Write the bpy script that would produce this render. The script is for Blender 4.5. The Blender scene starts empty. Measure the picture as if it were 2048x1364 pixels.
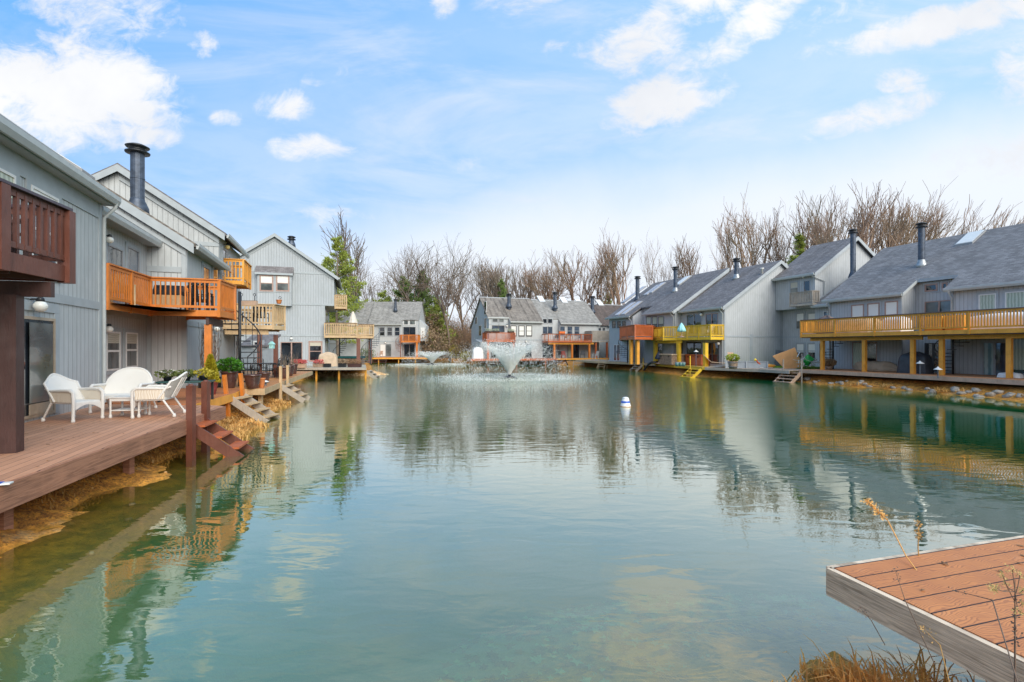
import bpy, math, random
import numpy as np
from mathutils import Vector, Matrix
from mathutils import noise as mnoise
R = math.radians
rnd = random.Random(7)
scene = bpy.context.scene
col = scene.collection
# ---------------------------------------------------------------- camera
F, HX, HY, EZ = 1000.0, 1024.0, 695.0, 2.35      # focal length in px of a 2048 px wide frame, horizon, eye height over water
cd = bpy.data.cameras.new('camera'); cam = bpy.data.objects.new('camera', cd); col.objects.link(cam)
cam.location = (0, 0, EZ); cam.rotation_euler = (R(90), 0, 0)
cd.sensor_width = 36; cd.lens = 36*F/2048; cd.shift_y = 13/2048; cd.clip_end = 4000; cd.clip_start = 0.05
scene.camera = cam
scene.view_settings.view_transform = 'Standard'; scene.view_settings.look = 'None'
scene.view_settings.exposure = 0.5; scene.view_settings.gamma = 1
scene.cycles.max_bounces = 6; scene.cycles.transparent_max_bounces = 12
scene.cycles.caustics_reflective = False; scene.cycles.caustics_refractive = False
scene.cycles.sample_clamp_indirect = 4
# ---------------------------------------------------------------- sun
SUN_EL, SUN_AZ = 32, 147      # azimuth clockwise from +Y
sd = bpy.data.lights.new('sun', 'SUN'); so = bpy.data.objects.new('sun', sd); col.objects.link(so)
sd.energy = 2.9; sd.angle = R(50); sd.color = (1, .93, .82)
_d = Vector((math.sin(R(SUN_AZ))*math.cos(R(SUN_EL)), math.cos(R(SUN_AZ))*math.cos(R(SUN_EL)), math.sin(R(SUN_EL))))
so.rotation_euler = _d.to_track_quat('Z', 'Y').to_euler(); so.location = (0, 0, 60)
# ---------------------------------------------------------------- node helper
class NT:
    def __init__(s, tree): s.t = tree; s.n = tree.nodes; s.l = tree.links
    def add(s, typ, ins=None, **kw):
        nd = s.n.new(typ)
        for k, v in kw.items(): setattr(nd, k, v)
        for k, v in (ins or {}).items():
            sock = nd.inputs[k]
            if hasattr(v, 'links') or isinstance(v, bpy.types.NodeSocket): s.l.new(v, sock)
            else: sock.default_value = v
        return nd
    def m(s, op, a, b=0.0, c=0.0, clamp=False):
        nd = s.n.new('ShaderNodeMath'); nd.operation = op; nd.use_clamp = clamp
        for i, v in enumerate((a, b, c)):
            if isinstance(v, bpy.types.NodeSocket): s.l.new(v, nd.inputs[i])
            else: nd.inputs[i].default_value = v
        return nd.outputs[0]
    def ss(s, v, lo, hi, a=0.0, b=1.0):
        nd = s.n.new('ShaderNodeMapRange'); nd.interpolation_type = 'SMOOTHSTEP'
        s.l.new(v, nd.inputs[0])
        nd.inputs[1].default_value = lo; nd.inputs[2].default_value = hi; nd.inputs[3].default_value = a; nd.inputs[4].default_value = b
        return nd.outputs[0]
    def mix(s, f, a, b, blend='MIX'):
        nd = s.n.new('ShaderNodeMix'); nd.data_type = 'RGBA'; nd.blend_type = blend
        for sock, v in ((nd.inputs[0], f), (nd.inputs[6], a), (nd.inputs[7], b)):
            if isinstance(v, bpy.types.NodeSocket): s.l.new(v, sock)
            elif sock == nd.inputs[0]: sock.default_value = v
            else: sock.default_value = (*v[:3], 1)
        return nd.outputs[2]
    def noise(s, vec, scale, detail=4, rough=.55, dist=0.0):
        return s.add('ShaderNodeTexNoise', {'Vector': vec, 'Scale': scale, 'Detail': detail, 'Roughness': rough, 'Distortion': dist}).outputs[0]
    def map(s, vec, rot=(0,0,0), scale=(1,1,1), loc=(0,0,0)):
        return s.add('ShaderNodeMapping', {'Vector': vec, 'Rotation': rot, 'Scale': scale, 'Location': loc}).outputs[0]
# ---------------------------------------------------------------- world: physical sky + clouds by direction
w = bpy.data.worlds.new('World'); scene.world = w; w.use_nodes = True
N = NT(w.node_tree); N.n.clear()
tc = N.add('ShaderNodeTexCoord').outputs['Generated']
sep = N.add('ShaderNodeSeparateXYZ', {0: tc}); dx, dy, dz = sep.outputs
sky = N.add('ShaderNodeTexSky', sky_type='NISHITA', sun_disc=False, sun_elevation=R(SUN_EL), sun_rotation=R(SUN_AZ), altitude=0, air_density=1.0, dust_density=.6, ozone_density=2.5)
skyc = N.add('ShaderNodeVectorMath', {0: sky.outputs[0], 1: (.150, .150, .140)}, operation='MULTIPLY').outputs[0]
ay = N.m('MAXIMUM', N.m('ABSOLUTE', dy), .12)
u = N.m('DIVIDE', dx, ay); v = N.m('DIVIDE', dz, ay)
zz = N.m('MAXIMUM', dz, .04)
cp = N.add('ShaderNodeCombineXYZ', {0: N.m('DIVIDE', dx, zz), 1: N.m('DIVIDE', dy, zz), 2: 0.0}).outputs[0]
uv = N.add('ShaderNodeCombineXYZ', {0: u, 1: v, 2: N.m('SIGN', dy)}).outputs[0]
n1 = N.noise(uv, 5.5, 8, .62, .5); n4 = N.noise(N.map(uv, scale=(1,2,1)), 14, 6, .65, .8); n2 = N.noise(uv, 1.6, 6, .6); n3 = N.noise(cp, 1.3, 7, .6, .4)
# cumulus: u0, v0, half width, half height, tilt, density
blobs = [(-.93,.51,.22,.11,0,1.3),(-.78,.46,.11,.06,0,1.0),(-.84,.66,.20,.07,-.1,.55),(-.735,.425,.07,.03,0,.9),(-.615,.605,.035,.035,0,.7),(-.46,.485,.055,.035,0,.9),(-.40,.40,.095,.028,0,.75),(-.57,.46,.032,.018,0,.75),
 (.30,.49,.125,.055,.25,1.35),(.30,.655,.16,.085,.45,1.2),(.46,.635,.18,.04,.55,1.1),(.88,.65,.25,.035,.22,1.2),(.72,.465,.16,.03,.25,1.05),(.78,.53,.06,.03,0,.8),(1.02,.55,.06,.07,0,1.0),(1.0,.40,.16,.06,.3,.9),
 (-.39,.54,.04,.025,.4,.45),(-.34,.55,.04,.03,.6,.4),(-.09,.365,.06,.022,.1,.5),(-.36,.265,.08,.03,0,.45),(-.14,.70,.03,.04,0,.8),(.03,.72,.1,.06,.3,.6),(.62,.67,.12,.04,.1,.55),(.09,.60,.03,.02,.5,.5)]
acc = None
for (u0, v0, a, b, t, d) in blobs:
    du = N.m('SUBTRACT', u, u0); dv = N.m('SUBTRACT', v, v0)
    p = N.m('ADD', N.m('MULTIPLY', du, math.cos(t)/a), N.m('MULTIPLY', dv, math.sin(t)/a))
    q = N.m('ADD', N.m('MULTIPLY', du, -math.sin(t)/b), N.m('MULTIPLY', dv, math.cos(t)/b))
    r2 = N.m('ADD', N.m('MULTIPLY', p, p), N.m('MULTIPLY', q, q))
    g = N.m('MULTIPLY', N.m('MAXIMUM', N.m('SUBTRACT', 1.25, N.m('MULTIPLY', r2, .62)), 0), d)
    acc = g if acc is None else N.m('MAXIMUM', acc, g)
front = N.ss(dy, .0, .1)
acc = N.m('MULTIPLY', acc, front)
cum = N.ss(N.m('ADD', acc, N.m('ADD', N.m('MULTIPLY', N.m('SUBTRACT', n1, .5), 3.4), N.m('MULTIPLY', N.m('SUBTRACT', n4, .5), 1.6))), .45, 1.5)
cum = N.m('MULTIPLY', cum, N.ss(acc, 0.02, .6))
wisp = N.m('MULTIPLY', N.ss(N.noise(N.map(uv, rot=(0,0,-.45), scale=(.8,3.2,1)), 2.2, 7, .62, .6), .48, .78), N.ss(u, -1.0, .6, .25, .75))
back = N.m('MULTIPLY', N.m('SUBTRACT', 1, front), N.ss(n2, .42, .6, 0, .8))
# pale veil of thin cloud low over the horizon, higher on the right
vt = N.m('ADD', N.m('SUBTRACT', v, N.m('MULTIPLY', u, .17)), N.m('MULTIPLY', N.m('SUBTRACT', n2, .5), .20))
veil = N.ss(vt, .45, .17)
veil2 = N.m('MULTIPLY', N.m('MULTIPLY', N.ss(vt, 1.0, .25), .55), N.ss(n3, .3, .65, .5, 1.0))
veil = N.m('MAXIMUM', veil, veil2)
tot = N.m('MAXIMUM', cum, N.m('MAXIMUM', wisp, back))
skyc = N.mix(N.ss(u, -1.0, 1.3, .88, .92), skyc, N.mix(N.ss(u, -.6, 1.0), (.11,.355,.75), (.25,.50,.76)))
c1 = N.mix(veil, skyc, (.635, .68, .745))
shade = N.ss(n2, .35, .65)
cc = N.mix(shade, (.60,.62,.66), (.72,.725,.735))
c2 = N.mix(tot, c1, cc)
c2 = N.mix(N.ss(dz, .01, -.05), c2, (.25,.26,.24))
bg = N.add('ShaderNodeBackground', {0: c2, 1: 1.0})
N.l.new(bg.outputs[0], N.add('ShaderNodeOutputWorld').inputs[0])
# ---------------------------------------------------------------- materials
MATS = {}
def newmat(name):
    m = bpy.data.materials.new(name); m.use_nodes = True; m.node_tree.nodes.clear(); MATS[name] = m
    return m, NT(m.node_tree)
def finish(N, bsdf, disp=None):
    o = N.add('ShaderNodeOutputMaterial'); N.l.new(bsdf, o.inputs[0])
def prin(N, colr, rough=.6, **kw):
    ins = {'Base Color': colr if isinstance(colr, bpy.types.NodeSocket) else (*colr, 1), 'Roughness': rough}
    ins.update(kw)
    return N.add('ShaderNodeBsdfPrincipled', ins)
def plain(name, c, rough=.6, var=.15, scale=6, bump=0.0, bscale=60, metal=0.0, coat=0.0, spec=.5):
    m, N = newmat(name)
    oc = N.add('ShaderNodeTexCoord').outputs['Object']
    nn = N.noise(oc, scale, 5)
    f = N.ss(nn, .3, .7)
    cc = N.mix(f, [x*(1-var) for x in c], [min(1, x*(1+var)) for x in c])
    ins = {'Metallic': metal, 'Coat Weight': coat, 'Specular IOR Level': spec}
    if bump:
        b = N.add('ShaderNodeBump', {'Height': N.noise(oc, bscale, 3), 'Strength': bump, 'Distance': .01}); ins['Normal'] = b.outputs[0]
    finish(N, prin(N, cc, rough, **ins).outputs[0]); return m
def siding(name, c, wdt=.2):
    m, N = newmat(name)
    oc = N.add('ShaderNodeTexCoord').outputs['Object']
    s = N.add('ShaderNodeSeparateXYZ', {0: oc})
    t = N.m('ADD', s.outputs[0], s.outputs[1])
    fr = N.m('FRACT', N.m('DIVIDE', N.m('ADD', t, 500.0), wdt))
    groove = N.ss(N.m('ABSOLUTE', N.m('SUBTRACT', fr, .5)), .035, .07)   # 0 in groove
    board = N.add('ShaderNodeTexWhiteNoise', {'W': N.m('FLOOR', N.m('DIVIDE', N.m('ADD', t, 500.0), 1.2))}, noise_dimensions='1D').outputs[0]
    nn = N.noise(N.map(oc, scale=(4,4,.6)), 3, 6, .6)
    fine = N.noise(N.map(oc, scale=(60,60,4)), 3, 3, .6)
    stain = N.noise(N.map(oc, scale=(.35,.35,.25)), 2.2, 5, .6)
    base = N.mix(N.ss(nn, .3, .7), [x*.90 for x in c], [x*1.05 for x in c])
    base = N.mix(N.m('MULTIPLY', N.ss(stain, .45, .75), .34), base, (.27,.29,.28))
    base = N.mix(N.m('MULTIPLY', board, .16), base, (.62,.66,.68))
    base = N.mix(N.m('MULTIPLY', N.ss(fine, .55, .8), .12), base, (.2,.22,.23))
    base = N.mix(groove, [x*.60 for x in c], base)
    h = N.m('ADD', N.m('MULTIPLY', groove, 1.0), N.m('MULTIPLY', fine, .25))
    b = N.add('ShaderNodeBump', {'Height': h, 'Strength': .6, 'Distance': .012})
    finish(N, prin(N, base, .75, Normal=b.outputs[0]).outputs[0]); return m
def shingle(name, c, streak=0.0):
    m, N = newmat(name)
    oc = N.add('ShaderNodeTexCoord').outputs['Object']
    s = N.add('ShaderNodeSeparateXYZ', {0: oc})
    # courses follow the height, tabs follow the eave
    vec = N.add('ShaderNodeCombineXYZ', {0: N.m('ADD', s.outputs[0], N.m('MULTIPLY', s.outputs[1], .0)), 1: N.m('MULTIPLY', s.outputs[2], 1.8), 2: 0.0}).outputs[0]
    br = N.add('ShaderNodeTexBrick', {'Vector': vec, 'Scale': 1.0, 'Color1': (.62,.62,.62,1), 'Color2': (1.3,1.3,1.3,1), 'Mortar': (.4,.4,.4,1), 'Mortar Size': .012, 'Brick Width': .3, 'Row Height': .14, 'Mortar Smooth': .3})
    n = N.noise(oc, 1.2, 6, .65); g = N.noise(oc, 45, 2)
    st = N.noise(N.map(vec, scale=(1.6,.12,1)), 1.6, 6, .65)
    a = N.mix(N.ss(n, .3, .7), [x*.8 for x in c], [x*1.2 for x in c])
    a = N.mix(.75, a, br.outputs[0], 'MULTIPLY')
    a = N.mix(N.m('MULTIPLY', N.ss(g, .4, .75), .35), a, [x*1.9 for x in c])
    if streak: a = N.mix(N.m('MULTIPLY', N.ss(st, .46, .68), streak), a, (.035,.03,.025))
    b = N.add('ShaderNodeBump', {'Height': N.m('ADD', br.outputs[1], N.m('MULTIPLY', g, -.6)), 'Strength': .5, 'Distance': .02}, invert=True)
    finish(N, prin(N, a, .9, Normal=b.outputs[0]).outputs[0]); return m
def wood(name, c, ang=None, bw=.14, rough=.6, gapw=.035, var=.30, grain=.48, dark=None, scale=1.0):
    """ang: direction of the boards (radians in object XY) -> board joints; None = plain stained timber"""
    m, N = newmat(name)
    oc = N.add('ShaderNodeTexCoord').outputs['Object']
    dark = dark or [x*.45 for x in c]
    if ang is not None:
        p = N.map(oc, rot=(0, 0, -ang))
        s = N.add('ShaderNodeSeparateXYZ', {0: p})
        t = N.m('DIVIDE', N.m('ADD', s.outputs[1], 300.0), bw)
        idx = N.m('FLOOR', t)
        gap = N.ss(N.m('ABSOLUTE', N.m('SUBTRACT', N.m('FRACT', t), .5)), .5-gapw*.5, .5-gapw*1.2)
        rn = N.add('ShaderNodeTexWhiteNoise', {'W': idx}, noise_dimensions='1D').outputs[0]
        off = N.add('ShaderNodeCombineXYZ', {0: N.m('MULTIPLY', rn, 40.0), 1: 0.0, 2: N.m('MULTIPLY', rn, 9.0)}).outputs[0]
        pv = N.add('ShaderNodeVectorMath', {0: p, 1: off}, operation='ADD').outputs[0]
        gr = N.noise(N.map(pv, scale=(1.2*scale, 22*scale, 22)), 1.5, 5, .6, .6)
    else:
        gap = None; rn = N.noise(oc, 2.5, 2)
        gr = N.noise(N.map(oc, scale=(9, 9, 2)), 2.5, 5, .6, .6)
    patch = N.noise(oc, 1.1, 5, .6)
    a = N.mix(N.m('MULTIPLY', rn, 1.0), [x*(1-var) for x in c], [min(1, x*(1+var)) for x in c])
    a = N.mix(N.m('MULTIPLY', N.ss(gr, .45, .75), grain), a, dark)
    a = N.mix(N.m('MULTIPLY', N.ss(patch, .45, .7), .32), a, [min(1, x*1.3+.06) for x in c])
    wth = N.noise(N.map(oc, scale=(3,3,1)), 3.3, 6, .7)
    a = N.mix(N.m('MULTIPLY', N.ss(wth, .55, .75), .30), a, [x*.45+.07 for x in c])
    h = gr
    if gap is not None:
        a = N.mix(gap, [x*.12 for x in c], a); h = N.m('ADD', N.m('MULTIPLY', gap, 1.5), N.m('MULTIPLY', gr, .3))
    b = N.add('ShaderNodeBump', {'Height': h, 'Strength': .5, 'Distance': .008})
    finish(N, prin(N, a, rough, Normal=b.outputs[0]).outputs[0]); return m
def glassm(name, c, rough=.03):
    m, N = newmat(name)
    oc = N.add('ShaderNodeTexCoord').outputs['Object']
    n = N.noise(oc, .8, 3); wv = N.noise(oc, 1.3, 2)
    a = N.mix(N.ss(n, .35, .65), [x*.5 for x in c], [x*1.6 for x in c])
    b = N.add('ShaderNodeBump', {'Height': wv, 'Strength': .25, 'Distance': .03})
    finish(N, prin(N, a, rough, Normal=b.outputs[0], **{'Specular IOR Level': .9, 'Coat Weight': .4, 'Coat Roughness': .02}).outputs[0]); return m
def stripes(name, c1, c2, wdt, axis='v', rough=.5, coat=0.0):
    m, N = newmat(name)
    oc = N.add('ShaderNodeTexCoord').outputs['Object']
    s = N.add('ShaderNodeSeparateXYZ', {0: oc})
    t = N.m('ADD', s.outputs[0], s.outputs[1]) if axis == 'v' else s.outputs[2]
    sn = N.m('SINE', N.m('MULTIPLY', N.m('ADD', t, N.m('MULTIPLY', N.noise(oc, 3, 2), .1)), 6.283/wdt))
    f = N.ss(sn, -.8, .8)
    finish(N, prin(N, N.mix(f, c1, c2), rough, **{'Coat Weight': coat, 'Coat Roughness': .03}).outputs[0]); return m
def leafm(name, c, var=.35, rough=.6, trans=.25):
    m, N = newmat(name)
    oc = N.add('ShaderNodeTexCoord').outputs['Object']
    oi = N.add('ShaderNodeObjectInfo').outputs['Random']
    f = N.ss(N.noise(oc, 2.2, 4), .3, .7)
    a = N.mix(f, [x*(1-var) for x in c], [min(1, x*(1+var)) for x in c])
    a = N.mix(N.m('MULTIPLY', oi, .3), a, [x*.7 for x in c])
    d = prin(N, a, rough).outputs[0]
    t = N.add('ShaderNodeBsdfTranslucent', {0: a}).outputs[0]
    mx = N.add('ShaderNodeMixShader', {0: trans, 1: d, 2: t})
    finish(N, mx.outputs[0]); return m

SID = siding('siding_grey', (.475,.50,.505)); SIDB = siding('siding_blue_grey', (.45,.475,.495)); SIDF = siding('siding_pale', (.40,.435,.46), .2)
TRIM = plain('trim_grey', (.37,.41,.43), .6, .06, 3); TRIMB = plain('trim_blue_grey', (.37,.41,.44), .6, .06, 3)
GUT = plain('gutter_pale', (.45,.48,.48), .45, .06, 4); SOF = plain('soffit', (.33,.37,.38), .7, .08, 3)
RF1 = shingle('shingle_grey', (.185,.172,.174), .25); RF2 = shingle('shingle_brown', (.22,.195,.17), .75); RF3 = shingle('shingle_blue_grey', (.195,.19,.195), .12); RF4 = shingle('shingle_light', (.27,.262,.245), .2)
FLU = plain('flue_metal', (.065,.085,.12), .45, .3, 5, metal=.3); FLUL = plain('flashing', (.35,.38,.40), .4, .2, 5, metal=.5)
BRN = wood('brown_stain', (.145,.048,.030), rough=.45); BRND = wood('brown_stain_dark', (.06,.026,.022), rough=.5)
ORG = wood('orange_stain', (.62,.19,.025), rough=.5, grain=.42); AMB = wood('amber_stain', (.78,.34,.04), rough=.55, grain=.42)
YEL = wood('yellow_stain', (.84,.50,.03), rough=.55, grain=.35); TAN = wood('weathered_tan', (.55,.39,.22), rough=.7, grain=.5); GRW = wood('weathered_grey', (.42,.37,.31), rough=.8, grain=.5)
RED = wood('red_cedar_stain', (.48,.12,.035), rough=.45); PNK = wood('pinkish_timber', (.52,.36,.26), rough=.7, grain=.4)
CAP = plain('rail_cap_dark', (.16,.09,.06), .4, .2); CAPD = plain('rail_cap_plum', (.055,.04,.06), .35, .2)
GL = glassm('window_glass', (.018,.022,.028)); GLB = glassm('window_glass_blue', (.05,.07,.10)); GLG = glassm('screen_glass', (.10,.115,.11), .15)
FRW = plain('frame_white', (.72,.72,.70), .4, .05); FRB = plain('frame_brown', (.36,.24,.20), .5, .12); FRG = plain('frame_grey', (.30,.31,.32), .5, .1); FRT = plain('frame_tan', (.42,.34,.25), .5, .1); FRD = plain('frame_dark', (.06,.055,.055), .4, .1)
BLW = stripes('blind_white', (.70,.70,.66), (.80,.80,.76), .06, 'h', .5, .6); BLG = stripes('curtain_green', (.30,.36,.27), (.50,.55,.44), .14, 'v', .5, .6); BLT = stripes('curtain_teal', (.10,.20,.22), (.35,.45,.45), .3, 'v', .5, .6)
BLM = stripes('blind_beige', (.40,.37,.29), (.55,.52,.42), .06, 'h', .5, .6)
BLK = plain('black_iron', (.018,.02,.024), .4, .2); GRYM = plain('grey_iron', (.10,.12,.15), .45, .2)
LAMP = plain('lamp_globe', (.85,.84,.78), .25, .03, coat=.3); LAMPY = plain('lamp_globe_amber', (.75,.55,.2), .3, .05)
# ---------------------------------------------------------------- object helpers
def tag(o, label=None, cat=None, group=None, kind=None):
    if label: o['label'] = label
    if cat: o['category'] = cat
    if group: o['group'] = group
    if kind: o['kind'] = kind
    return o
class Th:
    """a thing: an Empty with its own frame (local x right, y away from the viewer, z absolute until linked)"""
    def __init__(s, name, label, cat, loc, rot=0.0, group=None):
        s.o = bpy.data.objects.new(name, None); col.objects.link(s.o); s.o.empty_display_size = .3
        s.loc = Vector((loc[0], loc[1], loc[2] if len(loc) > 2 else 0)); s.rot = rot
        s.o.location = s.loc; s.o.rotation_euler = (0, 0, rot); tag(s.o, label, cat, group)
        s.c, s.s = math.cos(rot), math.sin(rot)
    def W(s, x, y): return (s.loc.x + x*s.c - y*s.s, s.loc.y + x*s.s + y*s.c)
    def L(s, X, Y): X -= s.loc.x; Y -= s.loc.y; return (X*s.c + Y*s.s, -X*s.s + Y*s.c)
    def X(s, px, y):
        r = (px-HX)/F; ox, oy = s.loc.x - y*s.s, s.loc.y + y*s.c
        return (r*oy - ox)/(s.c - r*s.s)
    def Yp(s, px, x):
        r = (px-HX)/F; ox, oy = s.loc.x + x*s.c, s.loc.y + x*s.s
        return (r*oy - ox)/(-s.s - r*s.c)
    def Z(s, px, py, y):
        return EZ - (py-HY)/F*s.W(s.X(px, y), y)[1]
    def roof(s, px, py, ye, ze, k):     # hit of a pixel ray with the roof plane z = ze + k (y-ye)
        lo, hi = 1.0, 200.0
        def g(Y):
            lx, ly = s.L((px-HX)/F*Y, Y); return EZ-(py-HY)/F*Y - (ze + k*(ly-ye)), lx, ly
        best = None; prev = g(5)[0]
        Y = 5
        while Y < 150:
            Y += .05; v, lx, ly = g(Y)
            if (v < 0) != (prev < 0): return lx, ly
            prev = v
        return None
def at(px, py, Y): return ((px-HX)*Y/F, Y, EZ-(py-HY)*Y/F)
def gnd(px, py, z=.85): Y = (EZ-z)*F/(py-HY); return ((px-HX)*Y/F, Y)
class MB:
    def __init__(s): s.v = []; s.f = []; s.sm = []
    def add(s, vs, fs, smooth=False):
        o = len(s.v); s.v += [tuple(p) for p in vs]; s.f += [tuple(i+o for i in f) for f in fs]; s.sm += [smooth]*len(fs); return s
    def box(s, x0, x1, y0, y1, z0, z1):
        return s.add([(x0,y0,z0),(x1,y0,z0),(x1,y1,z0),(x0,y1,z0),(x0,y0,z1),(x1,y0,z1),(x1,y1,z1),(x0,y1,z1)],
                     [(0,3,2,1),(4,5,6,7),(0,1,5,4),(1,2,6,5),(2,3,7,6),(3,0,4,7)])
    def bar(s, p, q, w, h, up=(0,0,1)):       # rectangular bar from p to q
        p = Vector(p); q = Vector(q); d = (q-p)
        if d.length < 1e-6: return s
        d.normalize(); upv = Vector(up)
        if abs(d.dot(upv)) > .98: upv = Vector((0,1,0)) if abs(d.y) < .9 else Vector((1,0,0))
        a = d.cross(upv).normalized()*(w/2); b = a.normalized().cross(d).normalized()*(h/2)
        vs = [p-a-b, p+a-b, p+a+b, p-a+b, q-a-b, q+a-b, q+a+b, q-a+b]
        return s.add(vs, [(0,1,2,3),(7,6,5,4),(0,4,5,1),(1,5,6,2),(2,6,7,3),(3,7,4,0)])
    def tube(s, pts, r, n=8, cap=True, smooth=True):
        pts = [Vector(p) for p in pts]; rs = r if isinstance(r, (list, tuple)) else [r]*len(pts)
        vs = []; fs = []
        prev = None
        for i, p in enumerate(pts):
            d = (pts[min(i+1, len(pts)-1)] - pts[max(i-1, 0)]).normalized()
            a = d.orthogonal().normalized() if prev is None else (prev - d*prev.dot(d)).normalized()
            prev = a; b = d.cross(a)
            for k in range(n):
                t = 2*math.pi*k/n; vs.append(p + (a*math.cos(t)+b*math.sin(t))*rs[i])
        for i in range(len(pts)-1):
            for k in range(n):
                k2 = (k+1) % n; fs.append((i*n+k, i*n+k2, (i+1)*n+k2, (i+1)*n+k))
        s.add(vs, fs, smooth)
        if cap: s.add(vs[:n], [tuple(reversed(range(n)))]); s.add(vs[-n:], [tuple(range(n))])
        return s
    def lathe(s, c, prof, n=16, smooth=True, sx=1, sy=1, tilt=None):   # prof: (r, z)
        vs = []; fs = []
        for r, z in prof:
            for k in range(n):
                t = 2*math.pi*k/n; vs.append((c[0]+r*math.cos(t)*sx, c[1]+r*math.sin(t)*sy, c[2]+z))
        for i in range(len(prof)-1):
            for k in range(n):
                k2 = (k+1) % n; fs.append((i*n+k, i*n+k2, (i+1)*n+k2, (i+1)*n+k))
        fs.append(tuple(reversed(range(n)))); fs.append(tuple((len(prof)-1)*n+k for k in range(n)))
        return s.add(vs, fs, smooth)
    def ext_x(s, prof, x0, x1):     # prof: (y,z) counter-clockwise polygon extruded along x
        n = len(prof); vs = [(x0, y, z) for y, z in prof] + [(x1, y, z) for y, z in prof]
        fs = [tuple(range(n)), tuple(reversed(range(n, 2*n)))] + [(i, i+n, (i+1) % n + n, (i+1) % n) for i in range(n)]
        return s.add(vs, fs)
    def ext_y(s, prof, y0, y1):     # prof: (x,z)
        n = len(prof); vs = [(x, y0, z) for x, z in prof] + [(x, y1, z) for x, z in prof]
        fs = [tuple(range(n)), tuple(reversed(range(n, 2*n)))] + [(i, i+n, (i+1) % n + n, (i+1) % n) for i in range(n)]
        return s.add(vs, fs)
    def ext_z(s, prof, z0, z1):     # prof: (x,y)
        n = len(prof); vs = [(x, y, z0) for x, y in prof] + [(x, y, z1) for x, y in prof]
        fs = [tuple(reversed(range(n))), tuple(range(n, 2*n))] + [(i, (i+1) % n, (i+1) % n + n, i+n) for i in range(n)]
        return s.add(vs, fs)
    def build(s, name, mat, parent=None, world=False, bevel=0, th=None):
        me = bpy.data.meshes.new(name)
        vs = s.v; root = th or (parent if isinstance(parent, Th) else None)
        if root is not None:
            if world: vs = [(*root.L(x, y), z) for x, y, z in vs]
            vs = [(x, y, z-root.loc.z) for x, y, z in vs]
        me.from_pydata(vs, [], s.f); me.polygons.foreach_set('use_smooth', s.sm)
        me.materials.append(mat); me.update()
        import bmesh
        if len(s.f) < 60000:
            bm = bmesh.new(); bm.from_mesh(me); bmesh.ops.recalc_face_normals(bm, faces=bm.faces); bm.to_mesh(me); bm.free()
        o = bpy.data.objects.new(name, me); col.objects.link(o)
        if parent is not None: o.parent = parent.o if isinstance(parent, Th) else parent
        if bevel:
            md = o.modifiers.new('bevel', 'BEVEL'); md.width = bevel; md.segments = 2; md.limit_method = 'ANGLE'
        return o
def copy_tree(o, parent=None):
    c = o.copy(); col.objects.link(c); c.parent = parent
    for ch in [x for x in o.children]: copy_tree(ch, c)
    return c
# ================================================================ terrain, water
POND = [(-5.55,3.2),(-5.75,5.2),(-6.45,7.6),(-6.95,9.6),(-7.3,11.2),(-7.5,12.9),(-7.9,14.6),(-9.0,17.0),(-9.35,18.6),(-9.5,20.4),(-10.3,22.6),(-11.6,25.0),(-12.6,28.5),(-14.6,33),(-16.2,38.5),
 (-15.8,42.0),(-12.2,42.3),(-11.6,43.5),(-13.2,47),(-16,56),(-19,66),(-22.2,76.5),(-15,77.5),(-12.6,78),(-13.8,82),(-14.5,86),(-9.5,87),(-7.2,79),(-6.6,73),(-2,71.5),(5.4,71),(9.0,61.9),(11.3,55.6),(12.5,51.2),(13.6,46.7),(14.5,42.7),(15.1,40.2),(16.6,38.7),(18.4,38.6),(20.4,38.2),(19.6,34.1),(20.3,30.2),(21.7,26.9),(22.5,22.1),(23.6,15.8),(22,8),(12,4.6),(6,3.95),(3.6,3.45),(2.9,3.2),(2.35,3.05),(1.85,2.85),(1.3,2.3),(-.5,1.9),(-3.5,2.1)]
def grid_axis(parts):
    out = []
    for a, b, st in parts: out += list(np.arange(a, b, st))
    return np.array(out + [parts[-1][1]])
gx = grid_axis([(-900,-60,60),(-60,-24,2),(-24,-11,.5),(-11,-4.6,.16),(-4.6,.8,.6),(.8,4.6,.12),(4.6,26,.5),(26,60,2),(60,900,60)])
gy = grid_axis([(-60,0,4),(0,5,.16),(5,16,.2),(16,46,.5),(46,90,.9),(90,150,5),(150,1500,90)])
X, Y = np.meshgrid(gx, gy)
pts = np.stack([X.ravel(), Y.ravel()], 1)
poly = np.array(POND); n = len(poly)
dist = np.full(len(pts), 1e9); inside = np.zeros(len(pts), bool)
for i in range(n):
    a = poly[i]; b = poly[(i+1) % n]; ab = b-a
    t = np.clip(((pts-a)@ab)/(ab@ab), 0, 1)
    dist = np.minimum(dist, np.linalg.norm(pts-(a+t[:, None]*ab), axis=1))
    cond = ((a[1] > pts[:, 1]) != (b[1] > pts[:, 1]))
    xi = a[0] + (pts[:, 1]-a[1])*(b[0]-a[0])/((b[1]-a[1]) if b[1] != a[1] else 1e-9)
    inside ^= cond & (pts[:, 0] < xi)
def sdist(x, y):
    p = np.array([x, y]); d = 1e9; ins = False
    for i in range(n):
        a = poly[i]; b = poly[(i+1) % n]; ab = b-a
        t = min(1, max(0, float((p-a)@ab/(ab@ab)))); d = min(d, float(np.linalg.norm(p-(a+t*ab))))
        if (a[1] > y) != (b[1] > y) and x < a[0]+(y-a[1])*(b[0]-a[0])/(b[1]-a[1]): ins = not ins
    return -d if ins else d
nz = lambda x, y, f, ph: np.sin(x*f+ph)*np.cos(y*f*1.13+ph*2) + .6*np.sin(x*f*2.3+y*f*1.7+ph)
px_, py_ = pts[:, 0], pts[:, 1]
wob = .10*nz(px_, py_, 1.7, 1.0) + .05*nz(px_, py_, 5.1, 2.0)
near = np.exp(-((px_-1.5)/5.5)**2-((py_-2.5)/7.0)**2)      # shelf by the near bank
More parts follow.
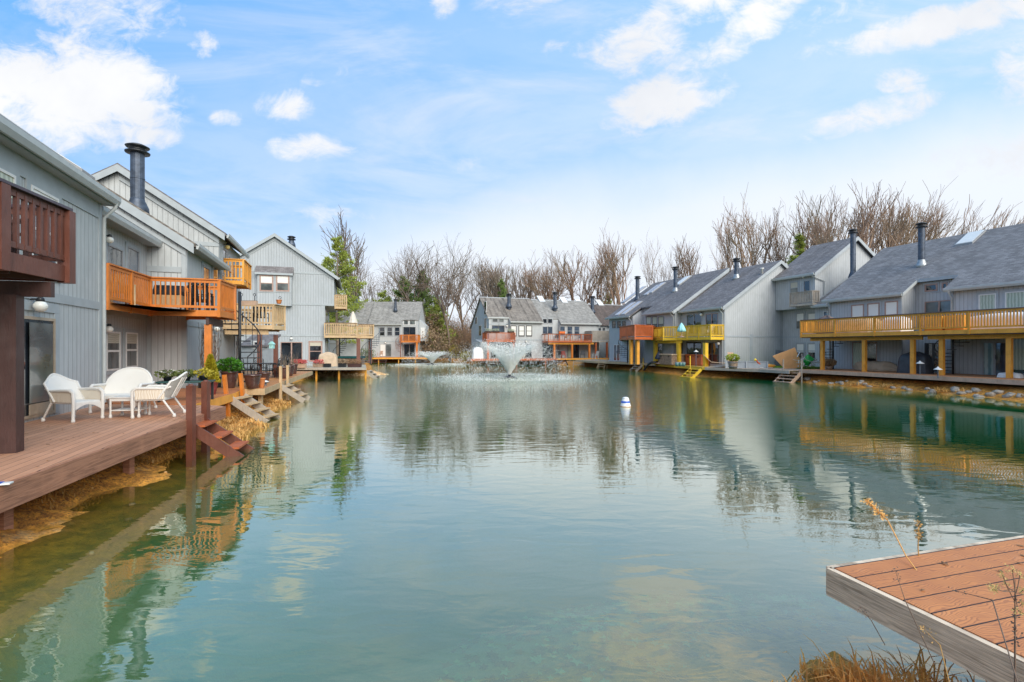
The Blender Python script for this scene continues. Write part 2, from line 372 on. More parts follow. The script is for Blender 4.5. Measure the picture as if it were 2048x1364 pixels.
slope_in = .36 - .24*near
def height(d, near, wob, sl):
    dd = np.where(d < 0, -(-d), d)
    t = np.maximum(-d, 0); hin = -np.minimum((1-near)*np.where(t < 1.1, .11*t, .121+.9*(t-1.1)) + near*.12*t, 2.6)
    hout = np.minimum(d*.42, .55)
    return np.where(d < 0, hin, hout) + wob*.5*np.clip(1.2-np.abs(d)*.5, .15, 1)
d_ = np.where(inside, -dist, dist) + wob*.6
H = height(d_, near, wob, slope_in)
ny, nx = X.shape
fine = np.array([mnoise.noise(Vector((a*7, b*7, 0)))*.05 + mnoise.noise(Vector((a*2.3, b*2.3, 5)))*.05 if abs(d) < 2.5 and b < 50 else 0 for a, b, d in zip(px_, py_, d_)])
H = H + fine
verts = np.stack([px_, py_, H], 1)
idx = np.arange(nx*ny).reshape(ny, nx)
faces = np.stack([idx[:-1, :-1].ravel(), idx[:-1, 1:].ravel(), idx[1:, 1:].ravel(), idx[1:, :-1].ravel()], 1)
me = bpy.data.meshes.new('ground'); me.from_pydata(verts.tolist(), [], faces.tolist()); me.polygons.foreach_set('use_smooth', [True]*len(faces))
ground = bpy.data.objects.new('ground', me); col.objects.link(ground); tag(ground, kind='structure')
m, N = newmat('earth')
g = N.add('ShaderNodeNewGeometry'); pos = g.outputs['Position']; sz = N.add('ShaderNodeSeparateXYZ', {0: pos}); z = sz.outputs[2]
n1 = N.noise(pos, 1.1, 6, .65); n2 = N.noise(pos, 7, 5, .65); n3 = N.noise(pos, 26, 4, .7); vo = N.add('ShaderNodeTexVoronoi', {'Vector': pos, 'Scale': 9.0}, feature='F1')
earth = N.mix(N.ss(n2, .3, .7), (.32,.12,.02), (.86,.38,.05))
earth = N.mix(N.m('MULTIPLY', N.ss(n3, .45, .65), .75), earth, (.07,.035,.012))
earth = N.mix(N.m('MULTIPLY', N.ss(n1, .55, .7), .5), earth, (.50,.38,.20))
algae = N.mix(N.ss(n2, .3, .7), (.36,.19,.015), (.85,.40,.03))
algae = N.mix(N.m('MULTIPLY', N.ss(vo.outputs[0], .25, .05), .5), algae, (.035,.05,.02))
silt = N.mix(N.ss(n1, .3, .7), (.40,.40,.22), (.50,.46,.27))
silt = N.mix(N.m('MULTIPLY', N.ss(N.noise(pos, 3.5, 5, .7), .52, .66), .40), silt, (.16,.17,.10))
zn = N.m('ADD', z, N.m('MULTIPLY', N.m('SUBTRACT', n2, .5), .25))
c = N.mix(N.ss(zn, -.05, .04), algae, earth)
c = N.mix(N.ss(zn, -.16, -.55), c, silt)
grass = N.mix(N.ss(n1, .35, .65), (.13,.095,.045), (.10,.12,.03))
c = N.mix(N.ss(N.m('ADD', z, N.m('MULTIPLY', n1, .1)), .50, .60), c, grass)
bmp = N.add('ShaderNodeBump', {'Height': N.m('ADD', n3, n2), 'Strength': .7, 'Distance': .04})
finish(N, prin(N, c, .85, Normal=bmp.outputs[0]).outputs[0]); ground.data.materials.append(m)
# ---- water: one closed body whose volume absorbs, surface ripples spread from the fountain
FX, FY = at(1019, 0, 39.5)[:2]; FX2, FY2 = at(864, 0, 69)[:2]
m, N = newmat('pond_water')
pos = N.add('ShaderNodeNewGeometry').outputs['Position']
s = N.add('ShaderNodeSeparateXYZ', {0: pos})
def dist_to(cx, cy):
    a = N.m('SUBTRACT', s.outputs[0], cx); b = N.m('SUBTRACT', s.outputs[1], cy)
    return N.m('SQRT', N.m('ADD', N.m('MULTIPLY', a, a), N.m('MULTIPLY', b, b)))
df = dist_to(FX, FY); df2 = dist_to(FX2, FY2)
w1 = N.noise(pos, 1.0, 3, .5, .3)
rings = N.m('SINE', N.m('ADD', N.m('MULTIPLY', df, 5.6), N.m('MULTIPLY', w1, 15.0)))
nb = N.noise(N.map(pos, scale=(.7,1.6,1)), 2.4, 3, .45, .4)
nc = N.noise(N.map(pos, scale=(.8,1.5,1)), 9, 3, .6)
nl = N.noise(pos, .55, 2, .4)
amp = N.m('ADD', N.ss(df, 30, 5, 0, 1), N.ss(df2, 16, 2, 0, .7)); calm = N.ss(nl, .35, .65, .45, 1.0)
right = N.ss(N.m('SUBTRACT', s.outputs[0], N.m('MULTIPLY', s.outputs[1], .2)), 5, 13, 1.0, .45)
h = N.m('MULTIPLY', N.m('MULTIPLY', rings, .0050), N.m('MULTIPLY', N.m('ADD', N.m('MULTIPLY', amp, 1.0), N.ss(df, 42, 12, .0, .16)), calm))
h = N.m('ADD', h, N.m('MULTIPLY', N.m('MULTIPLY', nb, N.m('ADD', .0045, N.m('MULTIPLY', amp, .016))), right))
h = N.m('ADD', h, N.m('MULTIPLY', nc, N.m('ADD', N.m('MULTIPLY', amp, .016), N.m('MULTIPLY', N.ss(df, 9, 4), .03))))
bp = N.add('ShaderNodeBump', {'Height': h, 'Strength': 1.0, 'Distance': 1.0}).outputs[0]
fr = N.m('POWER', N.add('ShaderNodeLayerWeight', {'Blend': .5, 'Normal': bp}).outputs['Facing'], 2.7)
gl = N.add('ShaderNodeBsdfGlossy', {'Color': (1.0,.975,.90,1), 'Roughness': .015, 'Normal': bp}).outputs[0]
tr = N.add('ShaderNodeBsdfTransparent', {'Color': (.93,.97,.95,1)}).outputs[0]
murk = N.ss(N.m('ADD', dist_to(3.0, 1.5), N.m('MULTIPLY', w1, 2.0)), 12, 3)
df_ = N.add('ShaderNodeBsdfDiffuse', {'Color': N.mix(murk, (.001,.23,.080), (.23,.25,.14))}).outputs[0]
# the water column over the shallow left bank is thin, so little of its own colour shows there
col_l = N.m('ADD', N.m('ADD', s.outputs[0], 4.31), N.m('MULTIPLY', s.outputs[1], .24))
body = N.add('ShaderNodeMixShader', {0: N.ss(N.m('ADD', col_l, N.m('MULTIPLY', w1, .5)), -.2, 2.0, .04, .46), 1: tr, 2: df_}).outputs[0]
out = N.add('ShaderNodeMixShader', {0: N.m('MINIMUM', N.m('ADD', N.m('MULTIPLY', fr, 1.30), .02), .76), 1: body, 2: gl}).outputs[0]
o = N.add('ShaderNodeOutputMaterial'); N.l.new(out, o.inputs[0])
va = N.add('ShaderNodeVolumeAbsorption', {'Color': (.20,.70,.36,1), 'Density': .60}); N.l.new(va.outputs[0], o.inputs[1])
mb = MB(); mb.box(-40, 45, -8, 92, -6, 0); water = mb.build('water', m); tag(water, kind='structure')
# lawn strip between the right-hand houses
LAWN = leafm('lawn_green', (.20,.34,.03), .3)
mb = MB(); mb.ext_z([(19.0,38.9),(21.2,38.1),(26.5,40.2),(24.3,45.5),(19.2,43.3)], .5, .80)
lawn = mb.build('lawn', LAWN); tag(lawn, kind='structure')
mb = MB(); rr = random.Random(3)
for i in range(5200):
    t = rr.random(); x = 19.3+6.0*rr.random(); y = 38.9+6*t
    lx = rr.uniform(-.03,.03); hh = rr.uniform(.03,.09)
    if sdist(x, y) < .5: continue
    mb.add([(x-.012,y,.79),(x+.012,y,.79),(x+lx,y+rr.uniform(-.03,.03),.80+hh)], [(0,1,2)])
gr = mb.build('grass', LAWN); tag(gr, 'short bright green lawn grass beside the grey side wall', 'grass', kind='stuff')
# ================================================================ decks
def deck(name, label, poly, z, mb_mat, fas_mat, edges, fh=.24, posts=(), cat='deck', thick=.035, post_mat=None, lip=.0):
    x0, y0 = poly[0]
    t = Th(name, label, cat, (x0, y0, z))
    m1 = MB(); m1.ext_z(poly, z-thick, z); top = m1.build('deck_boards', mb_mat, t, world=True)
    cx = sum(p[0] for p in poly)/len(poly); cy = sum(p[1] for p in poly)/len(poly)
    for a, b in edges:
        pa = Vector((*poly[a], 0)); pb = Vector((*poly[b], 0)); d = (pb-pa).normalized(); nn = Vector((d.y, -d.x, 0))
        if (Vector((cx, cy, 0))-pa).dot(nn) > 0: nn = -nn
        m2 = MB(); zc = z-.006-fh/2
        m2.bar(pa+nn*.023+d*-.02+Vector((0,0,zc)), pb+nn*.023+d*.02+Vector((0,0,zc)), .04, fh)
        m2.build('fascia', fas_mat, t, world=True)
    for (x, y) in posts:
        m3 = MB(); m3.box(x-.06, x+.06, y-.06, y+.06, -1.2, z-thick-.01); m3.build('post', post_mat or fas_mat, t, world=True)
    return t
def woodb(name, c, dx, dy, **kw): return wood(name, c, ang=math.atan2(dy, dx), **kw)
# near right-hand composite deck (corner into the picture)
dv1 = Vector((1.85,.54)).normalized(); dv2 = Vector((.29,-.98)).normalized(); cor = Vector((2.195,3.41))
# composite boards with an embossed flowing grain
m, N = newmat('composite_boards')
oc = N.add('ShaderNodeTexCoord').outputs['Object']
p = N.map(oc, rot=(0,0,-math.atan2(dv1.y, dv1.x))); s = N.add('ShaderNodeSeparateXYZ', {0: p})
t = N.m('DIVIDE', N.m('SUBTRACT', s.outputs[1], -.004), .152); idx = N.m('FLOOR', t); frc = N.m('FRACT', N.m('ADD', t, 100.0))
gap = N.ss(N.m('ABSOLUTE', N.m('SUBTRACT', frc, .5)), .475, .462)
gap = N.m('SUBTRACT', 1.0, gap)
rn = N.add('ShaderNodeTexWhiteNoise', {'W': idx}, noise_dimensions='1D').outputs[0]
off = N.add('ShaderNodeCombineXYZ', {0: N.m('MULTIPLY', rn, 7.0), 1: 0.0, 2: N.m('MULTIPLY', rn, 5.0)}).outputs[0]
pv = N.add('ShaderNodeVectorMath', {0: p, 1: off}, operation='ADD').outputs[0]
wv = N.m('SINE', N.m('ADD', N.m('MULTIPLY', s.outputs[1], 420.0), N.m('MULTIPLY', N.noise(N.map(pv, scale=(3.2,6.5,1)), 1.6, 2, .4), 55.0)))
cb = N.mix(rn, (.60,.225,.070), (.68,.27,.095)); cb = N.mix(N.ss(N.noise(oc, 3, 5, .6), .35, .7), cb, (.52,.19,.065))
cb = N.mix(N.m('MULTIPLY', N.ss(wv, .1, .9), .50), cb, (.24,.085,.045))
cb = N.mix(N.m('MULTIPLY', N.ss(N.noise(oc, 9, 5, .7), .55, .75), .25), cb, (.50,.26,.16))
cb = N.mix(gap, cb, (.025,.012,.01))
b = N.add('ShaderNodeBump', {'Height': N.m('SUBTRACT', N.m('MULTIPLY', wv, -.15), N.m('MULTIPLY', gap, 3.0)), 'Strength': .6, 'Distance': .002})
finish(N, prin(N, cb, .62, Normal=b.outputs[0]).outputs[0]); COMP = m
# weathered fascia timber with strong horizontal grain
def agedfascia(name, ang, c1, c2, c3, sc=1.0):
    m, N = newmat(name)
    oc = N.add('ShaderNodeTexCoord').outputs['Object']; p = N.map(oc, rot=(0,0,-ang))
    g1 = N.noise(N.map(p, scale=(.9*sc,2,17*sc)), 2.2, 6, .62, 1.4); g2 = N.noise(N.map(p, scale=(3,3,160)), 1.5, 3, .6, .5); g3 = N.noise(p, 2.0, 4)
    a = N.mix(N.ss(g1, .32, .62), c1, c2); a = N.mix(N.m('MULTIPLY', N.ss(g2, .45, .7), .5), a, c3); a = N.mix(N.m('MULTIPLY', N.ss(g3, .5, .8), .4), a, [x*1.3 for x in c2])
    b = N.add('ShaderNodeBump', {'Height': N.m('ADD', g1, N.m('MULTIPLY', g2, .5)), 'Strength': .7, 'Distance': .006})
    finish(N, prin(N, a, .8, Normal=b.outputs[0]).outputs[0]); return m
AGED = agedfascia('weathered_fascia', math.atan2(dv2.y, dv2.x), (.36,.27,.19), (.80,.63,.46), (.26,.19,.14))
q = [cor, cor+dv1*6.0, cor+dv1*6.0+dv2*4.2, cor+dv2*4.2]
nd = deck('near_deck', 'close reddish composite deck corner with a weathered grey edge board', [tuple(a) for a in q], .85, COMP, AGED, [(3,0),(0,1)], .185, posts=[(2.90,2.60)], thick=.03, post_mat=wood('old_post', (.42,.34,.22)))
mb = MB(); mb.bar((*(cor+dv2*1.0+dv1*.3), .66), (*(cor+dv1*5.2+dv2*1.0), .66), .05, .16); mb.build('joist', AGED, nd, world=True)
# left brown deck
D1 = [(-5.21,3.7),(-5.63,5.5),(-7.38,12.8),(-7.75,12.98),(-8.32,13.02),(-10.9,13.3),(-7.45,3.2)]
D1A = math.atan2(7.3,-1.75)
BDK = woodb('brown_deck_boards', (.52,.26,.15), -.33,.944, bw=.14, var=.10, grain=.35, gapw=.03); AGB = agedfascia('brown_fascia', D1A, (.23,.105,.062), (.42,.20,.12), (.18,.08,.06), .6)
deck('brown_deck', 'wide reddish brown deck under the white wicker furniture', D1, .85, BDK, AGB, [(0,1),(1,2),(2,4)], .30, posts=[(-6.3,6.2),(-6.9,9.0),(-7.6,12.2)])
D2 = [(-8.30,13.04),(-9.05,16.3),(-9.72,18.10),(-12.0,18.2),(-13.2,17.6),(-11.9,14.0),(-10.9,13.32)]
ODK = woodb('orange_deck_boards', (.50,.185,.07), .944,.33, bw=.14, var=.15, grain=.3)
deck('orange_deck', 'orange stained deck with the potted conical shrub and balcony post', D2, .872, ODK, AMB, [(0,1),(1,2)], .24, posts=[(-9.2,16.2)])
D3 = [(-9.75,18.12),(-9.0,18.1),(-11.2,25.9),(-12.6,31.5),(-18,31.5),(-15.5,24),(-12.05,18.25)]
ODK2 = woodb('honey_deck_boards', (.52,.23,.08), .944,.33, bw=.14, var=.2, grain=.3)
deck('honey_deck', 'honey coloured deck carrying the black iron patio set', D3, .86, ODK2, TAN, [(0,1),(1,2),(2,3)], .22, posts=[(-9.3,18.5),(-10.4,22.2),(-11.5,25.6)])
D4 = [(-17.5,37.1),(-10.85,37.1),(-12.9,43.9),(-15.7,44.5),(-15.72,41.94),(-24,41.94),(-24,37.1)]
GDK = woodb('grey_deck_boards', (.42,.39,.31), 0,1, bw=.14, var=.15); 
deck('pale_grey_deck', 'pale grey deck on posts in front of the tall gable house', D4, .85, GDK, GRW, [(0,1),(1,2),(6,0)], .16, posts=[(-17.2,37.6),(-14.7,37.6),(-13.0,37.6),(-11.0,37.6),(-16.4,37.6)], post_mat=AMB)
# far decks
deck('far_orange_deck', 'orange deck along the far left grey house', [(-22.6,74.8),(-12.4,74.8),(-12.0,79.9),(-22.6,79.9)], .85, ODK, AMB, [(0,1),(1,2)], .22, posts=[(-20,75),(-17,75),(-14.5,75)])
fu = Vector((.944,.33)); fo = Vector((-3.0,68.0)); fn = Vector((.33,-.944))
def fpt(a, b): p = fo+fu*a+fn*b; return (p.x, p.y)
deck('far_red_deck', 'long reddish deck behind the large fountain', [fpt(-3.2,2.2),fpt(8.6,3.0),fpt(8.6,.03),fpt(-3.2,.03)], .85, woodb('red_deck_boards', (.45,.17,.09), 1,.3), RED, [(0,1),(3,0)], .24, posts=[fpt(-1,2),fpt(3,2.4),fpt(7,2.8)])
deck('far_tan_deck', 'tan deck beneath the pergola posts of the far middle house', [fpt(8.62,2.6),fpt(13.5,2.4),fpt(18.5,2.4),fpt(18.5,-2),fpt(17,.03),fpt(8.62,.03)], .85, woodb('tan_deck_boards', (.50,.30,.14), 1,.3), AMB, [(0,1),(1,2)], .22, posts=[fpt(10,2),fpt(14,2)])
OR, RA = (22.3,28.06), math.atan2(-.941,.339)
RC, RS = math.cos(RA), math.sin(RA)
def rpt(x, y): return (OR[0]+x*RC-y*RS, OR[1]+x*RS+y*RC)
deck('long_pale_deck', 'long pale timber walkway from the pergola to the black hose', [gnd(1152,719.8,.8),gnd(1190,722.5,.8),gnd(1240,724.2,.8),gnd(1311,727.4,.8),rpt(-20.4,.45),rpt(-41,3)], .80, woodb('pale_deck_boards', (.50,.33,.19), .339,-.941), TAN, [(0,1),(1,2),(2,3)], .2, posts=[])
deck('yellow_deck', 'bright yellow edged deck below the yellow balcony', [gnd(1313.5,727.5,.78),gnd(1405,734,.78),gnd(1450,735.6,.78),rpt(-14.45,.45),rpt(-20.35,.45)], .78, woodb('yellow_deck_boards', (.55,.33,.08), .941,.339), YEL, [(0,1),(1,2)], .22, posts=[])
deck('low_grey_dock', 'low weathered dock in front of the lawn between houses', [rpt(-13.3,-2.6),rpt(-9.2,-1.3),rpt(-6.6,-1.4),rpt(-6.6,1.2),rpt(-9.6,2.2),rpt(-13.3,1.4)], .78, woodb('dock_boards', (.48,.36,.26), .339,-.941), GRW, [(0,1),(1,2),(5,0)], .2, posts=[])
deck('long_right_deck', 'long tan deck under the wide yellow balcony on the right', [rpt(-6.55,-.55),rpt(0,-.5),rpt(9,-1.2),rpt(16,-1.4),rpt(16,3.28),rpt(-6.55,3.28)], .86, woodb('right_deck_boards', (.55,.24,.10), .339,-.941), PNK, [(0,1),(1,2),(2,3),(5,0)], .22, posts=[])
# ================================================================ building kit
def walls_y(th, x0, x1, y0, y1, zb, ze, k, yr, zback=None, name='wall', mat=None, oh=0.0):
    """block with a roof profile along y: eave height ze at y0 rising with k to yr, falling to y1"""
    zr = ze + k*(yr-y0); z1 = zr - k*(y1-yr)
    m = MB(); m.ext_x([(y0,zb),(y1,zb),(y1,z1),(yr,zr),(y0,ze)], x0, x1); return m.build(name, mat or SID, th)
def roof_y(th, segs, ye, ze, k, yr, y1, mat, name='roof', thick=.14, rake=.0):
    """segs: (x0, x1, ystart) strips of one roof plane through (ye, ze) with slope k up to yr, plus the back slope"""
    zr = ze + k*(yr-ye); m = MB(); xs = [s[0] for s in segs]+[s[1] for s in segs]
    for (a, b, ys) in segs:
        zs = ze + k*(ys-ye); m.ext_x([(ys,zs),(yr,zr),(yr,zr-thick),(ys,zs-thick)], a, b)
    m.ext_x([(yr,zr),(y1,zr-k*(y1-yr)),(y1,zr-k*(y1-yr)-thick),(yr,zr-thick)], min(xs), max(xs))
    return m.build(name, mat, th)
def gutter(th, x0, x1, y, z, mat=None, down=None, zdown=.9, ydown=None):
    m = MB(); m.ext_x([(y-.12,z-.02),(y-.12,z+.09),(y-.10,z+.09),(y-.09,z+.0),(y-.015,z+.0),(y-.015,z-.13),(y-.07,z-.13)], x0, x1)
    g = m.build('gutter', mat or GUT, th)
    if down is not None:
        yd = ydown if ydown is not None else y+.25
        m = MB(); m.tube([(down,y-.06,z-.08),(down,y-.04,z-.2),(down,yd-.07,z-.5),(down,yd-.07,zdown)], .045, 8)
        m.build('downspout', mat or GUT, th)
    return g
def win(th, x0, x1, z0, z1, y, frame=None, glass=None, blind=None, bf=.5, kind='hung', trim=None, fw=.055, name='window', tw=.11):
    """window on the plane y (viewer at -y): trim boards, frame, glass, blind"""
    m = MB(); f = frame or FRG; yo, yi = y-.05, y-.004
    m.box(x0, x1, yo, yi, z1-fw, z1); m.box(x0, x1, yo, yi, z0, z0+fw)
    m.box(x0, x0+fw, yo, yi, z0+fw, z1-fw); m.box(x1-fw, x1, yo, yi, z0+fw, z1-fw)
    zm = (z0+z1)/2; xm = (x0+x1)/2
    if kind == 'hung': m.box(x0+fw, x1-fw, yo+.008, yi, zm-.03, zm+.03)
    if kind == 'slide': m.box(xm-.05, xm+.05, yo-.01, yi, z0+fw, z1-fw)
    wo = m.build(name, f, th)
    m = MB(); m.box(x0+fw, x1-fw, y-.024, y-.005, z0+fw, z1-fw); m.build('pane', glass or GL, wo, th=th)
    if blind:
        zb = z1-fw-(z1-z0-2*fw)*bf
        if kind == 'hung': m = MB().box(x0+fw, x1-fw, y-.030, y-.025, max(zb, z0+fw), z1-fw)
        elif kind == 'slide': m = MB().box(x0+fw if bf > 0 else xm+.05, xm-.05 if bf > 0 else x1-fw, y-.030, y-.025, z0+fw, z1-fw)
        else: m = MB().box(x0+fw, x1-fw, y-.030, y-.025, max(zb, z0+fw), z1-fw)
        m.build('blind', blind, wo, th=th)
    if trim:
        m = MB(); a, b = y-.035, y-.004
        m.box(x0-tw, x1+tw, a, b, z1+.003, z1+tw); m.box(x0-tw, x1+tw, a, b, z0-tw, z0-.003)
        m.box(x0-tw, x0-.003, a, b, z0-.003, z1+.003); m.box(x1+.003, x1+tw, a, b, z0-.003, z1+.003)
        m.build('window_trim', trim, wo, th=th)
    return wo
def door(th, x0, x1, z0, z1, y, frame=None, glass=None, blind=None, side=1, trim=None):
    d = win(th, x0, x1, z0, z1, y, frame or FRG, glass, blind, side, 'slide', trim, .06, 'sliding_door')
    xm = (x0+x1)/2
    m = MB(); m.box(xm+.06, xm+.085, y-.10, y-.06, z0+.9, z0+1.15); m.build('handle', BLK, d, th=th); return d
def band(th, x0, x1, y, z, h=.2, mat=None, name='trim_board'):
    m = MB(); m.box(x0, x1, y-.028, y-.003, z-h/2, z+h/2); return m.build(name, mat or TRIM, th)
def vband(th, x, y, z0, z1, w=.14, mat=None):
    m = MB(); m.box(x-w/2, x+w/2, y-.030, y-.003, z0, z1); return m.build('corner_board', mat or TRIM, th)
def rake(th, x, ya, za, yb, zb, h=.28, w=.04, mat=None):
    m = MB(); m.ext_x([(ya,za),(yb,zb),(yb,zb-h),(ya,za-h)], x, x+w); return m.build('rake_board', mat or TRIM, th)
def flue(th, x, y, z0, z1, r=.17, mat=None, base=True):
    m = MB(); m.lathe((x,y,0), [(r,z0-.5),(r,z0+(z1-z0)*.45),(r*1.05,z0+(z1-z0)*.455),(r*1.05,z0+(z1-z0)*.475),(r,z0+(z1-z0)*.48),(r,z1-.32)], 20, smooth=False)
    c = m.build('chimney', mat or FLU, th)
    m = MB(); m.lathe((x,y,0), [(r*1.05,z1-.34),(r*1.75,z1-.33),(r*1.8,z1-.29),(r*1.2,z1-.24),(r*1.1,z1-.14),(r*1.6,z1-.13),(r*1.75,z1-.09),(r*1.1,z1-.02),(.02,z1)], 24)
    m.build('chimney_cap', BLK, c, th=th)
    if base:
        m = MB(); m.lathe((x,y,0), [(r*1.7,z0-.25),(r*1.6,z0+.02),(r*1.05,z0+.3),(r*1.05,z0+.34)], 20); m.build('flashing', FLUL if base == 2 else (mat or FLU), c, th=th)
    return c
def lamp(th, x, y, z, r=.09, mat=None):
    m = MB(); m.lathe((x,y-r-.05,z), [(.02,-r),(r*.7,-r*.75),(r,-r*.2),(r,r*.2),(r*.7,r*.7),(r*.35,r*.9)], 14); l = m.build('wall_lamp', mat or LAMP, th)
    m = MB(); m.lathe((x,y-r-.05,z), [(r*.6,r*.8),(r*.5,r*1.4),(.02,r*1.6)], 12); m.bar((x,y-.01,z+r*1.2),(x,y-r-.05,z+r*1.2),.03,.03); m.build('lamp_bracket', BLK, l, th=th)
    return l
def skylight(th, x0, x1, ya, yb, ye, ze, k, mat=None, h=.12):
    m = MB(); f = lambda y: ze+k*(y-ye)
    m.ext_x([(ya,f(ya)+h),(yb,f(yb)+h),(yb,f(yb)-.02),(ya,f(ya)-.02)], x0, x1); s = m.build('skylight', FRG, th)
    m = MB(); m.ext_x([(ya+.06,f(ya+.06)+h+.02),(yb-.06,f(yb-.06)+h+.02),(yb-.06,f(yb-.06)+h),(ya+.06,f(ya+.06)+h)], x0+.06, x1-.06); m.build('skylight_pane', mat or FRW, s, th=th)
    return s
def railing(m, p, q, zf, ztop, step=.135, bw=.038, cap=None, fas=.22, ins=.0):
    p = Vector((*p,0)); q = Vector((*q,0)); d = q-p; L = d.length; d.normalize()
    Z = lambda z: Vector((0,0,z))
    if fas: m.bar(p+Z(zf-fas/2+.02), q+Z(zf-fas/2+.02), .045, fas)
    m.bar(p+Z(ztop-.07), q+Z(ztop-.07), .04, .09); m.bar(p+Z(zf+.13), q+Z(zf+.13), .04, .08)
    nb = max(1, int(L/step))
    for i in range(1, nb): 
        a = p+d*(L*i/nb); m.bar(a+Z(zf+.10), a+Z(ztop-.05), bw, bw, up=(d.x,d.y,0))
def balcony(th, pts, zf, ztop, mat, posts=(), zg=.85, cap=None, psp=1.7, inner=(), name='balcony', pw=.09, sup=.15, beam=None, fas=.22, supmat=None, step=.135, bw=.038, beammat=None, railpost=True, capw=.15):
    """pts: open outline (local) from wall to wall; floor, railing panels, rail posts, support posts"""
    m = MB(); m.ext_z(pts, zf-.04, zf); fl = m.build(name, mat, th)
    m = MB(); mc = MB()
    for a, b in zip(pts[:-1], pts[1:]):
        L = math.dist(a, b); n = max(1, round(L/psp))
        railing(m, a, b, zf, ztop, step, bw, fas=fas)
        mc.bar((*a, ztop+.0), (*b, ztop+.0), capw, .04)
        if railpost:
            for i in range(n+1):
                if i == n and b != pts[-1]: continue
                x, y = a[0]+(b[0]-a[0])*i/n, a[1]+(b[1]-a[1])*i/n
                MB().bar((x,y,zf-fas+.0), (x,y,ztop-.022), pw, pw, up=((b[0]-a[0])/L, (b[1]-a[1])/L, 0)).build('rail_post', mat, fl, th=th)
    m.build('railing', mat, fl, th=th); mc.build('handrail', cap or mat, fl, th=th)
    if beam:
        for (a, b) in beam:
            MB().bar((*a, zf-fas-.12), (*b, zf-fas-.12), .09, .24).build('beam', beammat or mat, fl, th=th)
    for (x, y) in posts:
        MB().box(x-sup/2, x+sup/2, y-sup/2, y+sup/2, zg, zf-fas-(.24 if beam else 0)).build('support_post', supmat or mat, fl, th=th)
    return fl
def spiral(th, x, y, z0, z1, r=.72, a0=0, turn=-1, n=13, mat=None, rail=True, sweep=None):
    mt = mat or BLK; m = MB(); m.lathe((x,y,0), [(.055,z0),(.055,z1+1.0)], 10); s = m.build('spiral_staircase', mt, th)
    sw = sweep or 1.35*math.pi; hp = []
    for i in range(n):
        t = a0+turn*sw*i/n; z = z0+(z1-z0)*(i+1)/n; w2 = .26
        p = [(x+.05*math.cos(t-w2), y+.05*math.sin(t-w2)), (x+r*math.cos(t-w2), y+r*math.sin(t-w2)), (x+r*math.cos(t+w2), y+r*math.sin(t+w2)), (x+.05*math.cos(t+w2), y+.05*math.sin(t+w2))]
        m = MB(); m.ext_z(p, z-.04, z); m.build('stair_tread', mt, s, th=th)
        hp.append((x+r*math.cos(t), y+r*math.sin(t), z+.9))
    if rail:
        m = MB(); m.tube(hp, .022, 6)
        for q in hp: m.tube([(q[0],q[1],q[2]-.9), q], .012, 5)
        m.build('handrail', mt, s, th=th)
    return s
def steps(name, label, p, d, w, z0, n, mat, tread_mat=None, posts=2, run=.27, rise=.2, group=None, post_h=1.0, pmat=None, lean=0, pw=.1):
    """water steps: p = top middle of the deck edge, d = unit vector to the water"""
    d = Vector((*d,0)).normalized(); s = Vector((-d.y, d.x, 0)); P0 = Vector((*p,0))
    t = Th(name, label, 'steps', (p[0],p[1],z0), 0, group)
    for sg in (-1,1):
        m = MB(); a = P0+s*sg*w/2+Vector((0,0,z0-.05)); b = P0+d*(run*n+.05)+s*sg*w/2+Vector((0,0,z0-.05-rise*n-.05))
        m.bar(a+Vector((0,0,-.1)), b+Vector((0,0,-.1)), .04, .22); m.build('stringer', mat, t, world=True)
    for i in range(n):
        c = P0+d*(run*(i+.55))+Vector((0,0,z0-.03-rise*(i+.6)))
        m = MB(); m.bar(c-s*w/2, c+s*w/2, .28, .04); m.build('stair_tread', tread_mat or mat, t, world=True)
    for k in range(posts):
        sg = -1 if k == 0 else 1
        c = P0+s*sg*(w/2+.07)+d*.02
        m = MB(); m.bar(c+Vector((0,0,-.15)), c+Vector((lean,0,z0+post_h)), pw, pw, up=(d.x,d.y,0)); m.build('post', pmat or mat, t, world=True)
    return t
# ================================================================ LEFT ROW
LO, LA = (-10.85, 13.2), math.atan2(.944,-.33)
def left(name, label, xo, cat='house'):     # origin shifted along the row
    t = Th(name, label, cat, (LO[0]+xo*math.cos(LA), LO[1]+xo*math.sin(LA), .5), LA); return t
K = .66
# --- nearest house (x local -9..0)
h = left('grey_house', 'nearest grey board house on the left with a dark brown balcony', 0)
walls_y(h, -9, 0, 0, 12, .5, 6.22, K, 6.2)
roof_y(h, [(-9.2,.12,-.28)], -.28, 6.36, K, 6.2, 12.4, RF1)
m = MB(); m.ext_x([(-.26,6.12),(-.26,6.34),(-.235,6.34),(-.235,6.12)], -9.2, .10); m.box(-9.2,.1,-.23,.0,6.12,6.15); m.build('eave_board', TRIM, h)
gutter(h, -9.2, .14, -.28, 6.27, down=.0, zdown=.9, ydown=0.0)
band(h, -9, .0, 0, 3.44, .2); vband(h, -.09, 0, .9, 6.1, .18)
m = MB(); m.box(-9, -.2, -.026, -.003, 5.72, 6.12); m.build('trim_board', TRIM, h)
def wp(th, y, pxa, pxb, pt, pb, pref=None, **kw):
    pr = pref or (pxa+pxb)/2
    return win(th, th.X(pxa,y), th.X(pxb,y), th.Z(pr,pb,y), th.Z(pr,pt,y), y, **kw)
def dp(th, y, pxa, pxb, pt, pb, pref=None, **kw):
    pr = pref or (pxa+pxb)/2
    return door(th, th.X(pxa,y), th.X(pxb,y), th.Z(pr,pb,y), th.Z(pr,pt,y), y, **kw)
xd1 = h.X(106, 0); xd0 = h.X(10, 0)
d = door(h, h.X(-70,0), xd1, .92, 2.98, 0, FRT, GL, None)
mb = MB(); mb.box(h.X(52,0), xd1-.14, -.062, -.052, 1.22, 2.86); mb.build('insect_screen', GLG, d, th=h)
